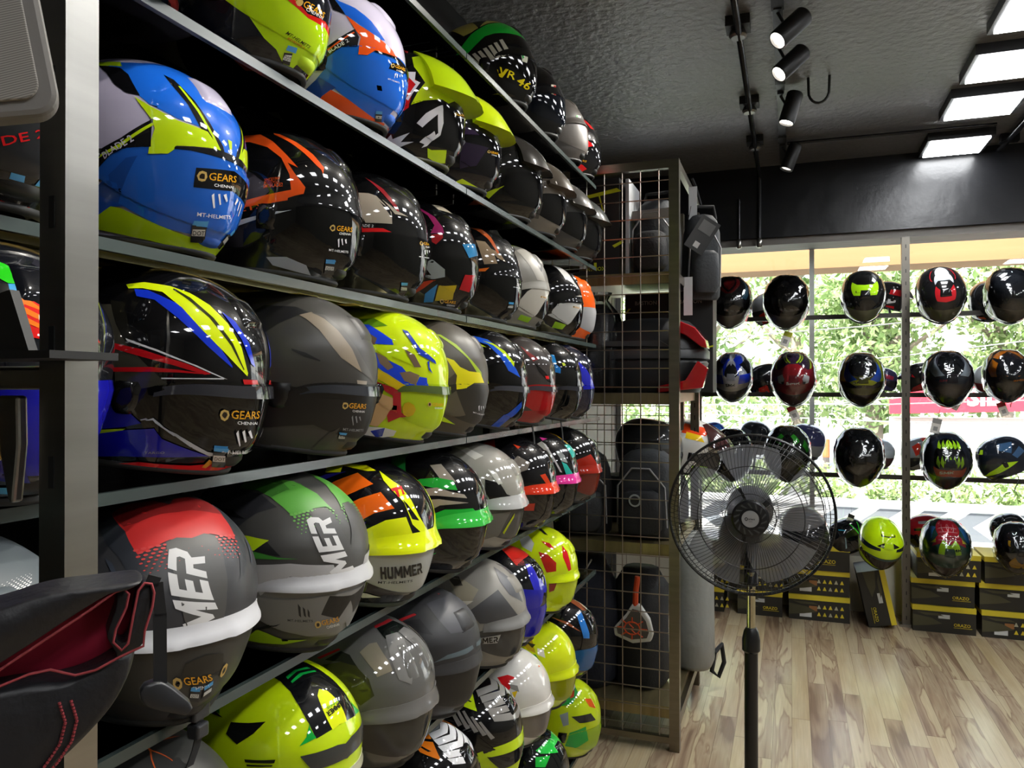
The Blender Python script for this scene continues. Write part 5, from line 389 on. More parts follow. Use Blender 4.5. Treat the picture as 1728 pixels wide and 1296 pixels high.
# ---------------------------------------------------------------- room shell
def floor_mat():
    m = bpy.data.materials.new('laminate_planks'); m.use_nodes = True; n = m.node_tree.nodes; l = m.node_tree.links; p = n['Principled BSDF']
    def N(t, **k):
        x = n.new(t)
        for a, b in k.items(): setattr(x, a, b)
        return x
    def M(op, a, b=None, c=None):
        x = N('ShaderNodeMath', operation=op)
        for i, v in enumerate((a, b, c)):
            if v is None: continue
            if hasattr(v, 'links') or hasattr(v, 'is_linked'): l.new(v, x.inputs[i])
            else: x.inputs[i].default_value = v
        return x.outputs[0]
    tc = N('ShaderNodeTexCoord'); sp = N('ShaderNodeSeparateXYZ'); l.new(tc.outputs['Object'], sp.inputs[0])
    X, Y = sp.outputs[0], sp.outputs[1]
    W = .075; col = M('FLOOR', M('DIVIDE', X, W)); wn = N('ShaderNodeTexWhiteNoise', noise_dimensions='1D'); l.new(col, wn.inputs['W'])
    yo = M('ADD', Y, M('MULTIPLY', wn.outputs['Value'], 3.7)); row = M('FLOOR', M('DIVIDE', yo, 1.15))
    cv = N('ShaderNodeCombineXYZ'); l.new(col, cv.inputs[0]); l.new(row, cv.inputs[1]); w2 = N('ShaderNodeTexWhiteNoise', noise_dimensions='3D'); l.new(cv.outputs[0], w2.inputs['Vector'])
    r1 = w2.outputs['Value']
    # grain: long wavy figure, different in each plank
    gv = N('ShaderNodeCombineXYZ'); l.new(M('ADD', M('MULTIPLY', X, 11.0), M('MULTIPLY', r1, 40)), gv.inputs[0]); l.new(M('MULTIPLY', Y, 1.3), gv.inputs[1]); l.new(M('MULTIPLY', r1, 9), gv.inputs[2])
    g1 = N('ShaderNodeTexNoise'); g1.inputs['Scale'].default_value = 1.0; g1.inputs['Detail'].default_value = 3; g1.inputs['Distortion'].default_value = .5; l.new(gv.outputs[0], g1.inputs[0])
    g2v = N('ShaderNodeCombineXYZ'); l.new(M('MULTIPLY', X, 160), g2v.inputs[0]); l.new(M('MULTIPLY', Y, 5), g2v.inputs[1]); l.new(r1, g2v.inputs[2])
    g2 = N('ShaderNodeTexNoise'); g2.inputs['Scale'].default_value = 1; g2.inputs['Detail'].default_value = 4; l.new(g2v.outputs[0], g2.inputs[0])
    fig = N('ShaderNodeValToRGB'); e = fig.color_ramp.elements
    e[0].position = 0; e[0].color = (*srgb('a08468'), 1); e[1].position = 1; e[1].color = (*srgb('d8c8a8'), 1)
    for pos, c in ((.36, '947a64'), (.44, 'b59c80'), (.50, 'c0aa8c'), (.535, 'a58a70'), (.56, 'd3bf9b')):
        q = e.new(pos); q.color = (*srgb(c), 1)
    l.new(g1.outputs[0], fig.inputs[0])
    pale = N('ShaderNodeValToRGB'); e = pale.color_ramp.elements; e[0].position = .3; e[0].color = (*srgb('c7b088'), 1); e[1].position = .7; e[1].color = (*srgb('dccba8'), 1); l.new(g1.outputs[0], pale.inputs[0])
    mx = N('ShaderNodeMix', data_type='RGBA'); l.new(M('GREATER_THAN', r1, .66), mx.inputs[0]); l.new(fig.outputs[0], mx.inputs[6]); l.new(pale.outputs[0], mx.inputs[7])
    m2 = N('ShaderNodeMix', data_type='RGBA', blend_type='MULTIPLY'); m2.inputs[0].default_value = .35; l.new(mx.outputs[2], m2.inputs[6]); l.new(g2.outputs[0], m2.inputs[7])
    fr = M('FRACT', M('DIVIDE', X, W)); fy = M('FRACT', M('DIVIDE', yo, 1.15))
    seam = M('MAXIMUM', M('LESS_THAN', fr, .025), M('LESS_THAN', fy, .003))
    m3 = N('ShaderNodeMix', data_type='RGBA'); l.new(M('MULTIPLY', seam, .6), m3.inputs[0]); l.new(m2.outputs[2], m3.inputs[6]); m3.inputs[7].default_value = (*srgb('54402f'), 1)
    l.new(m3.outputs[2], p.inputs['Base Color']); p.inputs['Roughness'].default_value = .24; p.inputs['Specular IOR Level'].default_value = .5
    nz = N('ShaderNodeTexNoise'); nz.inputs['Scale'].default_value = 2.2; l.new(tc.outputs['Object'], nz.inputs[0]); b = N('ShaderNodeBump'); b.inputs['Distance'].default_value = .006; b.inputs['Strength'].default_value = .6; l.new(nz.outputs[0], b.inputs['Height']); l.new(b.outputs[0], p.inputs['Normal'])
    return m
BLACKW = mat('black_glossy_paint', '0b0c10', rough=.3, spec=.5, bump=(7, .004, 7))
CEIL = mat('ceiling_black_paint', '646264', rough=.42, spec=1.0, bump=(30, .010, 8))
DARKW = mat('dark_wall', '17171a', rough=.5); PALEW = mat('pale_wall', '8f8d86', rough=.7)
def slab(name, a, b, m): return struct(MB().box(a, b).build(name, m))
slab('floor', (-1.3, -2.6, -.06), (3.5, 5.6, 0), floor_mat())
slab('ceiling', (-1.3, -2.6, 2.86), (3.5, 5.45, 2.96), CEIL)
slab('wall_left', (-1.3, -2.6, 0), (-1.18, 5.6, 2.86), DARKW)
slab('wall_right', (3.4, -2.6, 0), (3.5, 5.6, 2.86), PALEW)
slab('wall_back', (-1.18, -2.7, 0), (3.4, -2.6, 2.86), PALEW)
slab('wall_front', (-1.18, 5.18, 2.405), (3.4, 5.45, 2.86), BLACKW)
slab('trim_1', (-1.18, 5.21, 2.36), (3.4, 5.47, 2.405), mat('weathered_trim', '8d8883', rough=.6, noise=('5f5a56', 6, (1, 8, 8))))
slab('wall_window_side', (-1.18, 5.45, 0), (3.4, 5.56, .355), mat('cream_paint', 'd9d5c6', rough=.6))
t = empty('window_1', (0, 5.5, .355)); struct(t)
MB().box((-1.18, .0, .0), (3.4, .012, 2.02)).build('glass', CLEAR, t)
m = MB(); m.box((-1.18, -.045, 0), (3.4, .03, .04))
for x in (-1.17, 1.86): m.box((x - .02, -.03, .035), (x + .02, .03, 2.02))
m.build('window_frame', mat('alu_frame', 'b9b8b4', rough=.35, metal=.8), t)
MB().box((-.015 + .13, -.006, .035), (.015 + .13, .018, 2.02)).build('glass_joint', mat('silicone', 'd9dedb', rough=.3), t)

# ---------------------------------------------------------------- ceiling lights, track, pipes
LED = mat('led_diffuser', 'ffffff', emit='fbfdff', power=PANEL_POWER)
for i, y in enumerate((3.27, 3.79, 4.30, 4.97, 2.60, 1.95, 1.3, .6, -.2, -1.0)):
    lab = {0: 'square white ceiling panel light cut off by the top right corner', 1: 'square white ceiling panel light, second nearest of the row', 2: 'square white ceiling panel light next to the thin cross pipe', 3: 'square white ceiling panel light nearest the window beam'}.get(i, 'square white ceiling panel light in the row above the viewer')
    t = tag(empty('ceiling_light', (.88, y, 2.86)), lab, 'ceiling light', 'square panel lights along the ceiling')
    MB().box((-.165, -.165, -.045), (.165, .165, 0)).build('housing', mat('black_housing', '101012', rough=.4), t)
    MB().box((-.145, -.145, -.052), (.145, .145, -.0455)).build('diffuser', LED, t)
for i, y in enumerate((4.3, 3.3, 2.3, 1.3, .3)):  # unseen row, added to light the window helmets and lower shelves
    t = tag(empty('ceiling_light', (2.35, y, 2.86)), 'added square white ceiling panel light in an unseen second row, right of the view', 'ceiling light', 'added unseen row of square panel lights')
    MB().box((-.165, -.165, -.045), (.165, .165, 0)).build('housing', MATS['black_housing'], t)
    MB().box((-.145, -.145, -.052), (.145, .145, -.0455)).build('diffuser', LED, t)
t = tag(empty('lighting_track', (-.045, 2.2, 2.86)), 'black ceiling track rail carrying the cylinder spotlights', 'track')
MB().box((-.018, -3, -.028), (.018, 2.85, 0)).build('rail', BLACKM, t)
m = MB()
for y in (.72, 1.45, 2.35): MB().box((-.022, y - .05, -.036), (.022, y + .05, -.028)).build('feed_connector', RUBBER, t)
LENS = mat('spot_lens', 'ffffff', emit='fff6e8', power=22); LENSD = mat('spot_lens_dim', 'e8e8e6', rough=.2, emit='fff6e8', power=1.4)
spots = [(2.98, -38, 'black cylinder ceiling spotlight nearest the viewer, lit lens'), (3.30, -38, 'black cylinder ceiling spotlight, second in line, lit lens'), (3.84, -62, 'black cylinder ceiling spotlight beside the hanging black hook'), (4.66, -70, 'black cylinder ceiling spotlight nearest the window beam'), (2.2, -40, None), (1.5, -40, None), (.8, -40, None), (.1, -40, None)]  # entries without a label are out of view, added for highlights on helmets
for i, (y, a, lab) in enumerate(spots):
    t = tag(empty('track_spotlight', (-.045, y, 2.832)), lab or 'added unseen black cylinder ceiling spotlight above the top edge of the view', 'spotlight', 'cylinder spotlights on the ceiling track')
    MB().box((-.014, -.03, -.012), (.014, .03, 0)).tube([(0, 0, -.01), (.02, 0, -.05), (.05, 0, -.07)], .006).build('arm', BLACKM, t)
    tgt = Vector((-.80, y - .9, 1.5)) if i != 3 else Vector((-.3, y - 2.2, 1.0)); ctr = Vector((.045, 0, -.075)); d = (tgt - Vector((-.045, y, 2.76))).normalized()
    d = Vector((-.62, -.38, -.68)).normalized() if i < 2 else Vector((-.28, -.12, -.95)).normalized() if i == 2 else d if i > 3 else Vector((-.35, -.1, -.93)).normalized()
    M = Matrix.Translation(ctr) @ d.to_track_quat('-Z', 'Y').to_matrix().to_4x4()
    MB().lathe([(.034, .075), (.037, .07), (.037, -.068), (.035, -.074), (.031, -.074), (.029, -.062)], 28, M=M).build('lamp_head', BLACKM, t, smooth=30)
    MB().lathe([(.029, -.060), (.029, -.064)], 28, M=M).build('lens', LENS if i != 3 else LENSD, t)
    if i != 3:
        ld = bpy.data.lights.new('spot_beam', 'SPOT'); lo = bpy.data.objects.new('spot_beam', ld); COL.objects.link(lo); lo.parent = t
        aim = d if i < 2 or i > 3 else d
        lo.matrix_local = Matrix.Translation(ctr + d * .085) @ aim.to_track_quat('-Z', 'Y').to_matrix().to_4x4(); ld.energy = SPOT_POWER; ld.spot_size = R(75); ld.spot_blend = .6; ld.shadow_soft_size = .028; ld.color = (1, .95, .86)
PIPE = mat('dark_pipe', '2a2a2c', rough=.25, metal=.7)
t = tag(empty('conduit_pipe', (-.19, 3, 2.80)), 'dark metal conduit pipe with junction boxes running to the beam', 'pipe')
MB().tube([(.01, -3, 0), (0, 2.14, 0), (0, 2.165, -.03), (0, 2.165, -.41)], .013, 10).build('tube', PIPE, t, smooth=60)
for y in (.07, .93, 1.55):
    MB().box((-.045, y - .045, .022), (.045, y + .045, .06)).build('junction_box', RUBBER, t)
    MB().lathe([(.026, -.012), (.034, -.004), (.034, .004), (.026, .02)], 16, M=Matrix.Translation((0, y, 0))).build('coupling', mat('worn_steel', '77746f', rough=.35, metal=.9), t, smooth=40)
MB().lathe([(.012, -.03), (.02, -.02), (.02, .02), (.012, .03)], 12, M=Matrix.Translation((0, 2.165, -.43))).build('end_clip', STEEL, t, smooth=40)
t = tag(empty('conduit_pipe', (-.315, 5.165, 2.66)), 'thin black pipe running down the black beam', 'pipe')
MB().tube([(0, 0, 0), (0, 0, -.28)], .008, 8).build('tube', PIPE, t, smooth=60); MB().lathe([(.01, -.03), (.017, -.02), (.017, .02), (.01, .03)], 12, M=Matrix.Translation((0, 0, -.29))).build('end_clip', STEEL, t, smooth=40)
tag(MB().tube([(-.02, 4.65, 2.835), (1.02, 4.68, 2.835)], .009, 8).build('ceiling_cross_pipe', PIPE, smooth=60), 'thin black pipe crossing the ceiling towards the panel lights', 'pipe')
tag(MB().tube([(1.16, 2.2, 2.83), (1.14, 5.17, 2.83)], .017, 10).box((1.10, 4.3, 2.815), (1.19, 4.36, 2.86)).box((1.10, 4.95, 2.815), (1.19, 5.0, 2.86)).build('ceiling_pipe', PIPE, smooth=60), 'black ceiling pipe along the right side of the panel lights', 'pipe')
tag(MB().tube([(.075 + .045 * (1 - math.cos(a)), 3.76, 2.80 - .06 * math.sin(a) + (.06 if a in (0, math.pi) else 0)) for a in [math.pi * i / 10 for i in range(11)]], .006, 8).build('ceiling_hook', BLACKM, smooth=60), 'black U shaped hook hanging from the ceiling', 'hook')

# ---------------------------------------------------------------- helmet rack: posts, glass shelves, back channels
SH = dict(A=2.235, B=1.916, C=1.615, D=1.331, E=1.035, F=.735, G=.437, H=.135)
def slotted(m, x0, y0, x1, y1, z0, z1, face, step=.06):
    m.box((x0, y0, z0), (x1, y1, z1), 0)
    z = z0 + .03
    while z < z1 - .03:
        if face == 'y': m.box(((x0 + x1) / 2 - .0025, y0 - .0008, z), ((x0 + x1) / 2 + .0025, y0 + .001, z + .4 * min(step, .055)), 1)
        else: m.box((x1 - .001, (y0 + y1) / 2 - .003, z), (x1 + .0008, (y0 + y1) / 2 + .003, z + .022), 1)
        z += step
t = tag(empty('rack_post', (-.480, .405, 0)), 'brushed steel square post of the near stand, in front of the helmet shelves', 'post')
m = MB(); slotted(m, -.012, -.013, .012, .014, 0, 2.86, 'y', .09); m.build('post', [STEEL, RUBBER], t)
MB().box((-.26, -.005, 1.448), (-.012, .008, 1.465)).build('crossbar', mat('satin_steel', 'a9a49b', rough=.35, metal=1), t, bevel=.003)
POLI = mat('polished_shelf_steel', 'f0e6b4', rough=.2, metal=1, noise=('c8bd80', 1.2, (1, .5, 1)))
bays = [(-.45, .62), (.625, 1.66), (1.665, 2.94)]
names = dict(A='top', B='second', C='third', D='fourth', E='fifth', F='sixth', G='seventh', H='lowest')
for k, z in SH.items():
    for i, (y0, y1) in enumerate(bays):
        if k in 'AB' and i == 0: continue
        yy1 = 3.0 if (i == 2 and k in 'D') else y1
        t = tag(empty('glass_shelf', (-.72, y0, z)), '%s %s shelf of the helmet rack, %s' % (names[k] + ('' if k in 'AH' else ' highest'), 'steel' if k == 'C' else 'glass', ('nearest bay at the left edge', 'middle bay', 'far bay by the wire cage')[i]), 'shelf', 'glass shelves of the helmet rack')
        if k == 'C':
            m = MB().box((-.42, 0, -.006), (-.004, yy1 - y0, 0))
            for xx in (-.40, -.31, -.22, -.13, -.05): m.box((xx, 0, -.016), (xx + .022, yy1 - y0, -.006))
            m.build('steel_panel', POLI, t)
        else: MB().box((-.42, 0, -.010), (-.004, yy1 - y0, 0)).build('glass_pane', GLASS, t)
        MB().box((-.004, 0, -.013), (.004, yy1 - y0, .001)).build('front_edge', EDGE, t)
        m = MB()
        for y in (.04, yy1 - y0 - .05): m.prism([(-.42, -.012), (-.05, -.012), (-.05, -.022), (-.42, -.06)], y, y + .006)
        m.build('bracket', DSTEEL, t)
t = tag(empty('rack_back_frame', (-1.17, 0, 0)), 'stainless back rails and uprights behind the helmet shelves', 'frame')
CH = mat('channel_steel', 'f2e9bd', rough=.4, metal=.1, noise=('b5aa78', 2, (1, .6, 9)))  # pale yellow colour stands in for reflections on the back rails
for k in 'ABCDEFGH':
    z = SH[k]; m = MB()
    if k == 'C':
        m.box((0, -.45, z + .03), (.012, 2.94, z + .095)); m.box((.0, -.45, z - .035), (.02, 2.94, z + .02)); m.box((0, -.45, z - .12), (.010, 2.94, z - .045))
    else: m.box((0, -.45, z - .06), (.012, 2.94, z - .02))
    m.build('channel', CH if k in 'CD' else DSTEEL, t)
m = MB()
for y in (-.2, .62, 1.66, 2.90): slotted(m, 0.001, y - .02, .03, y + .02, 0, 2.4, 'x')
m.build('upright', [DSTEEL, RUBBER], t)
YREFL = mat('yellow_reflection', 'd8c53a', rough=.5)  # yellow plates stand in for box lids reflected in the polished shelf
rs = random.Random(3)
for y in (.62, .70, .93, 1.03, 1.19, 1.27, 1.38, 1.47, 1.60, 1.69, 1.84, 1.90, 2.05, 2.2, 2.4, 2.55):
    x = rs.choice((-.765, -.84, -.93, -1.02)); w_ = rs.choice((.018, .03, .05)); tag(MB().box((x, y, 1.5975), (x + .035, y + w_, 1.5985)).build('painted_reflection', YREFL), 'small yellow plate painted as a reflection under the steel third shelf', 'label', 'painted yellow reflections under the third shelf')

# ---------------------------------------------------------------- wire cage rack
CY = 3.11; cage = tag(empty('wire_mesh_rack', (-.44, CY, 0)), 'tall steel storage rack with a wire mesh panel at the end of the helmet shelves', 'rack')
CS = mat('cage_steel', '8f8a7d', rough=.3, metal=1, noise=('6a665a', 4, (1, 1, 10)))
MB().box((-.018, -.012, 0), (.022, .028, 2.36)).build('post', CS, cage)
m = MB(); slotted(m, -.022, .72, .018, .76, 0, 2.30, 'y'); m.build('post', [CS, RUBBER], cage)
m = MB(); slotted(m, -.092, .72, -.055, .76, 0, 2.30, 'y'); m.build('post', [CS, RUBBER], cage)
MB().box((-.70, -.012, 0), (-.67, .028, 2.36)).build('post', CS, cage)
for nm, a, b in (('top_rail', (-.67, -.012, 2.325), (-.018, .014, 2.36)), ('top_rail', (.0, .028, 2.33), (.02, .76, 2.36)), ('bottom_rail', (-.67, -.012, .03), (-.018, .014, .055)), ('side_rail', (-.004, .028, .10), (.02, .76, .14)), ('side_rail', (-.004, .028, 1.87), (.02, .76, 1.905))):
    MB().box(a, b).build(nm, CS, cage)
SB = mat('shelf_board', 'a89a72', rough=.35, metal=.8, noise=('6d6448', 5, (6, 1, 1)))
for z in (1.915, 1.425, .815, .165):
    m = MB().box((-.67, .016, z - .046), (-.0, .03, z)).box((-.67, .03, z - .014), (-.0, .74, z)).box((-.014, .03, z - .04), (0, .74, z - .014))
    m.build('shelf', SB, cage)
m = MB(); x = -.655
while x < -.02: m.tube([(x, .0, .05), (x, .0, 2.33)], .0024, 6); x += .0745
z = .09
while z < 2.33: m.tube([(-.67, -.004, z), (-.018, -.004, z)], .0024, 6); z += .0755
m.build('mesh_panel', mat('wire_steel', 'a89d90', rough=.3, metal=1), cage)
m = MB(); x = -.64
while x < -.1: m.tube([(x, .74, .2), (x, .74, 2.28)], .002, 5); x += .0745
z = .25
while z < 2.28: m.tube([(-.67, .744, z), (-.05, .744, z)], .002, 5); z += .0755
m.build('rear_mesh_panel', MATS['wire_steel'], cage)

CARD = mat('card_print', rough=.55, attr=True)
def carton(name, loc, size, rot, cols, texts, lab, cat='box', group=None, extra=None):
    """a printed box: body, lid band; texts = (string, colour, x, z, height) on the -y face"""
    w_, d_, h_ = size; t = tag(empty(name, loc, rot), lab, cat, group); body, lid, lh = cols
    m = MB(); m.box((-w_ / 2, 0, 0), (w_ / 2, d_, h_ - (lh or 0)), 0, body)
    m.build('body', CARD, t)
    if lh: MB().box((-w_ / 2 - .002, -.002, h_ - lh), (w_ / 2 + .002, d_ + .002, h_), 0, lid).build('lid', CARD, t)
    if texts or extra:
        m = MB()
        for s, c, x, z, hh in texts: flat_text(m, s, (x, -.004, z), (1, 0, 0), (0, 0, 1), hh, c)
        for q in extra or ():
            if q[0] == 'r': m.box((q[2], -.0035, q[3]), (q[4], -.0025, q[5]), 0, q[1])
            if q[0] == 'p': m.add([(a, -.0038, b) for a, b in q[2]], [tuple(range(len(q[2])))], 0, q[1])
        m.build('print', CARD, t, fixn=False)
    return t
def soft(m, prof, w0, d0, n=28, e=2.6, bend=0, M=None, mi=0, col=(1, 1, 1), wob=0, seed=0):
    """padded bag shape: rounded-rectangle rings; prof = (z, scale)"""
    vs = []; rr = random.Random(seed); ph = rr.random() * 6
    for z, k in prof:
        for j in range(n):
            a = 2 * math.pi * j / n; c, s = math.cos(a), math.sin(a)
            q = 1 + wob * math.sin(3 * a + ph + z * 31) + wob * .6 * math.sin(7 * a + 2 * ph - z * 47)
            vs.append(Vector((math.copysign(abs(c) ** (2 / e), c) * w0 * k * q, math.copysign(abs(s) ** (2 / e), s) * d0 * k * q + bend * z * z, z)))
    if M: vs = [M @ v for v in vs]
    L = len(prof); fs = [(i * n + j, i * n + (j + 1) % n, (i + 1) * n + (j + 1) % n, (i + 1) * n + j) for i in range(L - 1) for j in range(n)] + [tuple(range(n))[::-1], tuple((L - 1) * n + j for j in range(n))]
    return m.add(vs, fs, mi, col)
NYL = mat('dark_nylon', '1d1e20', rough=.75, bump=(120, .002)); NYL2 = mat('charcoal_nylon', '34373a', rough=.75, bump=(90, .002)); NAVY = mat('navy_nylon', '161b28', rough=.8, bump=(60, .004))
GREYB = mat('grey_tarpaulin', '8b8e8b', rough=.5, bump=(7, .012)); PIPING = mat('grey_piping', '9b9c9c', rough=.5)
PLA = mat('black_plastic', '202224', rough=.42); REDP = mat('red_reflector', 'b3141c', rough=.15, coat=1)
WRAP = sheet_glass('crinkled_wrap', (.86, .87, .88), 1.5, .12)
NEON = 'c9d21e'
# top shelf
carton('shoe_carton', (-.80, 3.25, 1.916), (.22, .32, .43), (0, 0, 0), ('141414', '141414', 0), [('RYNOX', NEON, -.03, .035, .017)], 'tall black carton with yellow line print on the top cage shelf', 'box', extra=[('p', NEON, [(-.05, .36), (.1, .385), (.12, .37), (-.02, .35)]), ('p', NEON, [(.02, .36), (.026, .36), (.06, .22), (.054, .22)]), ('p', NEON, [(.08, .14), (.125, .16), (.13, .15), (.09, .13)]), ('p', NEON, [(.0, .05), (.012, .05), (.012, .07), (.0, .07)])])
MB().box((-.665, 3.26, 1.916), (-.65, 3.50, 2.34)).build('white_card_sheet', mat('white_card', 'b9bcbf', rough=.6)); o = bpy.data.objects['white_card_sheet']; tag(o, 'pale card sheet standing beside the tall black carton', 'card')
def backpack(loc, rot, w_, d_, h_, m1, m2, lab, front=True):
    t = tag(empty('backpack', loc, rot), lab, 'backpack')
    soft(MB(), [(0, .86), (.015, .97), (.06, 1.0), (h_ * .5, 1.0), (h_ * .78, .93), (h_ * .92, .78), (h_ * .98, .55), (h_, .25)], w_ / 2, d_ / 2).build('main_body', m1, t, smooth=60)
    soft(MB(), [(.03, .8), (.05, .98), (h_ * .35, 1.0), (h_ * .52, .9), (h_ * .56, .6)], w_ * .36, .045, M=Matrix.Translation((0, -d_ / 2 - .005, 0))).build('front_pocket', m2, t, smooth=60)
    MB().tube([(-.06, 0, h_ - .02), (-.05, 0, h_ + .035), (.05, 0, h_ + .035), (.06, 0, h_ - .02)], .008, 8).build('carry_handle', WEB, t, smooth=60)
    MB().tube([(-w_ * .42, -d_ * .42, h_ * .15), (-w_ * .40, -d_ * .50, h_ * .6), (-w_ * .15, -d_ * .52, h_ * .8), (w_ * .15, -d_ * .52, h_ * .8), (w_ * .40, -d_ * .50, h_ * .6), (w_ * .42, -d_ * .42, h_ * .15)], .004, 6).build('piping', PIPING, t, smooth=60)
    for s in (-1, 1): MB().tube([(s * w_ * .25, d_ / 2 - .01, h_ * .9), (s * w_ * .3, d_ / 2 + .035, h_ * .6), (s * w_ * .3, d_ / 2 + .02, h_ * .1)], .011, 6).build('shoulder_strap', WEB, t, smooth=60)
    return t
b = backpack((-.545, 3.36, 1.916), (0, 0, R(-8)), .20, .19, .34, NYL2, NYL, 'charcoal backpack standing on the top cage shelf behind the mesh')
MB().box((-.08, -.101, .245), (.08, -.098, .285)).build('pale_patch', mat('pale_vinyl', '8f8d88', rough=.5), b)
b = backpack((-.378, 3.50, 1.835), (R(4), 0, R(20)), .165, .14, .375, NYL2, NYL2, 'grey backpack with pale piping hanging on the outer side of the cage')
g = MB(); c = Matrix.Translation((-.03, -.135, .27)) @ Matrix.Rotation(R(32), 4, 'Y'); g.box((-.045, -.002, -.075), (.045, .0, .075), 0, '121212', c); g.box((-.03, -.003, .01), (.03, -.002, .06), 0, '4d4d4d', c); g.box((-.012, -.003, -.06), (.012, -.002, -.035), 0, 'a0a0a0', c); g.build('hang_tag', CARD, b)
MB().tube([(.0, .02, .42), (-.03, .0, .50), (-.05, -.02, .53)], .006, 6).build('hook_loop', WEB, b)
tag(MB().box((-.018, -.001, -.12), (.018, .001, .05), 0, 'c8cacc').build('price_slip', CARD, loc=(-.405, 3.45, 2.28)), 'white paper slip stuck on the top side rail of the cage', 'price slip')
tag(MB().box((-.018, -.001, -.13), (.018, .001, .03), 0, 'c8cacc').build('price_slip', CARD, loc=(-.405, 3.28, 1.88)), 'white paper slip hanging from the side of the second cage shelf', 'price slip')
# second shelf
for x, lab in ((-.625, 'black boot carton with BASTION print, left one behind the top case'), (-.425, 'black boot carton with BASTION print, right one behind the top case')):
    carton('boot_carton', (x, 3.53, 1.426), (.195, .18, .455), (0, 0, 0), ('131313', '131313', 0), [('BASTION', '9b8f88', -.05, .40, .018)], lab, 'box', 'printed cartons on the second cage shelf', [('p', NEON, [(-.10, .10), (-.085, .13), (-.07, .215), (-.066, .215), (-.079, .13), (-.09, .09)]), ('p', NEON, [(.02, .10), (.05, .20), (.10, .21), (.10, .203), (.055, .194), (.028, .10)]), ('p', NEON, [(-.10, .36), (-.09, .36), (-.07, .385), (-.08, .385)]), ('p', NEON, [(-.02, .14), (.06, .155), (.06, .15), (-.02, .13)])])
t = tag(empty('top_case', (-.565, 3.34, 1.426)), 'large black motorcycle top case with red reflectors on the second cage shelf', 'top case')
def case_prof(z0, z1, k0, k1, n=28):
    return [(z0, k0 * .96), (z0 + .01, k0), (z1 - .01, k1), (z1, k1 * .97)]
soft(MB(), case_prof(0, .135, .86, 1.0), .235, .165, e=3.2).build('base_shell', PLA, t, smooth=40)
soft(MB(), [(.138, .97), (.142, 1.0), (.175, 1.0), (.178, .99)], .240, .170, e=3.2).build('rim_band', mat('grey_plastic', '3b3e40', rough=.4), t, smooth=40)
soft(MB(), [(.180, .99), (.21, .97), (.26, .86), (.30, .68), (.315, .45), (.318, .1)], .235, .165, e=3.0).build('lid_shell', PLA, t, smooth=60)
m = MB()
for y0 in (-.17,): m.prism([(.05, .0), (.23, .02), (.25, .10), (.21, .13), (.16, .05), (.05, .028)], y0 - .001, y0 + .05); m.prism([(.10, .26), (.16, .235), (.225, .185), (.247, .18), (.24, .215), (.20, .265), (.14, .292)], y0 + .008, y0 + .12)
m.build('red_reflector', REDP, t, bevel=.004); bpy.data.objects[t.children[-1].name]['label'] = 'red reflector lens'
MB().prism([(-.18, .215), (.06, .215), (.10, .19), (-.18, .195)], -.178, -.165).build('lid_crease', mat('grey_plastic', '3b3e40'), t)
for i, (x, y, z, s, lab) in enumerate(((-.785, 3.27, 1.426, .20, 'black item in crinkled clear plastic on the second cage shelf'),)):
    t = tag(empty('wrapped_bag', (x, y, z)), lab, 'bag'); soft(MB(), [(0, .8), (.03, 1), (s, .95), (s * 1.7, .6), (s * 1.9, .3)], .10, .10, wob=.06).build('contents', NYL, t, smooth=70)
    soft(MB(), [(0, .9), (.03, 1.12), (s, 1.08), (s * 1.7, .75), (s * 2.0, .35), (s * 2.15, .5)], .11, .11, n=44, wob=.07, seed=4).build('plastic_wrap', WRAP, t)
# third shelf
backpack((-.86, 3.28, .816), (0, 0, R(10)), .26, .20, .36, NYL, NYL, 'black backpack with neon mesh pocket on the third cage shelf')
b = bpy.data.objects[[o.name for o in bpy.data.objects if o.get('label', '').startswith('black backpack with neon')][0]]
MB().box((-.125, -.10, .06), (-.085, -.085, .24)).build('mesh_pocket', mat('neon_mesh', '7f9a22', rough=.8, noise=('1b2008', 300, (1, 1, 1))), b)
b = backpack((-.575, 3.28, .816), (0, 0, R(-6)), .25, .20, .37, NYL2, NYL, 'charcoal backpack with a white ring badge on the third cage shelf')
MB().lathe([(.026, -.001), (.026, .001)], 24, M=Matrix.Translation((-.01, -.153, .17)) @ Matrix.Rotation(R(90), 4, 'X')).build('ring_badge', mat('pale_badge', '9aa0a2'), b)
MB().lathe([(.019, -.0015), (.019, .0015)], 24, M=Matrix.Translation((-.01, -.153, .17)) @ Matrix.Rotation(R(90), 4, 'X')).build('badge_centre', NYL, b)
t = tag(empty('luggage_bag', (-.65, 3.66, .816)), 'black soft bag lying at the back of the third cage shelf', 'bag'); soft(MB(), [(0, .9), (.03, 1), (.17, 1), (.215, .9)], .20, .13, wob=.02).build('body', NYL, t, smooth=60)
MB().tube([(-.1, -.13, .1), (-.08, -.16, .16), (.08, -.16, .16), (.1, -.13, .1)], .007, 6).build('handle', WEB, t, smooth=60)
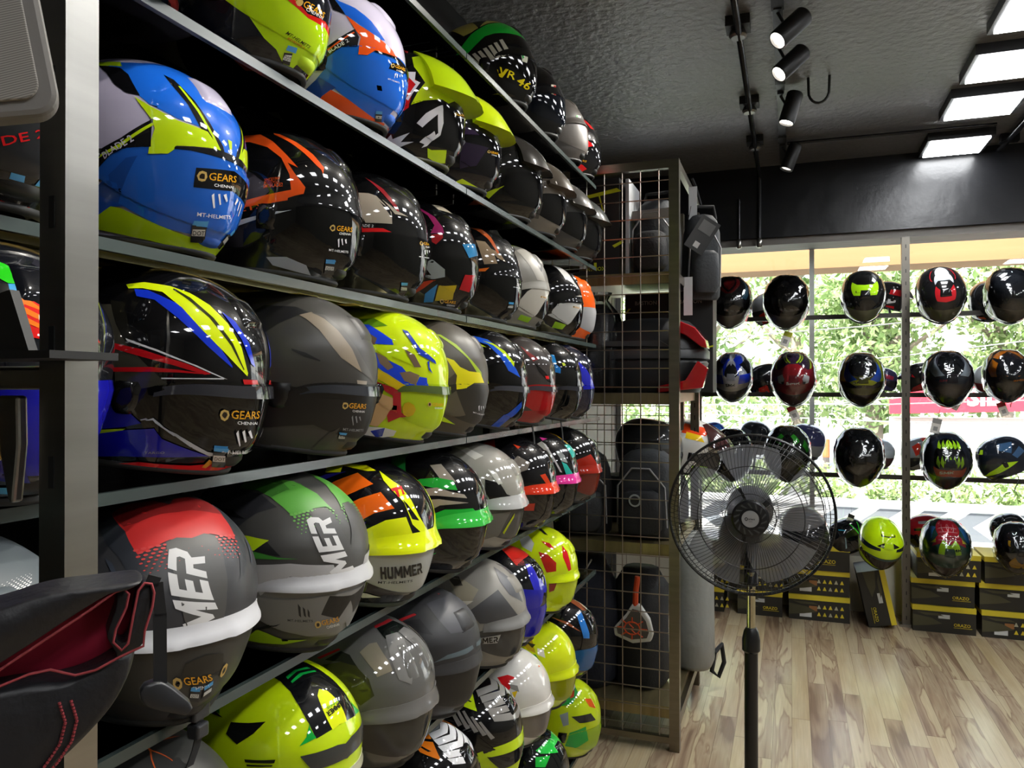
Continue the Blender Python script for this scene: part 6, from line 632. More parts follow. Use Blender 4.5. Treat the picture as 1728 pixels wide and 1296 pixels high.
# fourth shelf
t = tag(empty('duffel_bag', (-.85, 3.32, .166)), 'dark navy soft bag on the lowest cage shelf', 'bag'); soft(MB(), [(0, .85), (.04, 1), (.3, .96), (.45, .85), (.55, .5)], .14, .13, wob=.05).build('body', NAVY, t, smooth=70)
MB().tube([(-.06, -.13, .2), (-.02, -.14, .42), (.05, -.12, .55)], .004, 6).build('drawcord', PIPING, t, smooth=60)
t = tag(empty('folded_trousers', (-.62, 3.36, .166)), 'black riding trousers folded on the lowest cage shelf', 'trousers'); soft(MB(), [(0, .9), (.02, 1), (.25, .9), (.42, .95), (.50, .6)], .12, .10, wob=.06, seed=2).build('fabric', NYL, t, smooth=70)
t = tag(empty('knee_pad', (-.615, 3.15, .47)), 'white grey and orange knee pad hanging behind the mesh', 'knee pad')
pr = [(-.075, -.05), (-.08, -.02), (-.03, .04), (.0, .09), (.03, .085), (.07, .03), (.085, -.03), (.075, -.06), (.0, -.075)]
MB().prism(pr, 0, .03, 0, 'd9d9d6').build('white_shell', CARD, t, bevel=.006); MB().prism([(a * .8, b * .75) for a, b in pr], -.006, .0, 0, '55504d').build('grey_mesh', CARD, t)
m = MB()
for a in range(8):
    x, z = math.cos(a * .785), math.sin(a * .785); m.tube([(x * .03, -.008, z * .022 - .01), (x * .062, -.008, z * .045 - .01)], .003, 5, 0, 'e0572b')
m.tube([(.032 * math.cos(a * .5), -.008, .026 * math.sin(a * .5) - .01) for a in range(13)], .003, 5, 0, 'e0572b', closed=False); m.tube([(-.012, -.009, .008), (.006, -.009, -.008), (-.006, -.009, -.012), (.014, -.009, -.03)], .003, 5, 0, 'e0572b')
m.tube([(.01, .01, .08), (.012, .01, .14), (.02, .01, .20)], .012, 8, 0, 'd24a20'); m.build('orange_trim', CARD, t)
t = tag(empty('dry_bag', (-.43, 3.68, .166)), 'pale grey rolled tarpaulin bag standing at the open side of the cage', 'bag')
soft(MB(), [(0, .9), (.02, 1), (.2, .99), (.42, .95), (.55, .86), (.60, .55)], .095, .14, wob=.015, seed=5).build('body', GREYB, t, smooth=70)
MB().tube([(.085, .10, .02), (.115, .14, .05), (.125, .16, -.04), (.10, .15, -.11), (.07, .13, -.08), (.085, .12, .02)], .011, 8).build('shoulder_strap', WEB, t, smooth=60)

# ---------------------------------------------------------------- pedestal fan
t = tag(empty('pedestal_fan', (-.113, 2.35, 0)), 'black pedestal fan with round wire guard standing before the window display', 'fan')
FB = mat('fan_black', '17181a', rough=.35); ax = Matrix.Translation((0, 0, 1.078)) @ Matrix.Rotation(R(3), 4, 'Z') @ Matrix.Rotation(R(90), 4, 'X')   # local z -> -y (towards the viewer)
Rr = .232
m = MB()
def ring(m, r, z, th, n=64): m.tube([ax @ Vector((r * math.cos(2 * math.pi * i / n), r * math.sin(2 * math.pi * i / n), z)) for i in range(n)], th, 6, closed=True)
def guard(sgn, n, name, rings):
    m = MB()
    for k in range(n):
        a = 2 * math.pi * (k + (.5 if sgn < 0 else 0)) / n; pts = []
        for u in np.linspace(.045 / Rr, 1, 9):
            tw = .22 * (1 - u) * sgn; z = sgn * (.012 + .062 * (1 - u ** 3.2)); pts.append(ax @ Vector((Rr * u * math.cos(a + tw), Rr * u * math.sin(a + tw), z)))
        m.tube(pts, .00075, 3, cap=False)
    for u in rings: ring(m, Rr * u, sgn * (.012 + .062 * (1 - u ** 3.2)), .0014)
    m.build(name, FB, t)
guard(1, 110, 'front_guard', (.30, .63, .86, .93)); guard(-1, 80, 'rear_guard', (.35, .70, .9))
m = MB(); ring(m, Rr, 0, .0045, 72); ring(m, Rr, .010, .003, 72); m.build('guard_rim', FB, t, smooth=80)
MB().lathe([(.052, .060), (.052, .074), (.047, .080), (.030, .082), (.028, .080)], 36, M=ax).build('hub_cap', FB, t, smooth=35)
m = MB()
for k in range(14):
    a = 2 * math.pi * k / 14; c = [(r, a + b) for r, b in ((.031, .0), (.031, .16), (.044, .42), (.046, .30))]; m.add([ax @ Vector((r * math.cos(b), r * math.sin(b), .0825)) for r, b in c], [(0, 1, 2, 3)])
m.build('cap_vents', mat('vent_grey', '3d3e40', rough=.5), t, fixn=False)
MB().lathe([(.0235, .080), (.0235, .084)], 32, M=ax).build('badge', mat('badge_silver', 'a3a4a6', rough=.35, metal=.3), t)
m = MB(); fx = lambda x, y: ax @ Vector((x, y, .0846))
o0 = fx(0, 0); ux = (fx(1, 0) - o0).normalized(); uy = (fx(0, 1) - o0).normalized()
flat_text(m, 'orient', fx(-.006, -.002), ux, uy, .0055, '111111'); flat_text(m, 'electric', fx(-.004, -.008), ux, uy, .0025, '222222')
q = [fx(-.011 + .0042 * math.cos(a * math.pi / 12), .0 + .005 * math.sin(a * math.pi / 12)) for a in range(24)] + [fx(-.011 + .0022 * math.cos(a * math.pi / 12), .0 + .003 * math.sin(a * math.pi / 12)) for a in range(24)]
m.add(q, [(i, (i + 1) % 24, 24 + (i + 1) % 24, 24 + i) for i in range(24)], 0, '0a0a0a'); m.build('badge_print', CARD, t, fixn=False)
BL = mat('smoked_blade', '9a9ca2', rough=.3); BL.node_tree.nodes['Principled BSDF'].inputs['Alpha'].default_value = .5
for k in range(5):
    m = MB(); vs = []
    for i in range(9):
        u = i / 8; r = .045 + .16 * u
        for j in range(7):
            v = j / 6; a = 2 * math.pi * k / 5 + (v - .5) * (1.05 + .1 * math.sin(u * 3)) * (1 - .18 * u * u) + .35 * u; vs.append(ax @ Vector((r * math.cos(a), r * math.sin(a), (v - .5) * (.042 - .012 * u))))
    n0 = len(vs); vs2 = vs + [v + (ax.to_3x3() @ Vector((0, 0, .0015))) for v in vs]
    f = [(i * 7 + j, i * 7 + j + 1, (i + 1) * 7 + j + 1, (i + 1) * 7 + j) for i in range(8) for j in range(6)]; f += [tuple(q + n0 for q in g) for g in f]
    m.add(vs2, f).build('blade', BL, t, smooth=60)
MB().lathe([(.045, -.03), (.047, .03), (.03, .045), (.01, .05)], 28, M=ax).build('blade_hub', FB, t, smooth=50)
MB().lathe([(.03, -.19), (.062, -.175), (.068, -.15), (.068, -.09), (.055, -.075)], 28, M=ax).build('motor_housing', FB, t, smooth=50)
MB().box((-.03, .09, .98), (.03, .17, 1.06)).tube([(0, .13, .99), (0, .10, .93), (0, .06, .90), (0, .0 + .05, .86)], .02, 12).build('neck', FB, t, smooth=50)
MB().tube([(0, .05, .70), (0, .05, .90)], .0125, 20).build('chrome_pole', mat('chrome', 'c9c6b0', rough=.12, metal=1), t, smooth=60)
MB().lathe([(.019, .66), (.026, .668), (.026, .70), (.021, .725), (.015, .735)], 24, M=Matrix.Translation((0, .05, 0))).build('height_collar', FB, t, smooth=40)
MB().tube([(0, .05, .04), (0, .05, .68)], .0195, 24).build('outer_pole', FB, t, smooth=60)
MB().lathe([(.20, 0), (.205, .012), (.19, .022), (.05, .04), (.03, .06)], 40, M=Matrix.Translation((0, .05, 0))).build('base', FB, t, smooth=40)

# ---------------------------------------------------------------- window display rails
t = tag(empty('display_rail_frame', (0, 5.22, 0)), 'grey slotted post and three rails carrying helmets at the window', 'display frame')
RL = mat('rail_steel', '6e6a62', rough=.4, metal=.6)
m = MB(); slotted(m, .632, -.02, .676, .02, .012, 2.36, 'y', .075); m.build('slotted_post', [RL, RUBBER], t)
m = MB(); slotted(m, -.60, -.02, -.556, .02, .012, 2.36, 'y', .075); m.build('slotted_post', [RL, RUBBER], t)
m = MB(); slotted(m, 1.88, -.02, 1.924, .02, .012, 2.36, 'y', .075); m.build('slotted_post', [RL, RUBBER], t)
MB().box((.615, -.035, 0), (.70, .035, .014)).build('foot_plate', STEEL, t)
for z in (1.888, 1.402, .90): MB().box((-.556, -.012, z - .014), (1.88, .012, z + .014)).build('rail', mat('rail_dark', '3a3733', rough=.45, metal=.4), t)
# ---------------------------------------------------------------- cartons under the window
DK = '2c2a24'; YE = 'e0cc34'; OL = '4c4a34'
def boot_box(x, z, w_=.33, y=5.14, lab='', style=0, h_=.155, rot=0):
    ex = []
    if style in (0, 1): ex += [('p', OL, [(-w_ / 2, .03), (-w_ / 2, .10), (-w_ * .2, .085), (-.01, .055), (-w_ * .25, .04)]), ('p', OL, [(-w_ / 2 + .02, .115), (-w_ * .1, .115), (0, .10), (-w_ * .3, .10)])]
    tx = []
    if style == 0: tx = [('ORAZO', YE, w_ / 2 - .115, .045, .018)]; ex += [('r', YE, w_ / 2 - .115, .036, w_ / 2 - .02, .038), ('r', 'cfd2d2', -.03, .085, .03, .108)]
    if style == 1:
        for i in range(5):
            for j in range(2):
                cx, cz = .0 + i * .033, .085 - j * .045; ex += [('p', YE if (i + j) % 3 else 'b9b6a0', [(cx - .011, cz - .009), (cx + .011, cz - .009), (cx + .002, cz + .013), (cx - .002, cz + .013)])]
        ex += [('r', 'd4d6d6', -w_ * .32, .02, -w_ * .12, .055), ('r', '9c6a3c', -w_ * .02 - .05, .06, -.01, .09)]
    if style == 2: tx = [('CE', YE, .02, .085, .015), ('ORAZO', YE, -.02, .05, .022)]; ex = [('r', YE, -.02, .040, .085, .042), ('r', 'd4d6d6', -w_ * .42, .06, -w_ * .25, .09)]
    return carton('boot_box', (x, y, z), (w_, .29, h_), (0, 0, R(rot)), (DK, YE, .030), tx, lab, 'box', 'black and yellow boot boxes under the window', ex)
BX = [(-.52, 0, .22, 1, 'left half hidden behind the cage, at the floor'), (-.52, 1, .22, 1, 'second layer, beside the cage'), (-.19, 0, .27, 0, 'bottom one behind the fan pole'), (-.19, 1, .27, 1, 'middle one behind the fan pole'), (-.19, 2, .27, 0, 'top one behind the fan'),
      (.16, 0, .35, 1, 'icon printed, bottom of the stack right of the fan'), (.16, 1, .35, 1, 'icon printed, middle of the stack right of the fan'), (.17, 2, .33, 2, 'with CE mark, top of the stack right of the fan'),
      (.845, 0, .33, 0, 'bottom of the stack right of the slotted post'), (.84, 1, .33, 0, 'middle of the stack right of the slotted post'), (.87, 2, .33, 1, 'top of the stack right of the slotted post'),
      (1.21, 0, .34, 1, 'icon printed, bottom of the rightmost stack'), (1.20, 1, .34, 0, 'middle of the rightmost stack'), (1.22, 2, .33, 0, 'top of the rightmost stack'),
      ]
for x, l_, w_, st, lab in BX: boot_box(x, l_ * .156, w_, 5.14 + .012 * (l_ % 2), 'black and yellow boot box, ' + lab, st)
o = boot_box(.47, .02, .33, 5.10, 'black boot box leaning upright on its end beside the slotted post', 0); o.rotation_euler = (0, R(78), 0); o.location = (.405, 5.10, .164)
# ---------------------------------------------------------------- the street outside
GZ = -.15
o = MB().box((-30, 5.58, GZ - .1), (40, 60, GZ)).build('street_ground', mat('pale_asphalt', 'a3a5a6', rough=.9, noise=('8d9092', 3, (1, 1, 1)))); struct(o)
struct(MB().box((-4, 6.35, 2.36), (6, 6.7, 3.2)).build('trim_2', mat('weathered_concrete', 'a5845c', rough=.9, noise=('836342', 1.6, (.4, 1, 5)))))
o = MB().box((-30, 30, GZ), (40, 31, 5)).build('building_facade', mat('white_facade', 'e4e4e0', rough=.9)); tag(o, 'pale sunlit building front far behind the trees', 'building')
t = tag(empty('road_barrier', (0, 9.0, GZ)), 'low road barrier painted with grey and white chevrons', 'barrier')
WH = 'f2f2f0'; GY = '6c7176'
MB().box((-3, 0, 0), (7, .22, .33), 0, WH).build('wall', CARD, t)
m = MB(); x = -2.9
while x < 6.8:
    m.add([(x, -.003, .02), (x + .22, -.003, .02), (x + .02, -.003, .165), (x + .22, -.003, .31), (x, -.003, .31), (x - .2, -.003, .165)], [(0, 1, 2, 3, 4, 5)], 0, GY); x += .42
m.build('chevrons', CARD, t, fixn=False)
MB().box((-3, -.03, .33), (7, .26, .37), 0, WH).build('coping', CARD, t)
LEAF = mat('leaf', '6fa03a', rough=.5, attr=True); p = LEAF.node_tree.nodes['Principled BSDF']; p.inputs['Transmission Weight'].default_value = 0
BARK = mat('bark', '8d8175', rough=.9, bump=(14, .02))
def leaves(m, c, r, n, size, cols, rnd, squash=1):
    for _ in range(n):
        while True:
            x, y, z = (rnd.uniform(-1, 1) for _ in range(3))
            q = x * x + y * y + z * z
            if .15 < q < 1: break
        p = Vector((c[0] + x * r, c[1] + y * r, c[2] + z * r * squash)); s = size * rnd.uniform(.6, 1.3)
        a = Vector((rnd.gauss(0, 1), rnd.gauss(0, 1), rnd.gauss(0, 1))).normalized(); b = a.cross(Vector((rnd.gauss(0, 1), rnd.gauss(0, 1), rnd.gauss(0, 1)))).normalized()
        m.add([p - a * s, p + b * s * .4, p + a * s, p - b * s * .4], [(0, 1, 2, 3)], 0, rnd.choice(cols))
def tree(x, y, h, cr, lab, seed, n=900, trunk=.14, cols=('8fa868', 'a8be82', 'c4d2a2', '6f8c50'), blobs=11):
    rnd = random.Random(seed); t = tag(empty('street_tree', (x, y, GZ)), lab, 'tree', 'trees across the street')
    m = MB(); m.tube([(0, 0, 0), (.05, 0, h * .3), (-.05, 0, h * .6), (0, 0, h)], [trunk, trunk * .85, trunk * .6, trunk * .3], 9)
    for k in range(6): a = rnd.random() * 6.28; m.tube([(0, 0, h * (.35 + .08 * k)), (math.cos(a) * cr * .4, math.sin(a) * cr * .4, h * (.5 + .08 * k)), (math.cos(a) * cr * .8, math.sin(a) * cr * .8, h * (.6 + .08 * k))], [trunk * .4, trunk * .25, .02], 6)
    m.build('trunk', BARK, t, smooth=60)
    m = MB()
    for k in range(blobs):
        a = rnd.random() * 6.28; q = rnd.uniform(0, .75) * cr; leaves(m, (math.cos(a) * q, math.sin(a) * q, h * rnd.uniform(.27, 1.0)), cr * rnd.uniform(.4, .62), n // blobs * 2, .085, cols, rnd, .8)
    m.build('crown', LEAF, t, fixn=False)
tree(-1.6, 13.5, 4.2, 1.7, 'leafy street tree seen at the left end of the window', 1, 3400)
tree(1.30, 14.5, 4.6, 1.6, 'leafy street tree with a pale trunk left of the slotted post', 2, 3400, .17)
tree(.1, 16.5, 5.0, 1.9, 'leafy tree filling the window behind the red helmets', 3, 3400, .15)
tree(3.3, 14.8, 4.5, 1.8, 'leafy street tree behind the red sign', 4, 3400)
tree(5.6, 17.0, 5.0, 2.0, 'leafy tree at the right end of the window', 5, 2200)
rnd = random.Random(9)
for i, x in enumerate((-2.4, -1.7, -1.0, -.3, .4, 1.1, 1.75, 2.4, 3.0, 3.7, 4.4)):
    t = tag(empty('hedge_shrub', (x, 9.75, GZ)), 'leafy shrub in the planting strip behind the chevron barrier', 'shrub', 'shrubs behind the chevron barrier')
    m = MB(); leaves(m, (0, 0, .48), .38, 420, .045, ('93aa68', 'aec288', 'c8d4a0', '728a50'), rnd, .62); leaves(m, (0, 0, .3), .3, 120, .07, ('7f9a5c', 'a4b87c'), rnd, .8); m.build('foliage', LEAF, t, fixn=False)
    MB().tube([(0, 0, 0), (.02, 0, .4)], .02, 6).build('stem', BARK, t)
t = tag(empty('shop_sign', (1.35, 12.4, 1.06)), 'red shop sign board with white letters across the street', 'sign')
RS = 'd42a3c'
MB().prism([(0, 0), (3.2, .10), (3.2, .52), (.25, .42), (.22, .25), (0, .2)], 0, .12, 0, RS).build('board', CARD, t)
m = MB(); flat_text(m, 'SIL', (.98, -.004, .13), (1, 0, .03), (0, 0, 1), .24, 'f6f0ee', bold=.05); m.build('letters', CARD, t, fixn=False)
t = tag(empty('kiosk_wall', (1.5, 12.6, GZ)), 'grey shopfront wall under the red sign', 'wall')
MB().box((-.1, 0, 0), (3.2, .4, 1.15), 0, 'b8b4ae').build('front', CARD, t)
m = MB(); flat_text(m, 'here', (.45, -.004, .62), (1, 0, 0), (0, 0, 1), .11, 'f4f4f2'); m.build('letters', CARD, t, fixn=False)
t = tag(empty('street_bollard', (.55, 14, GZ)), 'orange topped post standing far off in the street', 'bollard')
MB().tube([(0, 0, 0), (0, 0, .42)], .055, 10, 0, '5b5552').tube([(0, 0, .42), (0, 0, .72)], .06, 10, 0, 'd9693e').build('post', CARD, t)
for i, (a, b) in enumerate((((-1.2, 7.2, 1.86), (2.6, 7.2, 2.15)), ((-1.2, 7.4, 1.28), (2.8, 7.4, 1.38)), ((-1.2, 7.1, 1.22), (2.8, 7.1, 1.16)), ((.3, 7.3, 1.30), (2.8, 7.3, 1.62)), ((.3, 7.0, 1.05), (2.8, 7.0, .92)), ((-1.0, 7.5, 1.55), (2.8, 7.5, 1.95)))):
    tag(MB().tube([a, ((a[0] + b[0]) / 2, a[1], (a[2] + b[2]) / 2 - .03), b], .006, 6).build('overhead_cable', mat('white_cable', 'f0f0ee')), 'thin white cable strung across outside the window', 'cable', 'cables outside the window')

# ---------------------------------------------------------------- things at the near left
MESHP = mat('grey_mesh_fabric', '8a8782', rough=.9)
def mesh_fabric():
    m = MESHP; n = m.node_tree.nodes; l = m.node_tree.links; tc = n.new('ShaderNodeTexCoord'); mp = n.new('ShaderNodeMapping'); mp.inputs['Rotation'].default_value = (0, R(38), 0)
    wv = n.new('ShaderNodeTexWave'); wv.inputs['Scale'].default_value = 260; wv.bands_direction = 'Z'; cr = n.new('ShaderNodeMix'); cr.data_type = 'RGBA'; cr.inputs[6].default_value = (*srgb('6a6762'), 1); cr.inputs[7].default_value = (*srgb('96928c'), 1)
    l.new(tc.outputs['Object'], mp.inputs[0]); l.new(mp.outputs[0], wv.inputs[0]); l.new(wv.outputs[0], cr.inputs[0]); l.new(cr.outputs[2], n['Principled BSDF'].inputs['Base Color'])
mesh_fabric()
t = tag(empty('mesh_backrest', (-.3735, .3108, 1.6010), (0, 0, 0), .84), 'grey ribbed mesh pad with rounded corner hanging in the top left corner', 'pad')
M = Matrix.Rotation(R(50), 4, 'Z')
def rr(x0, z0, x1, z1, r, n=8):
    out = []
    for cx, cz, a0 in ((x1 - r, z1 - r, 0), (x0 + r, z1 - r, 90), (x0 + r, z0 + r, 180), (x1 - r, z0 + r, 270)):
        out += [(cx + r * math.cos(R(a0 + 90 * i / n)), cz + r * math.sin(R(a0 + 90 * i / n))) for i in range(n + 1)]
    return out
def slant(p, k=.18): return [(x - k * z, z + .28 * x) for x, z in p]
MB().prism(slant(rr(-.25, -.002, .0, .30, .014)), 0, .02, M=M).build('frame_border', mat('border_grey', '6f6c68', rough=.7), t, bevel=.004)
MB().prism(slant(rr(-.24, .008, -.010, .29, .010)), -.003, .003, M=M).build('mesh_face', MESHP, t, bevel=.001)
t = tag(empty('display_bracket', (-.455, .364, 1.468)), 'black display bracket with flat plate fixed beside the steel post', 'bracket')
MB().box((-.13, -.013, -.0), (.023, .039, .005)).build('plate', RUBBER, t)
MB().prism([(-.13, .005), (-.003, .005), (-.02, .045), (-.045, .04), (-.052, .11), (-.062, .17), (-.13, .17)], -.0065, .0).build('web', RUBBER, t)
t = tag(empty('shelf_support', (-.494, .39, 1.44)), 'blurred steel shelf support arm left of the post', 'support')
MB().prism([(-.026, .004), (-.006, .004), (-.005, -.03), (-.010, -.07), (-.015, -.07), (-.024, -.035)], -.008, .0).build('arm', STEEL, t, bevel=.002)
MB().box((-.056, -.013, -.042), (-.028, .013, -.004)).build('brass_block', mat('brass', 'b08a48', rough=.3, metal=.9), t, bevel=.004)
BAGM = mat('black_bag_leather', '1c1c20', rough=.45, bump=(50, .0015)); CRIM = mat('crimson_lining', 'a01634', rough=.8); REDT = mat('red_thread', '9a3a40', rough=.8)
# black bag with crimson lining hanging at the near end (local x to the right, z up, y away; 1 unit here = 1 mm of the visible face)
t = tag(empty('open_bag', (-.3693, .3135, 1.2957), (0, 0, R(49.7)), .687), 'black bag with crimson lining and red piping hanging open in the lower left corner', 'bag')
U = .00047
def bp(*v): return [((v[i] - 120) * U, -(v[i + 1] - 1130) * U) for i in range(0, len(v), 2)]
def pillow(m, outline, y0, y1, inset, steps=5, mi=0):
    cx = sum(p[0] for p in outline) / len(outline); cz = sum(p[1] for p in outline) / len(outline); k = len(outline); vs = []; rings = []
    for i in range(steps * 2 + 1):
        a = math.pi * i / (steps * 2); s = 1 - inset + inset * math.sin(a) ** .5; y = (y0 + y1) / 2 - (y1 - y0) / 2 * math.cos(a)
        vs += [(cx + (x - cx) * s, y, cz + (z - cz) * s) for x, z in outline]
    n = steps * 2 + 1; m.add(vs, [(i * k + j, i * k + (j + 1) % k, (i + 1) * k + (j + 1) % k, (i + 1) * k + j) for i in range(n - 1) for j in range(k)] + [tuple(range(k)), tuple(range((n - 1) * k, n * k))], mi)
def smoothpoly(pts, it=2):
    for _ in range(it):
        o = []
        for i, a in enumerate(pts):
            b = pts[(i + 1) % len(pts)]; o += [(.75 * a[0] + .25 * b[0], .75 * a[1] + .25 * b[1]), (.25 * a[0] + .75 * b[0], .25 * a[1] + .75 * b[1])]
        pts = o
    return pts
m = MB(); pillow(m, smoothpoly(bp(-420, 1120, -100, 1150, 60, 1140, 130, 1150, 225, 1100, 218, 1150, 195, 1200, 150, 1250, 90, 1300, 40, 1420, -100, 1500, -420, 1480)), .0, .07, .16); m.build('body', BAGM, t, smooth=70)
m = MB(); pillow(m, smoothpoly(bp(-420, 1060, -100, 1030, 20, 1012, 90, 992, 180, 992, 235, 990, 225, 1000, 195, 998, 120, 1040, 60, 1078, 0, 1112, -150, 1165, -420, 1190)), -.006, .05, .10); m.build('flap', BAGM, t, smooth=70)
m = MB(); pillow(m, smoothpoly(bp(-420, 1160, -60, 1130, 60, 1075, 180, 1005, 235, 1000, 240, 1090, 205, 1125, 120, 1150, -60, 1160, -420, 1200), 1), .030, .06, .05); m.build('lining', CRIM, t, smooth=70)
m = MB(); pillow(m, smoothpoly(bp(188, 1000, 206, 1003, 206, 1030, 192, 1068, 186, 1092, 200, 1104, 212, 1090, 222, 1010, 232, 994, 247, 1002, 247, 1035, 234, 1080, 232, 1112, 190, 1128, 186, 1112, 172, 1085, 178, 1065, 190, 1030), 1), .002, .035, .06); m.build('folded_edge', BAGM, t, smooth=70)
m = MB()
for pth in (bp(-420, 1200, -150, 1172, 0, 1122, 60, 1085, 150, 1030, 185, 1006, 200, 1003, 207, 1012, 203, 1035, 187, 1070, 183, 1092, 196, 1108, 206, 1098, 214, 1050, 222, 1008, 232, 996, 243, 999, 247, 1015, 244, 1040, 232, 1080, 230, 1106, 195, 1118, 156, 1135, 126, 1138, 90, 1122, 60, 1124, 0, 1142, -150, 1165),):
    m.tube([(x, -.003, z) for x, z in pth], .0011, 6)
m.build('red_piping', REDT, t, smooth=80)
m = MB()
for dx in (0, 17):
    pts = bp(103 + dx, 1180, 112 + dx, 1215, 104 + dx, 1250, 84 + dx, 1280, 55 + dx, 1310)
    for i in range(len(pts) - 1):
        for j in range(6):
            a = j / 6; b = a + .11; q = lambda u: (pts[i][0] + (pts[i + 1][0] - pts[i][0]) * u, -.0015, pts[i][1] + (pts[i + 1][1] - pts[i][1]) * u); m.tube([q(a), q(b)], .0012, 5)
m.build('stitching', REDT, t)
m = MB()
for a, b, w_ in (((236, 992), (256, 1000), 9), ((252, 1000), (258, 1060), 10), ((257, 1055), (258, 1180), 11)):
    (x0, z0), (x1, z1) = bp(*a, *b); d = Vector((x1 - x0, 0, z1 - z0)).normalized(); n_ = Vector((-d.z, 0, d.x)) * w_ * U
    for yy in (0, .003): pass
    m.add([Vector((x0, y_, z0)) + s * n_ for y_ in (.0, .003) for s in (-1, 1)] + [Vector((x1, y_, z1)) + s * n_ for y_ in (.0, .003) for s in (-1, 1)], [(0, 1, 3, 2), (4, 6, 7, 5), (0, 4, 5, 1), (2, 3, 7, 6), (0, 2, 6, 4), (1, 5, 7, 3)])
m.build('strap', WEB, t)
m = MB(); pillow(m, smoothpoly(bp(224, 1178, 254, 1171, 271, 1183, 286, 1198, 314, 1229, 304, 1245, 286, 1238, 248, 1223, 226, 1208), 1), -.004, .010, .15, 3); m.build('side_release_buckle', mat('buckle_plastic', '2a2b2e', rough=.35), t, smooth=50)
# strap with ratchet buckle hanging from the nearest helmet of the fifth shelf
RB = (-.705, .855, 1.055)
# ---------------------------------------------------------------- helmets
def patch_grid(s0, s1, tu, tl, ns, nt, off, skirt=-.002):
    """a skin laid over the shell between azimuths s0..s1 and t = tu(s)..tl(s), lifted by off(u, v); closed by a skirt"""
    u = np.linspace(0, 1, ns); v = np.linspace(0, 1, nt); U, V = np.meshgrid(u, v, indexing='ij')
    S = s0 + (s1 - s0) * U; a = np.vectorize(tu)(S); b = np.vectorize(tl)(S); T = a + (b - a) * V
    P = surf(S, T); N = surf_n(S, T); Q = P + N * off(U, V)[..., None]
    vs = Q.reshape(-1, 3); fs = [(i * nt + j, (i + 1) * nt + j, (i + 1) * nt + j + 1, i * nt + j + 1) for i in range(ns - 1) for j in range(nt - 1)]
    ring = [i * nt for i in range(ns)] + [(ns - 1) * nt + j for j in range(1, nt)] + [i * nt + nt - 1 for i in range(ns - 2, -1, -1)] + [j for j in range(nt - 2, 0, -1)]
    K = (P + N * skirt).reshape(-1, 3); b0 = len(vs); vs = np.vstack([vs, K[ring]]); k = len(ring)
    fs += [(ring[i], b0 + i, b0 + (i + 1) % k, ring[(i + 1) % k]) for i in range(k)]
    return [tuple(x) for x in vs], fs
V_TU = lambda s: .622 - .03 * (s / 1.25) ** 2 + .085 * (s / 1.25) ** 6
V_TL = lambda s: .89 - .165 * abs(s / 1.25) ** 2.6
def lump(h, e=.18):
    return lambda U, V: h * np.clip(np.minimum(np.minimum(U, 1 - U), np.minimum(V, 1 - V)) / e, 0, 1) ** .5
NS, NT = 108, 52
_base = {}
def base_shell():
    if not _base:
        s = np.linspace(0, 2 * np.pi, NS, endpoint=False); t = np.linspace(0, 1, NT)[1:]
        S, T = np.meshgrid(s, t, indexing='ij'); P = surf(S, T).reshape(-1, 3); N = surf_n(S, T).reshape(-1, 3); k = NT - 1
        P = np.vstack([P, [[0, 0, CV['zf'](0)]]]); N = np.vstack([N, [[0, 0, 1]]]); top = len(P) - 1
        F = [((i * k + j), (i * k + j + 1), ((i + 1) % NS * k + j + 1), ((i + 1) % NS * k + j)) for i in range(NS) for j in range(k - 1)]
        F += [(top, i * k, (i + 1) % NS * k) for i in range(NS)]
        _base['s'] = (P, N, F, BVHTree.FromPolygons([Vector(p) for p in P], F))
        vv, vf = patch_grid(-1.25, 1.25, V_TU, V_TL, 61, 17, lambda U, V: .004 * np.clip(np.minimum(np.minimum(U, 1 - U) * 6, np.minimum(V, 1 - V)) / .12, .2, 1))
        _base['v'] = (vv, vf, BVHTree.FromPolygons([Vector(p) for p in vv], vf[:960]))
    return _base
def chart_dir(p, q):
    r = math.radians(math.hypot(p, q)); b = math.atan2(q, p)
    return Vector((math.sin(r) * math.cos(b), -math.cos(r), math.sin(r) * math.sin(b)))
def clip_half(poly, nx, ny, d):                          # keep nx*x + ny*y <= d
    out = []; k = len(poly)
    for i in range(k):
        a = poly[i]; b = poly[(i + 1) % k]; da = nx * a[0] + ny * a[1] - d; db = nx * b[0] + ny * b[1] - d
        if da <= 0: out.append(a)
        if (da < 0 < db) or (db < 0 < da):
            t = da / (da - db); out.append((a[0] + (b[0] - a[0]) * t, a[1] + (b[1] - a[1]) * t))
    return out
def tris_of(poly):
    try: tr = tessellate_polygon([[Vector((x, y, 0)) for x, y in poly]])
    except Exception: return []
    return [[poly[i] for i in t] for t in tr]
def lay(out, tris, bvh, lift, col, mirror, g=3.6):
    """wrap flat triangles given in the side chart onto the helmet"""
    for t in tris:
        a = (t[1][0] - t[0][0]) * (t[2][1] - t[0][1]) - (t[1][1] - t[0][1]) * (t[2][0] - t[0][0])
        if abs(a) < 1e-3: continue
        x0 = min(p[0] for p in t); x1 = max(p[0] for p in t); y0 = min(p[1] for p in t); y1 = max(p[1] for p in t)
        for i in range(math.floor(x0 / g), math.floor(x1 / g) + 1):
            c = clip_half(clip_half(t, -1, 0, -i * g), 1, 0, (i + 1) * g)
            if len(c) < 3: continue
            for j in range(math.floor(y0 / g), math.floor(y1 / g) + 1):
                e = clip_half(clip_half(c, 0, -1, -j * g), 0, 1, (j + 1) * g)
                if len(e) < 3: continue
                wrap(out, e, bvh, lift, col, mirror, 2 if g < 10 else 0)
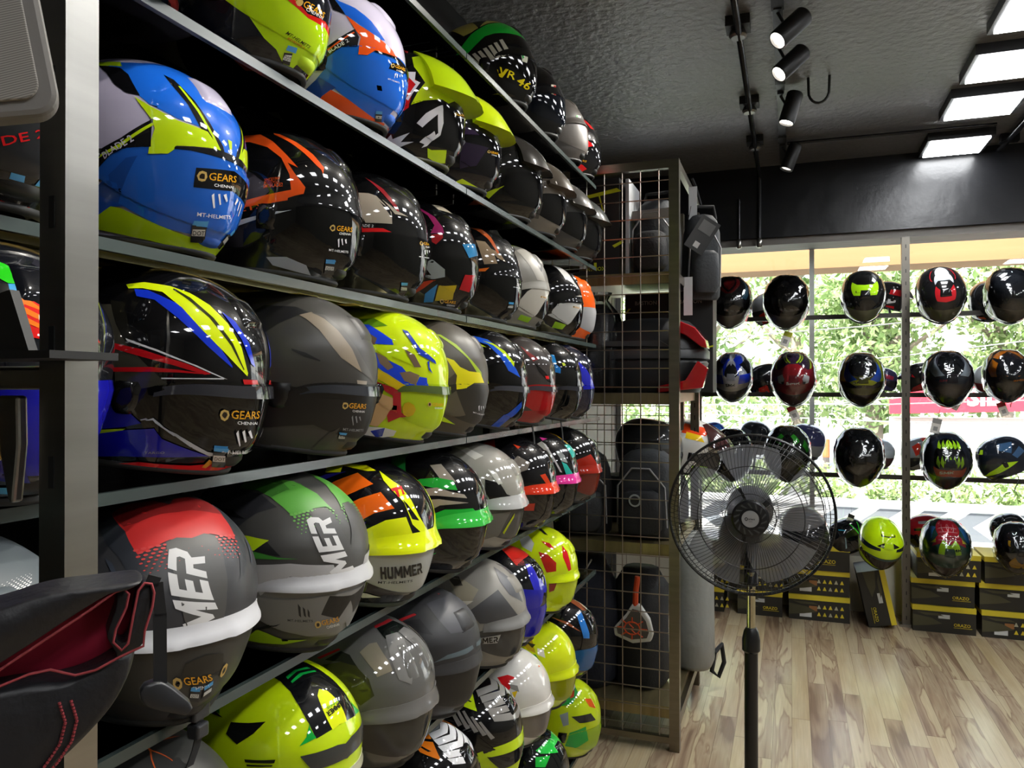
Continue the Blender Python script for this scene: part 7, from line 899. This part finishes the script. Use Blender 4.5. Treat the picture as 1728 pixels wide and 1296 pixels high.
def wrap(out, e, bvh, lift, col, mirror, depth):
    pts = []
    for p, q in e:
        d = chart_dir(p, q); o = Vector(HC) + d * .5; h = bvh.ray_cast(o, -d)
        if h[0] is None or (h[0] - Vector(HC)).dot(d) < .03: continue
        k = lift if h[1].dot(d) > 0 else -lift; pts.append((h[0] + h[1] * k, h[1] * (1 if k > 0 else -1), h[2]))
    if not pts: return
    if len(pts) < len(e):                                # straddles an edge of the skin: halve it and keep what lands
        if not depth: return
        xs = [p[0] for p in e]; ys = [p[1] for p in e]; mx, my = (min(xs) + max(xs)) / 2, (min(ys) + max(ys)) / 2
        for a in (clip_half(e, 1, 0, mx), clip_half(e, -1, 0, -mx)):
            if len(a) > 2:
                for b in (clip_half(a, 0, 1, my), clip_half(a, 0, -1, -my)):
                    if len(b) > 2: wrap(out, b, bvh, lift, col, mirror, depth - 1)
        return
    for s in ((1, -1) if mirror else (1,)):
        out.append(([(p[0].x, p[0].y * s, p[0].z) for p in pts], [(p[1].x, p[1].y * s, p[1].z) for p in pts], s, col))
CIRC = [(math.cos(2 * math.pi * i / 60), math.sin(2 * math.pi * i / 60)) for i in range(60)]
def decorate(key, which, bvh):
    out = []; lift = .0005 if which == 's' else .0008
    for it in PAINT.get(key, ()):
        if it[0][0] not in (which, 'b'): continue
        col = it[1]; lift += .0001
        if it[0][1] == 'p':                              # filled shape, both sides
            poly = [(it[2][i], it[2][i + 1]) for i in range(0, len(it[2]), 2)]
            tris = []
            for t in tris_of(poly):
                if max(math.hypot(*p) for p in t) > 89.9:
                    for cx, cy in CIRC:
                        t = clip_half(t, cx, cy, 90.0)
                        if len(t) < 3: break
                    if len(t) < 3: continue
                tris += [[t[0], t[i], t[i + 1]] for i in range(1, len(t) - 1)]
            lay(out, tris, bvh, lift, col, True, 3.6)
        elif it[0][1] == 't':                            # writing: text, origin, baseline end, top of first letter
            v, f, wd = text_geo(it[2], .012); ox, oy, ax, ay, bx, by = it[3]
            P = [(ox + (ax - ox) * x / wd + (bx - ox) * y, oy + (ay - oy) * x / wd + (by - oy) * y) for x, y in v]
            lay(out, [[P[i] for i in t] for t in f], bvh, lift, col, False)
        elif it[0][1] == 'd':                            # dots between two corners of the chart
            ox, oy, ax, ay, bx, by = it[3]; n, m = it[2]
            for i in range(n):
                for j in range(m):
                    u = (i + .5 * (j % 2)) / n; v_ = j / m; r = .42 * (1 - .75 * v_)
                    du = ((ax - ox) / n, (ay - oy) / n); dv = ((bx - ox) / m, (by - oy) / m)
                    c = (ox + (ax - ox) * u + (bx - ox) * v_, oy + (ay - oy) * u + (by - oy) * v_)
                    h = [(c[0] + r * (du[0] * math.cos(k) + dv[0] * math.sin(k)), c[1] + r * (du[1] * math.cos(k) + dv[1] * math.sin(k))) for k in (0, 1.05, 2.09, 3.14, 4.19, 5.24)]
                    lay(out, [[h[0], h[k], h[k + 1]] for k in range(1, 5)], bvh, lift, col, True, 30)
    return out
def painted(name, P, N, F, out, base_col, material, parent):
    n0 = len(P); vs = [tuple(p) for p in P]; nr = [tuple(n) for n in N]; fs = list(F); cols = [base_col] * len(F)
    for pts, nn, s, col in out:
        b = len(vs); a = Vector(pts[1]) - Vector(pts[0]); c = Vector(pts[2]) - Vector(pts[0]); k = len(pts); idx = list(range(b, b + k))
        if a.cross(c).dot(Vector(nn[0])) < 0: idx.reverse()
        vs += pts
        nr += nn; fs.append(tuple(idx)); cols.append(col)
    me = bpy.data.meshes.new(name); me.from_pydata(vs, [], fs); me.materials.append(material)
    cc = {c: (*srgb(c), 1.0) for c in set(cols)}; arr = []
    for f, c in zip(fs, cols): arr += cc[c] * len(f)
    at = me.color_attributes.new('paint', 'FLOAT_COLOR', 'CORNER'); at.data.foreach_set('color', arr)
    me.polygons.foreach_set('use_smooth', [True] * len(fs)); me.normals_split_custom_set_from_vertices(nr)
    o = bpy.data.objects.new(name, me); COL.objects.link(o); o.parent = parent; return o
def smooth_n(P, F):
    N = np.zeros((len(P), 3)); A = np.array(P)
    for f in F:
        n = np.cross(A[f[1]] - A[f[0]], A[f[2]] - A[f[0]])
        for i in f: N[i] += n
    return N / np.maximum(np.linalg.norm(N, axis=1, keepdims=True), 1e-12)
def near_normals(out, N, F, P):                          # soft shading: decals take the shell's own normals
    for k, (pts, nn, s, col) in enumerate(out):
        q = []
        for p in pts:
            x, y, z = p
            h = _base['s'][3].find_nearest(Vector(p))
            f = F[h[2]]; wsum = np.zeros(3)
            for i in f: wsum += N[i] / (1e-6 + np.sum((P[i] - np.array(p)) ** 2))
            wsum /= np.linalg.norm(wsum); q.append(tuple(wsum))
        out[k] = (pts, q, s, col)
def patch_part(name, parent, s0, s1, tu, tl, ns, nt, off, col, material):
    v, f = patch_grid(s0, s1, tu, tl, ns, nt, off); m = MB(); m.add(v, f, 0, col); o = m.build(name, material, parent, smooth=50); return o
_shared = {}
def shared(key, maker, name, parent):
    if key not in _shared: _shared[key] = maker(); o = _shared[key]; o.parent = parent; return o
    o = _shared[key].copy(); COL.objects.link(o); o.parent = parent; return o
def make_helmet(key, spec):
    loc, (yaw, pitch, roll), sc, opt, lab, group = spec
    B = base_shell(); P, N, F, bvh = B['s']; vv, vf, vb = B['v']
    e = empty('motorcycle_helmet', loc, (R(roll), R(pitch), R(yaw)), sc); tag(e, lab, 'helmet', group)
    body = opt.get('body', '111214'); gl = MATTE if opt.get('matte') else GLOSS; trim = opt.get('trim', '0d0d0e')
    out = decorate(key, 's', bvh); near_normals(out, N, F, P)
    painted('shell', P, N, F, out, body, gl, e)
    vout = decorate(key, 'v', vb); near_normals(vout, N, F, P)
    if 'vn' not in _base:
        q = [(vv, None, 1, None)]; near_normals(q, N, F, P); _base['vn'] = q[0][1]; fl = []
        for f in vf:
            a, b_, c = (Vector(vv[f[i]]) for i in (0, 1, 2)); fl.append(f if (b_ - a).cross(c - a).dot(Vector(_base['vn'][f[0]])) > 0 else tuple(reversed(f)))
        _base['vf'] = fl
    painted('visor', vv, _base['vn'], _base['vf'], vout, opt.get('visor', '08090a'), MATTE if opt.get('vmatte') else VISORM, e)
    if opt.get('band', 0):                              # clear lip of the visor under the brow
        patch_part('visor_band', e, -1.1, 1.1, lambda s: V_TU(s) + .01, lambda s: V_TU(s) + .052 - .02 * abs(s / 1.25) ** 2, 31, 4, lambda U, V: .006 + .004 * V - .004 * (2 * U - 1) ** 2, opt['band'], VISORM)
    lip = opt.get('lip')
    if lip:                                             # brow lip; 'big' ones stand out like a small peak
        h = opt.get('liph', .005); w_ = opt.get('lipw', .05); s_ = min(1.1, opt.get('lips', 1.1))
        patch_part('brow_lip', e, -s_, s_, lambda s: V_TU(s) - w_ - .01 + .02 * abs(s / s_) ** 2, lambda s: V_TU(s) + .012, 33, 6, lambda U, V: .0012 + h * np.clip(V * 1.15, 0, 1) ** 1.6 * np.clip(1 - (2 * U - 1) ** 6, .15, 1) * (1 - .25 * (np.abs(2 * U - 1) < .2)), lip, gl)
    if opt.get('vent', 1):
        vc = opt.get('ventc', body)
        for s in (-1, 1):
            if opt.get('vent', 1) == 2: patch_part('top_vent', e, s * .20 - .12, s * .20 + .12, lambda q: .22, lambda q: .44, 7, 9, lump(.003), vc, gl)
        if opt.get('vent', 1) == 1: patch_part('top_vent', e, -.22, .22, lambda q: .25, lambda q: .40, 11, 9, lump(.005), vc, gl)
    patch_part('chin_vent', e, -.30, .30, lambda q: .915, lambda q: .975 - .15 * q * q, 13, 5, lump(.004, .3), opt.get('chinc', '0c0c0d'), MATTE)
    if opt.get('spoiler'):
        patch_part('rear_spoiler', e, math.pi - .8, math.pi + .8, lambda q: .20, lambda q: .42 - .1 * (q - math.pi) ** 2, 17, 7, lambda U, V: .003 + .016 * V ** 1.5 * np.clip(1 - (2 * U - 1) ** 4, 0, 1), opt['spoiler'], gl)
    for s in (-1, 1):
        a = s * 1.30
        patch_part('visor_pivot', e, a - .10, a + .10, lambda q: .63, lambda q: .75, 9, 9, lambda U, V: .0065 * np.clip(1.25 - np.hypot(2 * U - 1, 2 * V - 1), 0, .5) * 2, opt.get('pivot', '0b0b0c'), gl)
    def rim():
        m = MB(); n = 48; rings = [(1.0, .0015, 0), (1.018, 0, -.004), (1.0, -.002, -.008), (.94, 0, -.009), (.89, 0, .004), (.87, 0, .03)]
        S = np.linspace(0, 2 * np.pi, n, endpoint=False); b = surf(S, np.full(n, .985)); v = []
        for k, _, dz in rings: v += [(x * k, y * k, z + dz) for x, y, z in b]
        return m.add(v, [(i * n + j, i * n + (j + 1) % n, (i + 1) * n + (j + 1) % n, (i + 1) * n + j) for i in range(len(rings) - 1) for j in range(n)], 0, (1, 1, 1)).build('rim_trim', RUBBER, e, smooth=60)
    def liner():
        m = MB(); n = 32; S = np.linspace(0, 2 * np.pi, n, endpoint=False); b = surf(S, np.full(n, .985)); v = []
        for k, z0, k2 in ((.93, .002, 0), (.80, -.004, 0), (.74, .02, .2), (.70, .07, .7), (.62, .12, 1), (.4, .16, 1), (.05, .175, 1)): v += [(x * k, y * k, z * (1 - k2) + z0) for x, y, z in b]
        return m.add(v, [(i * n + j, i * n + (j + 1) % n, (i + 1) * n + (j + 1) % n, (i + 1) * n + j) for i in range(6) for j in range(n)]).build('liner', FOAM, e, smooth=60)
    o = shared('rim', rim, 'rim_trim', e)
    if trim != '0d0d0e':
        o.data = o.data.copy(); o.data.materials[0] = mat('trim_' + trim, trim, rough=.4)
    shared('liner', liner, 'liner', e)
    if opt.get('peak'):                                  # adventure / off-road peak
        pc, L, up = opt['peak']
        patch_part('peak', e, -.8, .8, lambda s: .16 + .04 * s * s, lambda s: .60 - .10 * s * s, 31, 13, lambda U, V: .003 + (.008 + L * .75 * (1 - .75 * (2 * U - 1) ** 2)) * V ** 1.8 - .004 * (np.abs(2 * U - 1) < .22), pc, gl)
    if opt.get('strap'):
        L = opt['strap']; m = MB()
        for dx in (0,):
            v = []
            for i in range(9):
                u = i / 8; x = .05 + .012 * math.sin(u * 5); v += [(x, -.009, .0 - L * u), (x, .009, .0 - L * u), (x + .002, .009, .0 - L * u), (x + .002, -.009, .0 - L * u)]
            m.add(v, [(i * 4 + a, i * 4 + (a + 1) % 4, i * 4 + 4 + (a + 1) % 4, i * 4 + 4 + a) for i in range(8) for a in range(4)] + [(0, 1, 2, 3), (35, 34, 33, 32)])
        st = m.build('chin_strap', WEB, e)
        if opt.get('pose_down'):                         # straps hang plumb whatever the helmet's tilt
            st.rotation_euler = (Matrix.Rotation(R(yaw), 3, 'Z') @ Matrix.Rotation(R(pitch), 3, 'Y') @ Matrix.Rotation(R(roll), 3, 'X')).inverted().to_euler()
    if opt.get('film'):                                  # clear protective bag round the helmet
        m = MB(); n = 40; v = []
        for i, t in enumerate(np.linspace(.04, 1, 16)):
            for j in range(n):
                s = 2 * math.pi * j / n; p = surf(s, t); nn = surf_n(s, t); v.append(tuple(p + nn * (.010 + .004 * math.sin(9 * s + 5 * t) * math.sin(17 * t + 3 * s))))
        m.add(v, [(i * n + j, i * n + (j + 1) % n, (i + 1) * n + (j + 1) % n, (i + 1) * n + j) for i in range(15) for j in range(n)]); m.build('clear_bag', FILM, e, smooth=80)
    if opt.get('tag'):
        tx, tz, tr_, c1 = opt['tag']; Mi = (Matrix.Rotation(R(yaw), 4, 'Z') @ Matrix.Rotation(R(pitch), 4, 'Y') @ Matrix.Rotation(R(roll), 4, 'X')).inverted()
        g = MB(); c = Matrix.Translation((tx, -.07, tz)) @ Matrix.Rotation(R(tr_), 4, 'Y')
        g.box((-.025, -.001, -.045), (.025, .001, .045), 0, 'e8e6e0', c); g.box((-.025, -.0016, .015), (.025, .0016, .045), 0, c1, c); g.box((-.012, -.0017, -.03), (.012, .0017, -.004), 0, '9a9a98', c)
        g.tube([c @ Vector((0, 0, .044)), (tx * .5, -.05, tz + .1)], .0012, 5, 0, '222222')
        t_ = g.build('hang_tag', STICK, e); t_.matrix_parent_inverse = Matrix.Identity(4); t_.matrix_local = Mi
    return e
HOBJ = {}
for k, spec in HELMETS.items(): HOBJ[k] = make_helmet(k, spec)
bpy.context.view_layer.update()
FR = bpy.data.objects['display_rail_frame']
for k in HOBJ:                                           # stub arms that carry the helmets at the window
    if k[0] not in 'WV': continue
    x, y, z = HOBJ[k].matrix_world @ Vector((0, 0, .06)); zr = min((1.888, 1.402, .90, .37), key=lambda v: abs(v - z + .02)); yr = 5.22 if zr > .5 else 5.47
    m = MB(); m.tube([(x, yr, zr), (x, (y + yr) / 2, (z + zr) / 2 - .01), (x, y, z)], .008, 8); o = m.build('hook', BLACKM, smooth=60); o.parent = FR; o.matrix_parent_inverse = FR.matrix_world.inverted()
def band(m, pts, w_, th=.0016, wdir=(0, 1, 0)):          # flat webbing along a path
    wv = Vector(wdir) * w_ / 2; vs = []
    for p in pts:
        p = Vector(p); vs += [p - wv, p + wv, p + wv + Vector((th, 0, th * .3)), p - wv + Vector((th, 0, th * .3))]
    n = len(pts); m.add(vs, [(i * 4 + a, i * 4 + (a + 1) % 4, i * 4 + 4 + (a + 1) % 4, i * 4 + 4 + a) for i in range(n - 1) for a in range(4)] + [(0, 1, 2, 3), (n * 4 - 1, n * 4 - 2, n * 4 - 3, n * 4 - 4)])
def own(o, k):
    o.parent = HOBJ[k]; o.matrix_parent_inverse = HOBJ[k].matrix_world.inverted()
for k, y, z, L_ in (('D6', 2.09, 1.355, .075), ('D7', 2.38, 1.355, .06)):
    m = MB(); band(m, [(-.74, y, z), (-.71, y, z + .012), (-.698, y + .004, z - .015), (-.694, y + .008, z - .05), (-.692, y + .012, z - .03 - L_)], .012); own(m.build('chin_strap', WEB), k)
m = MB(); band(m, [(-.76, .72, 1.085), (-.715, .745, 1.075), (-.70, .76, 1.06), (-.69, .765, 1.045), (-.688, .765, 1.025), (-.69, .76, 1.005), (-.693, .752, .985)], .013); own(m.build('chin_strap', WEB), 'E1')
m = MB(); m.box((-.70, .750, 1.040), (-.682, .778, 1.062)); m.box((-.698, .753, 1.018), (-.680, .774, 1.036)); o = m.build('ratchet_buckle', mat('buckle_plastic', '2a2b2e', rough=.35), bevel=.003); own(o, 'E1')
bpy.context.view_layer.update()
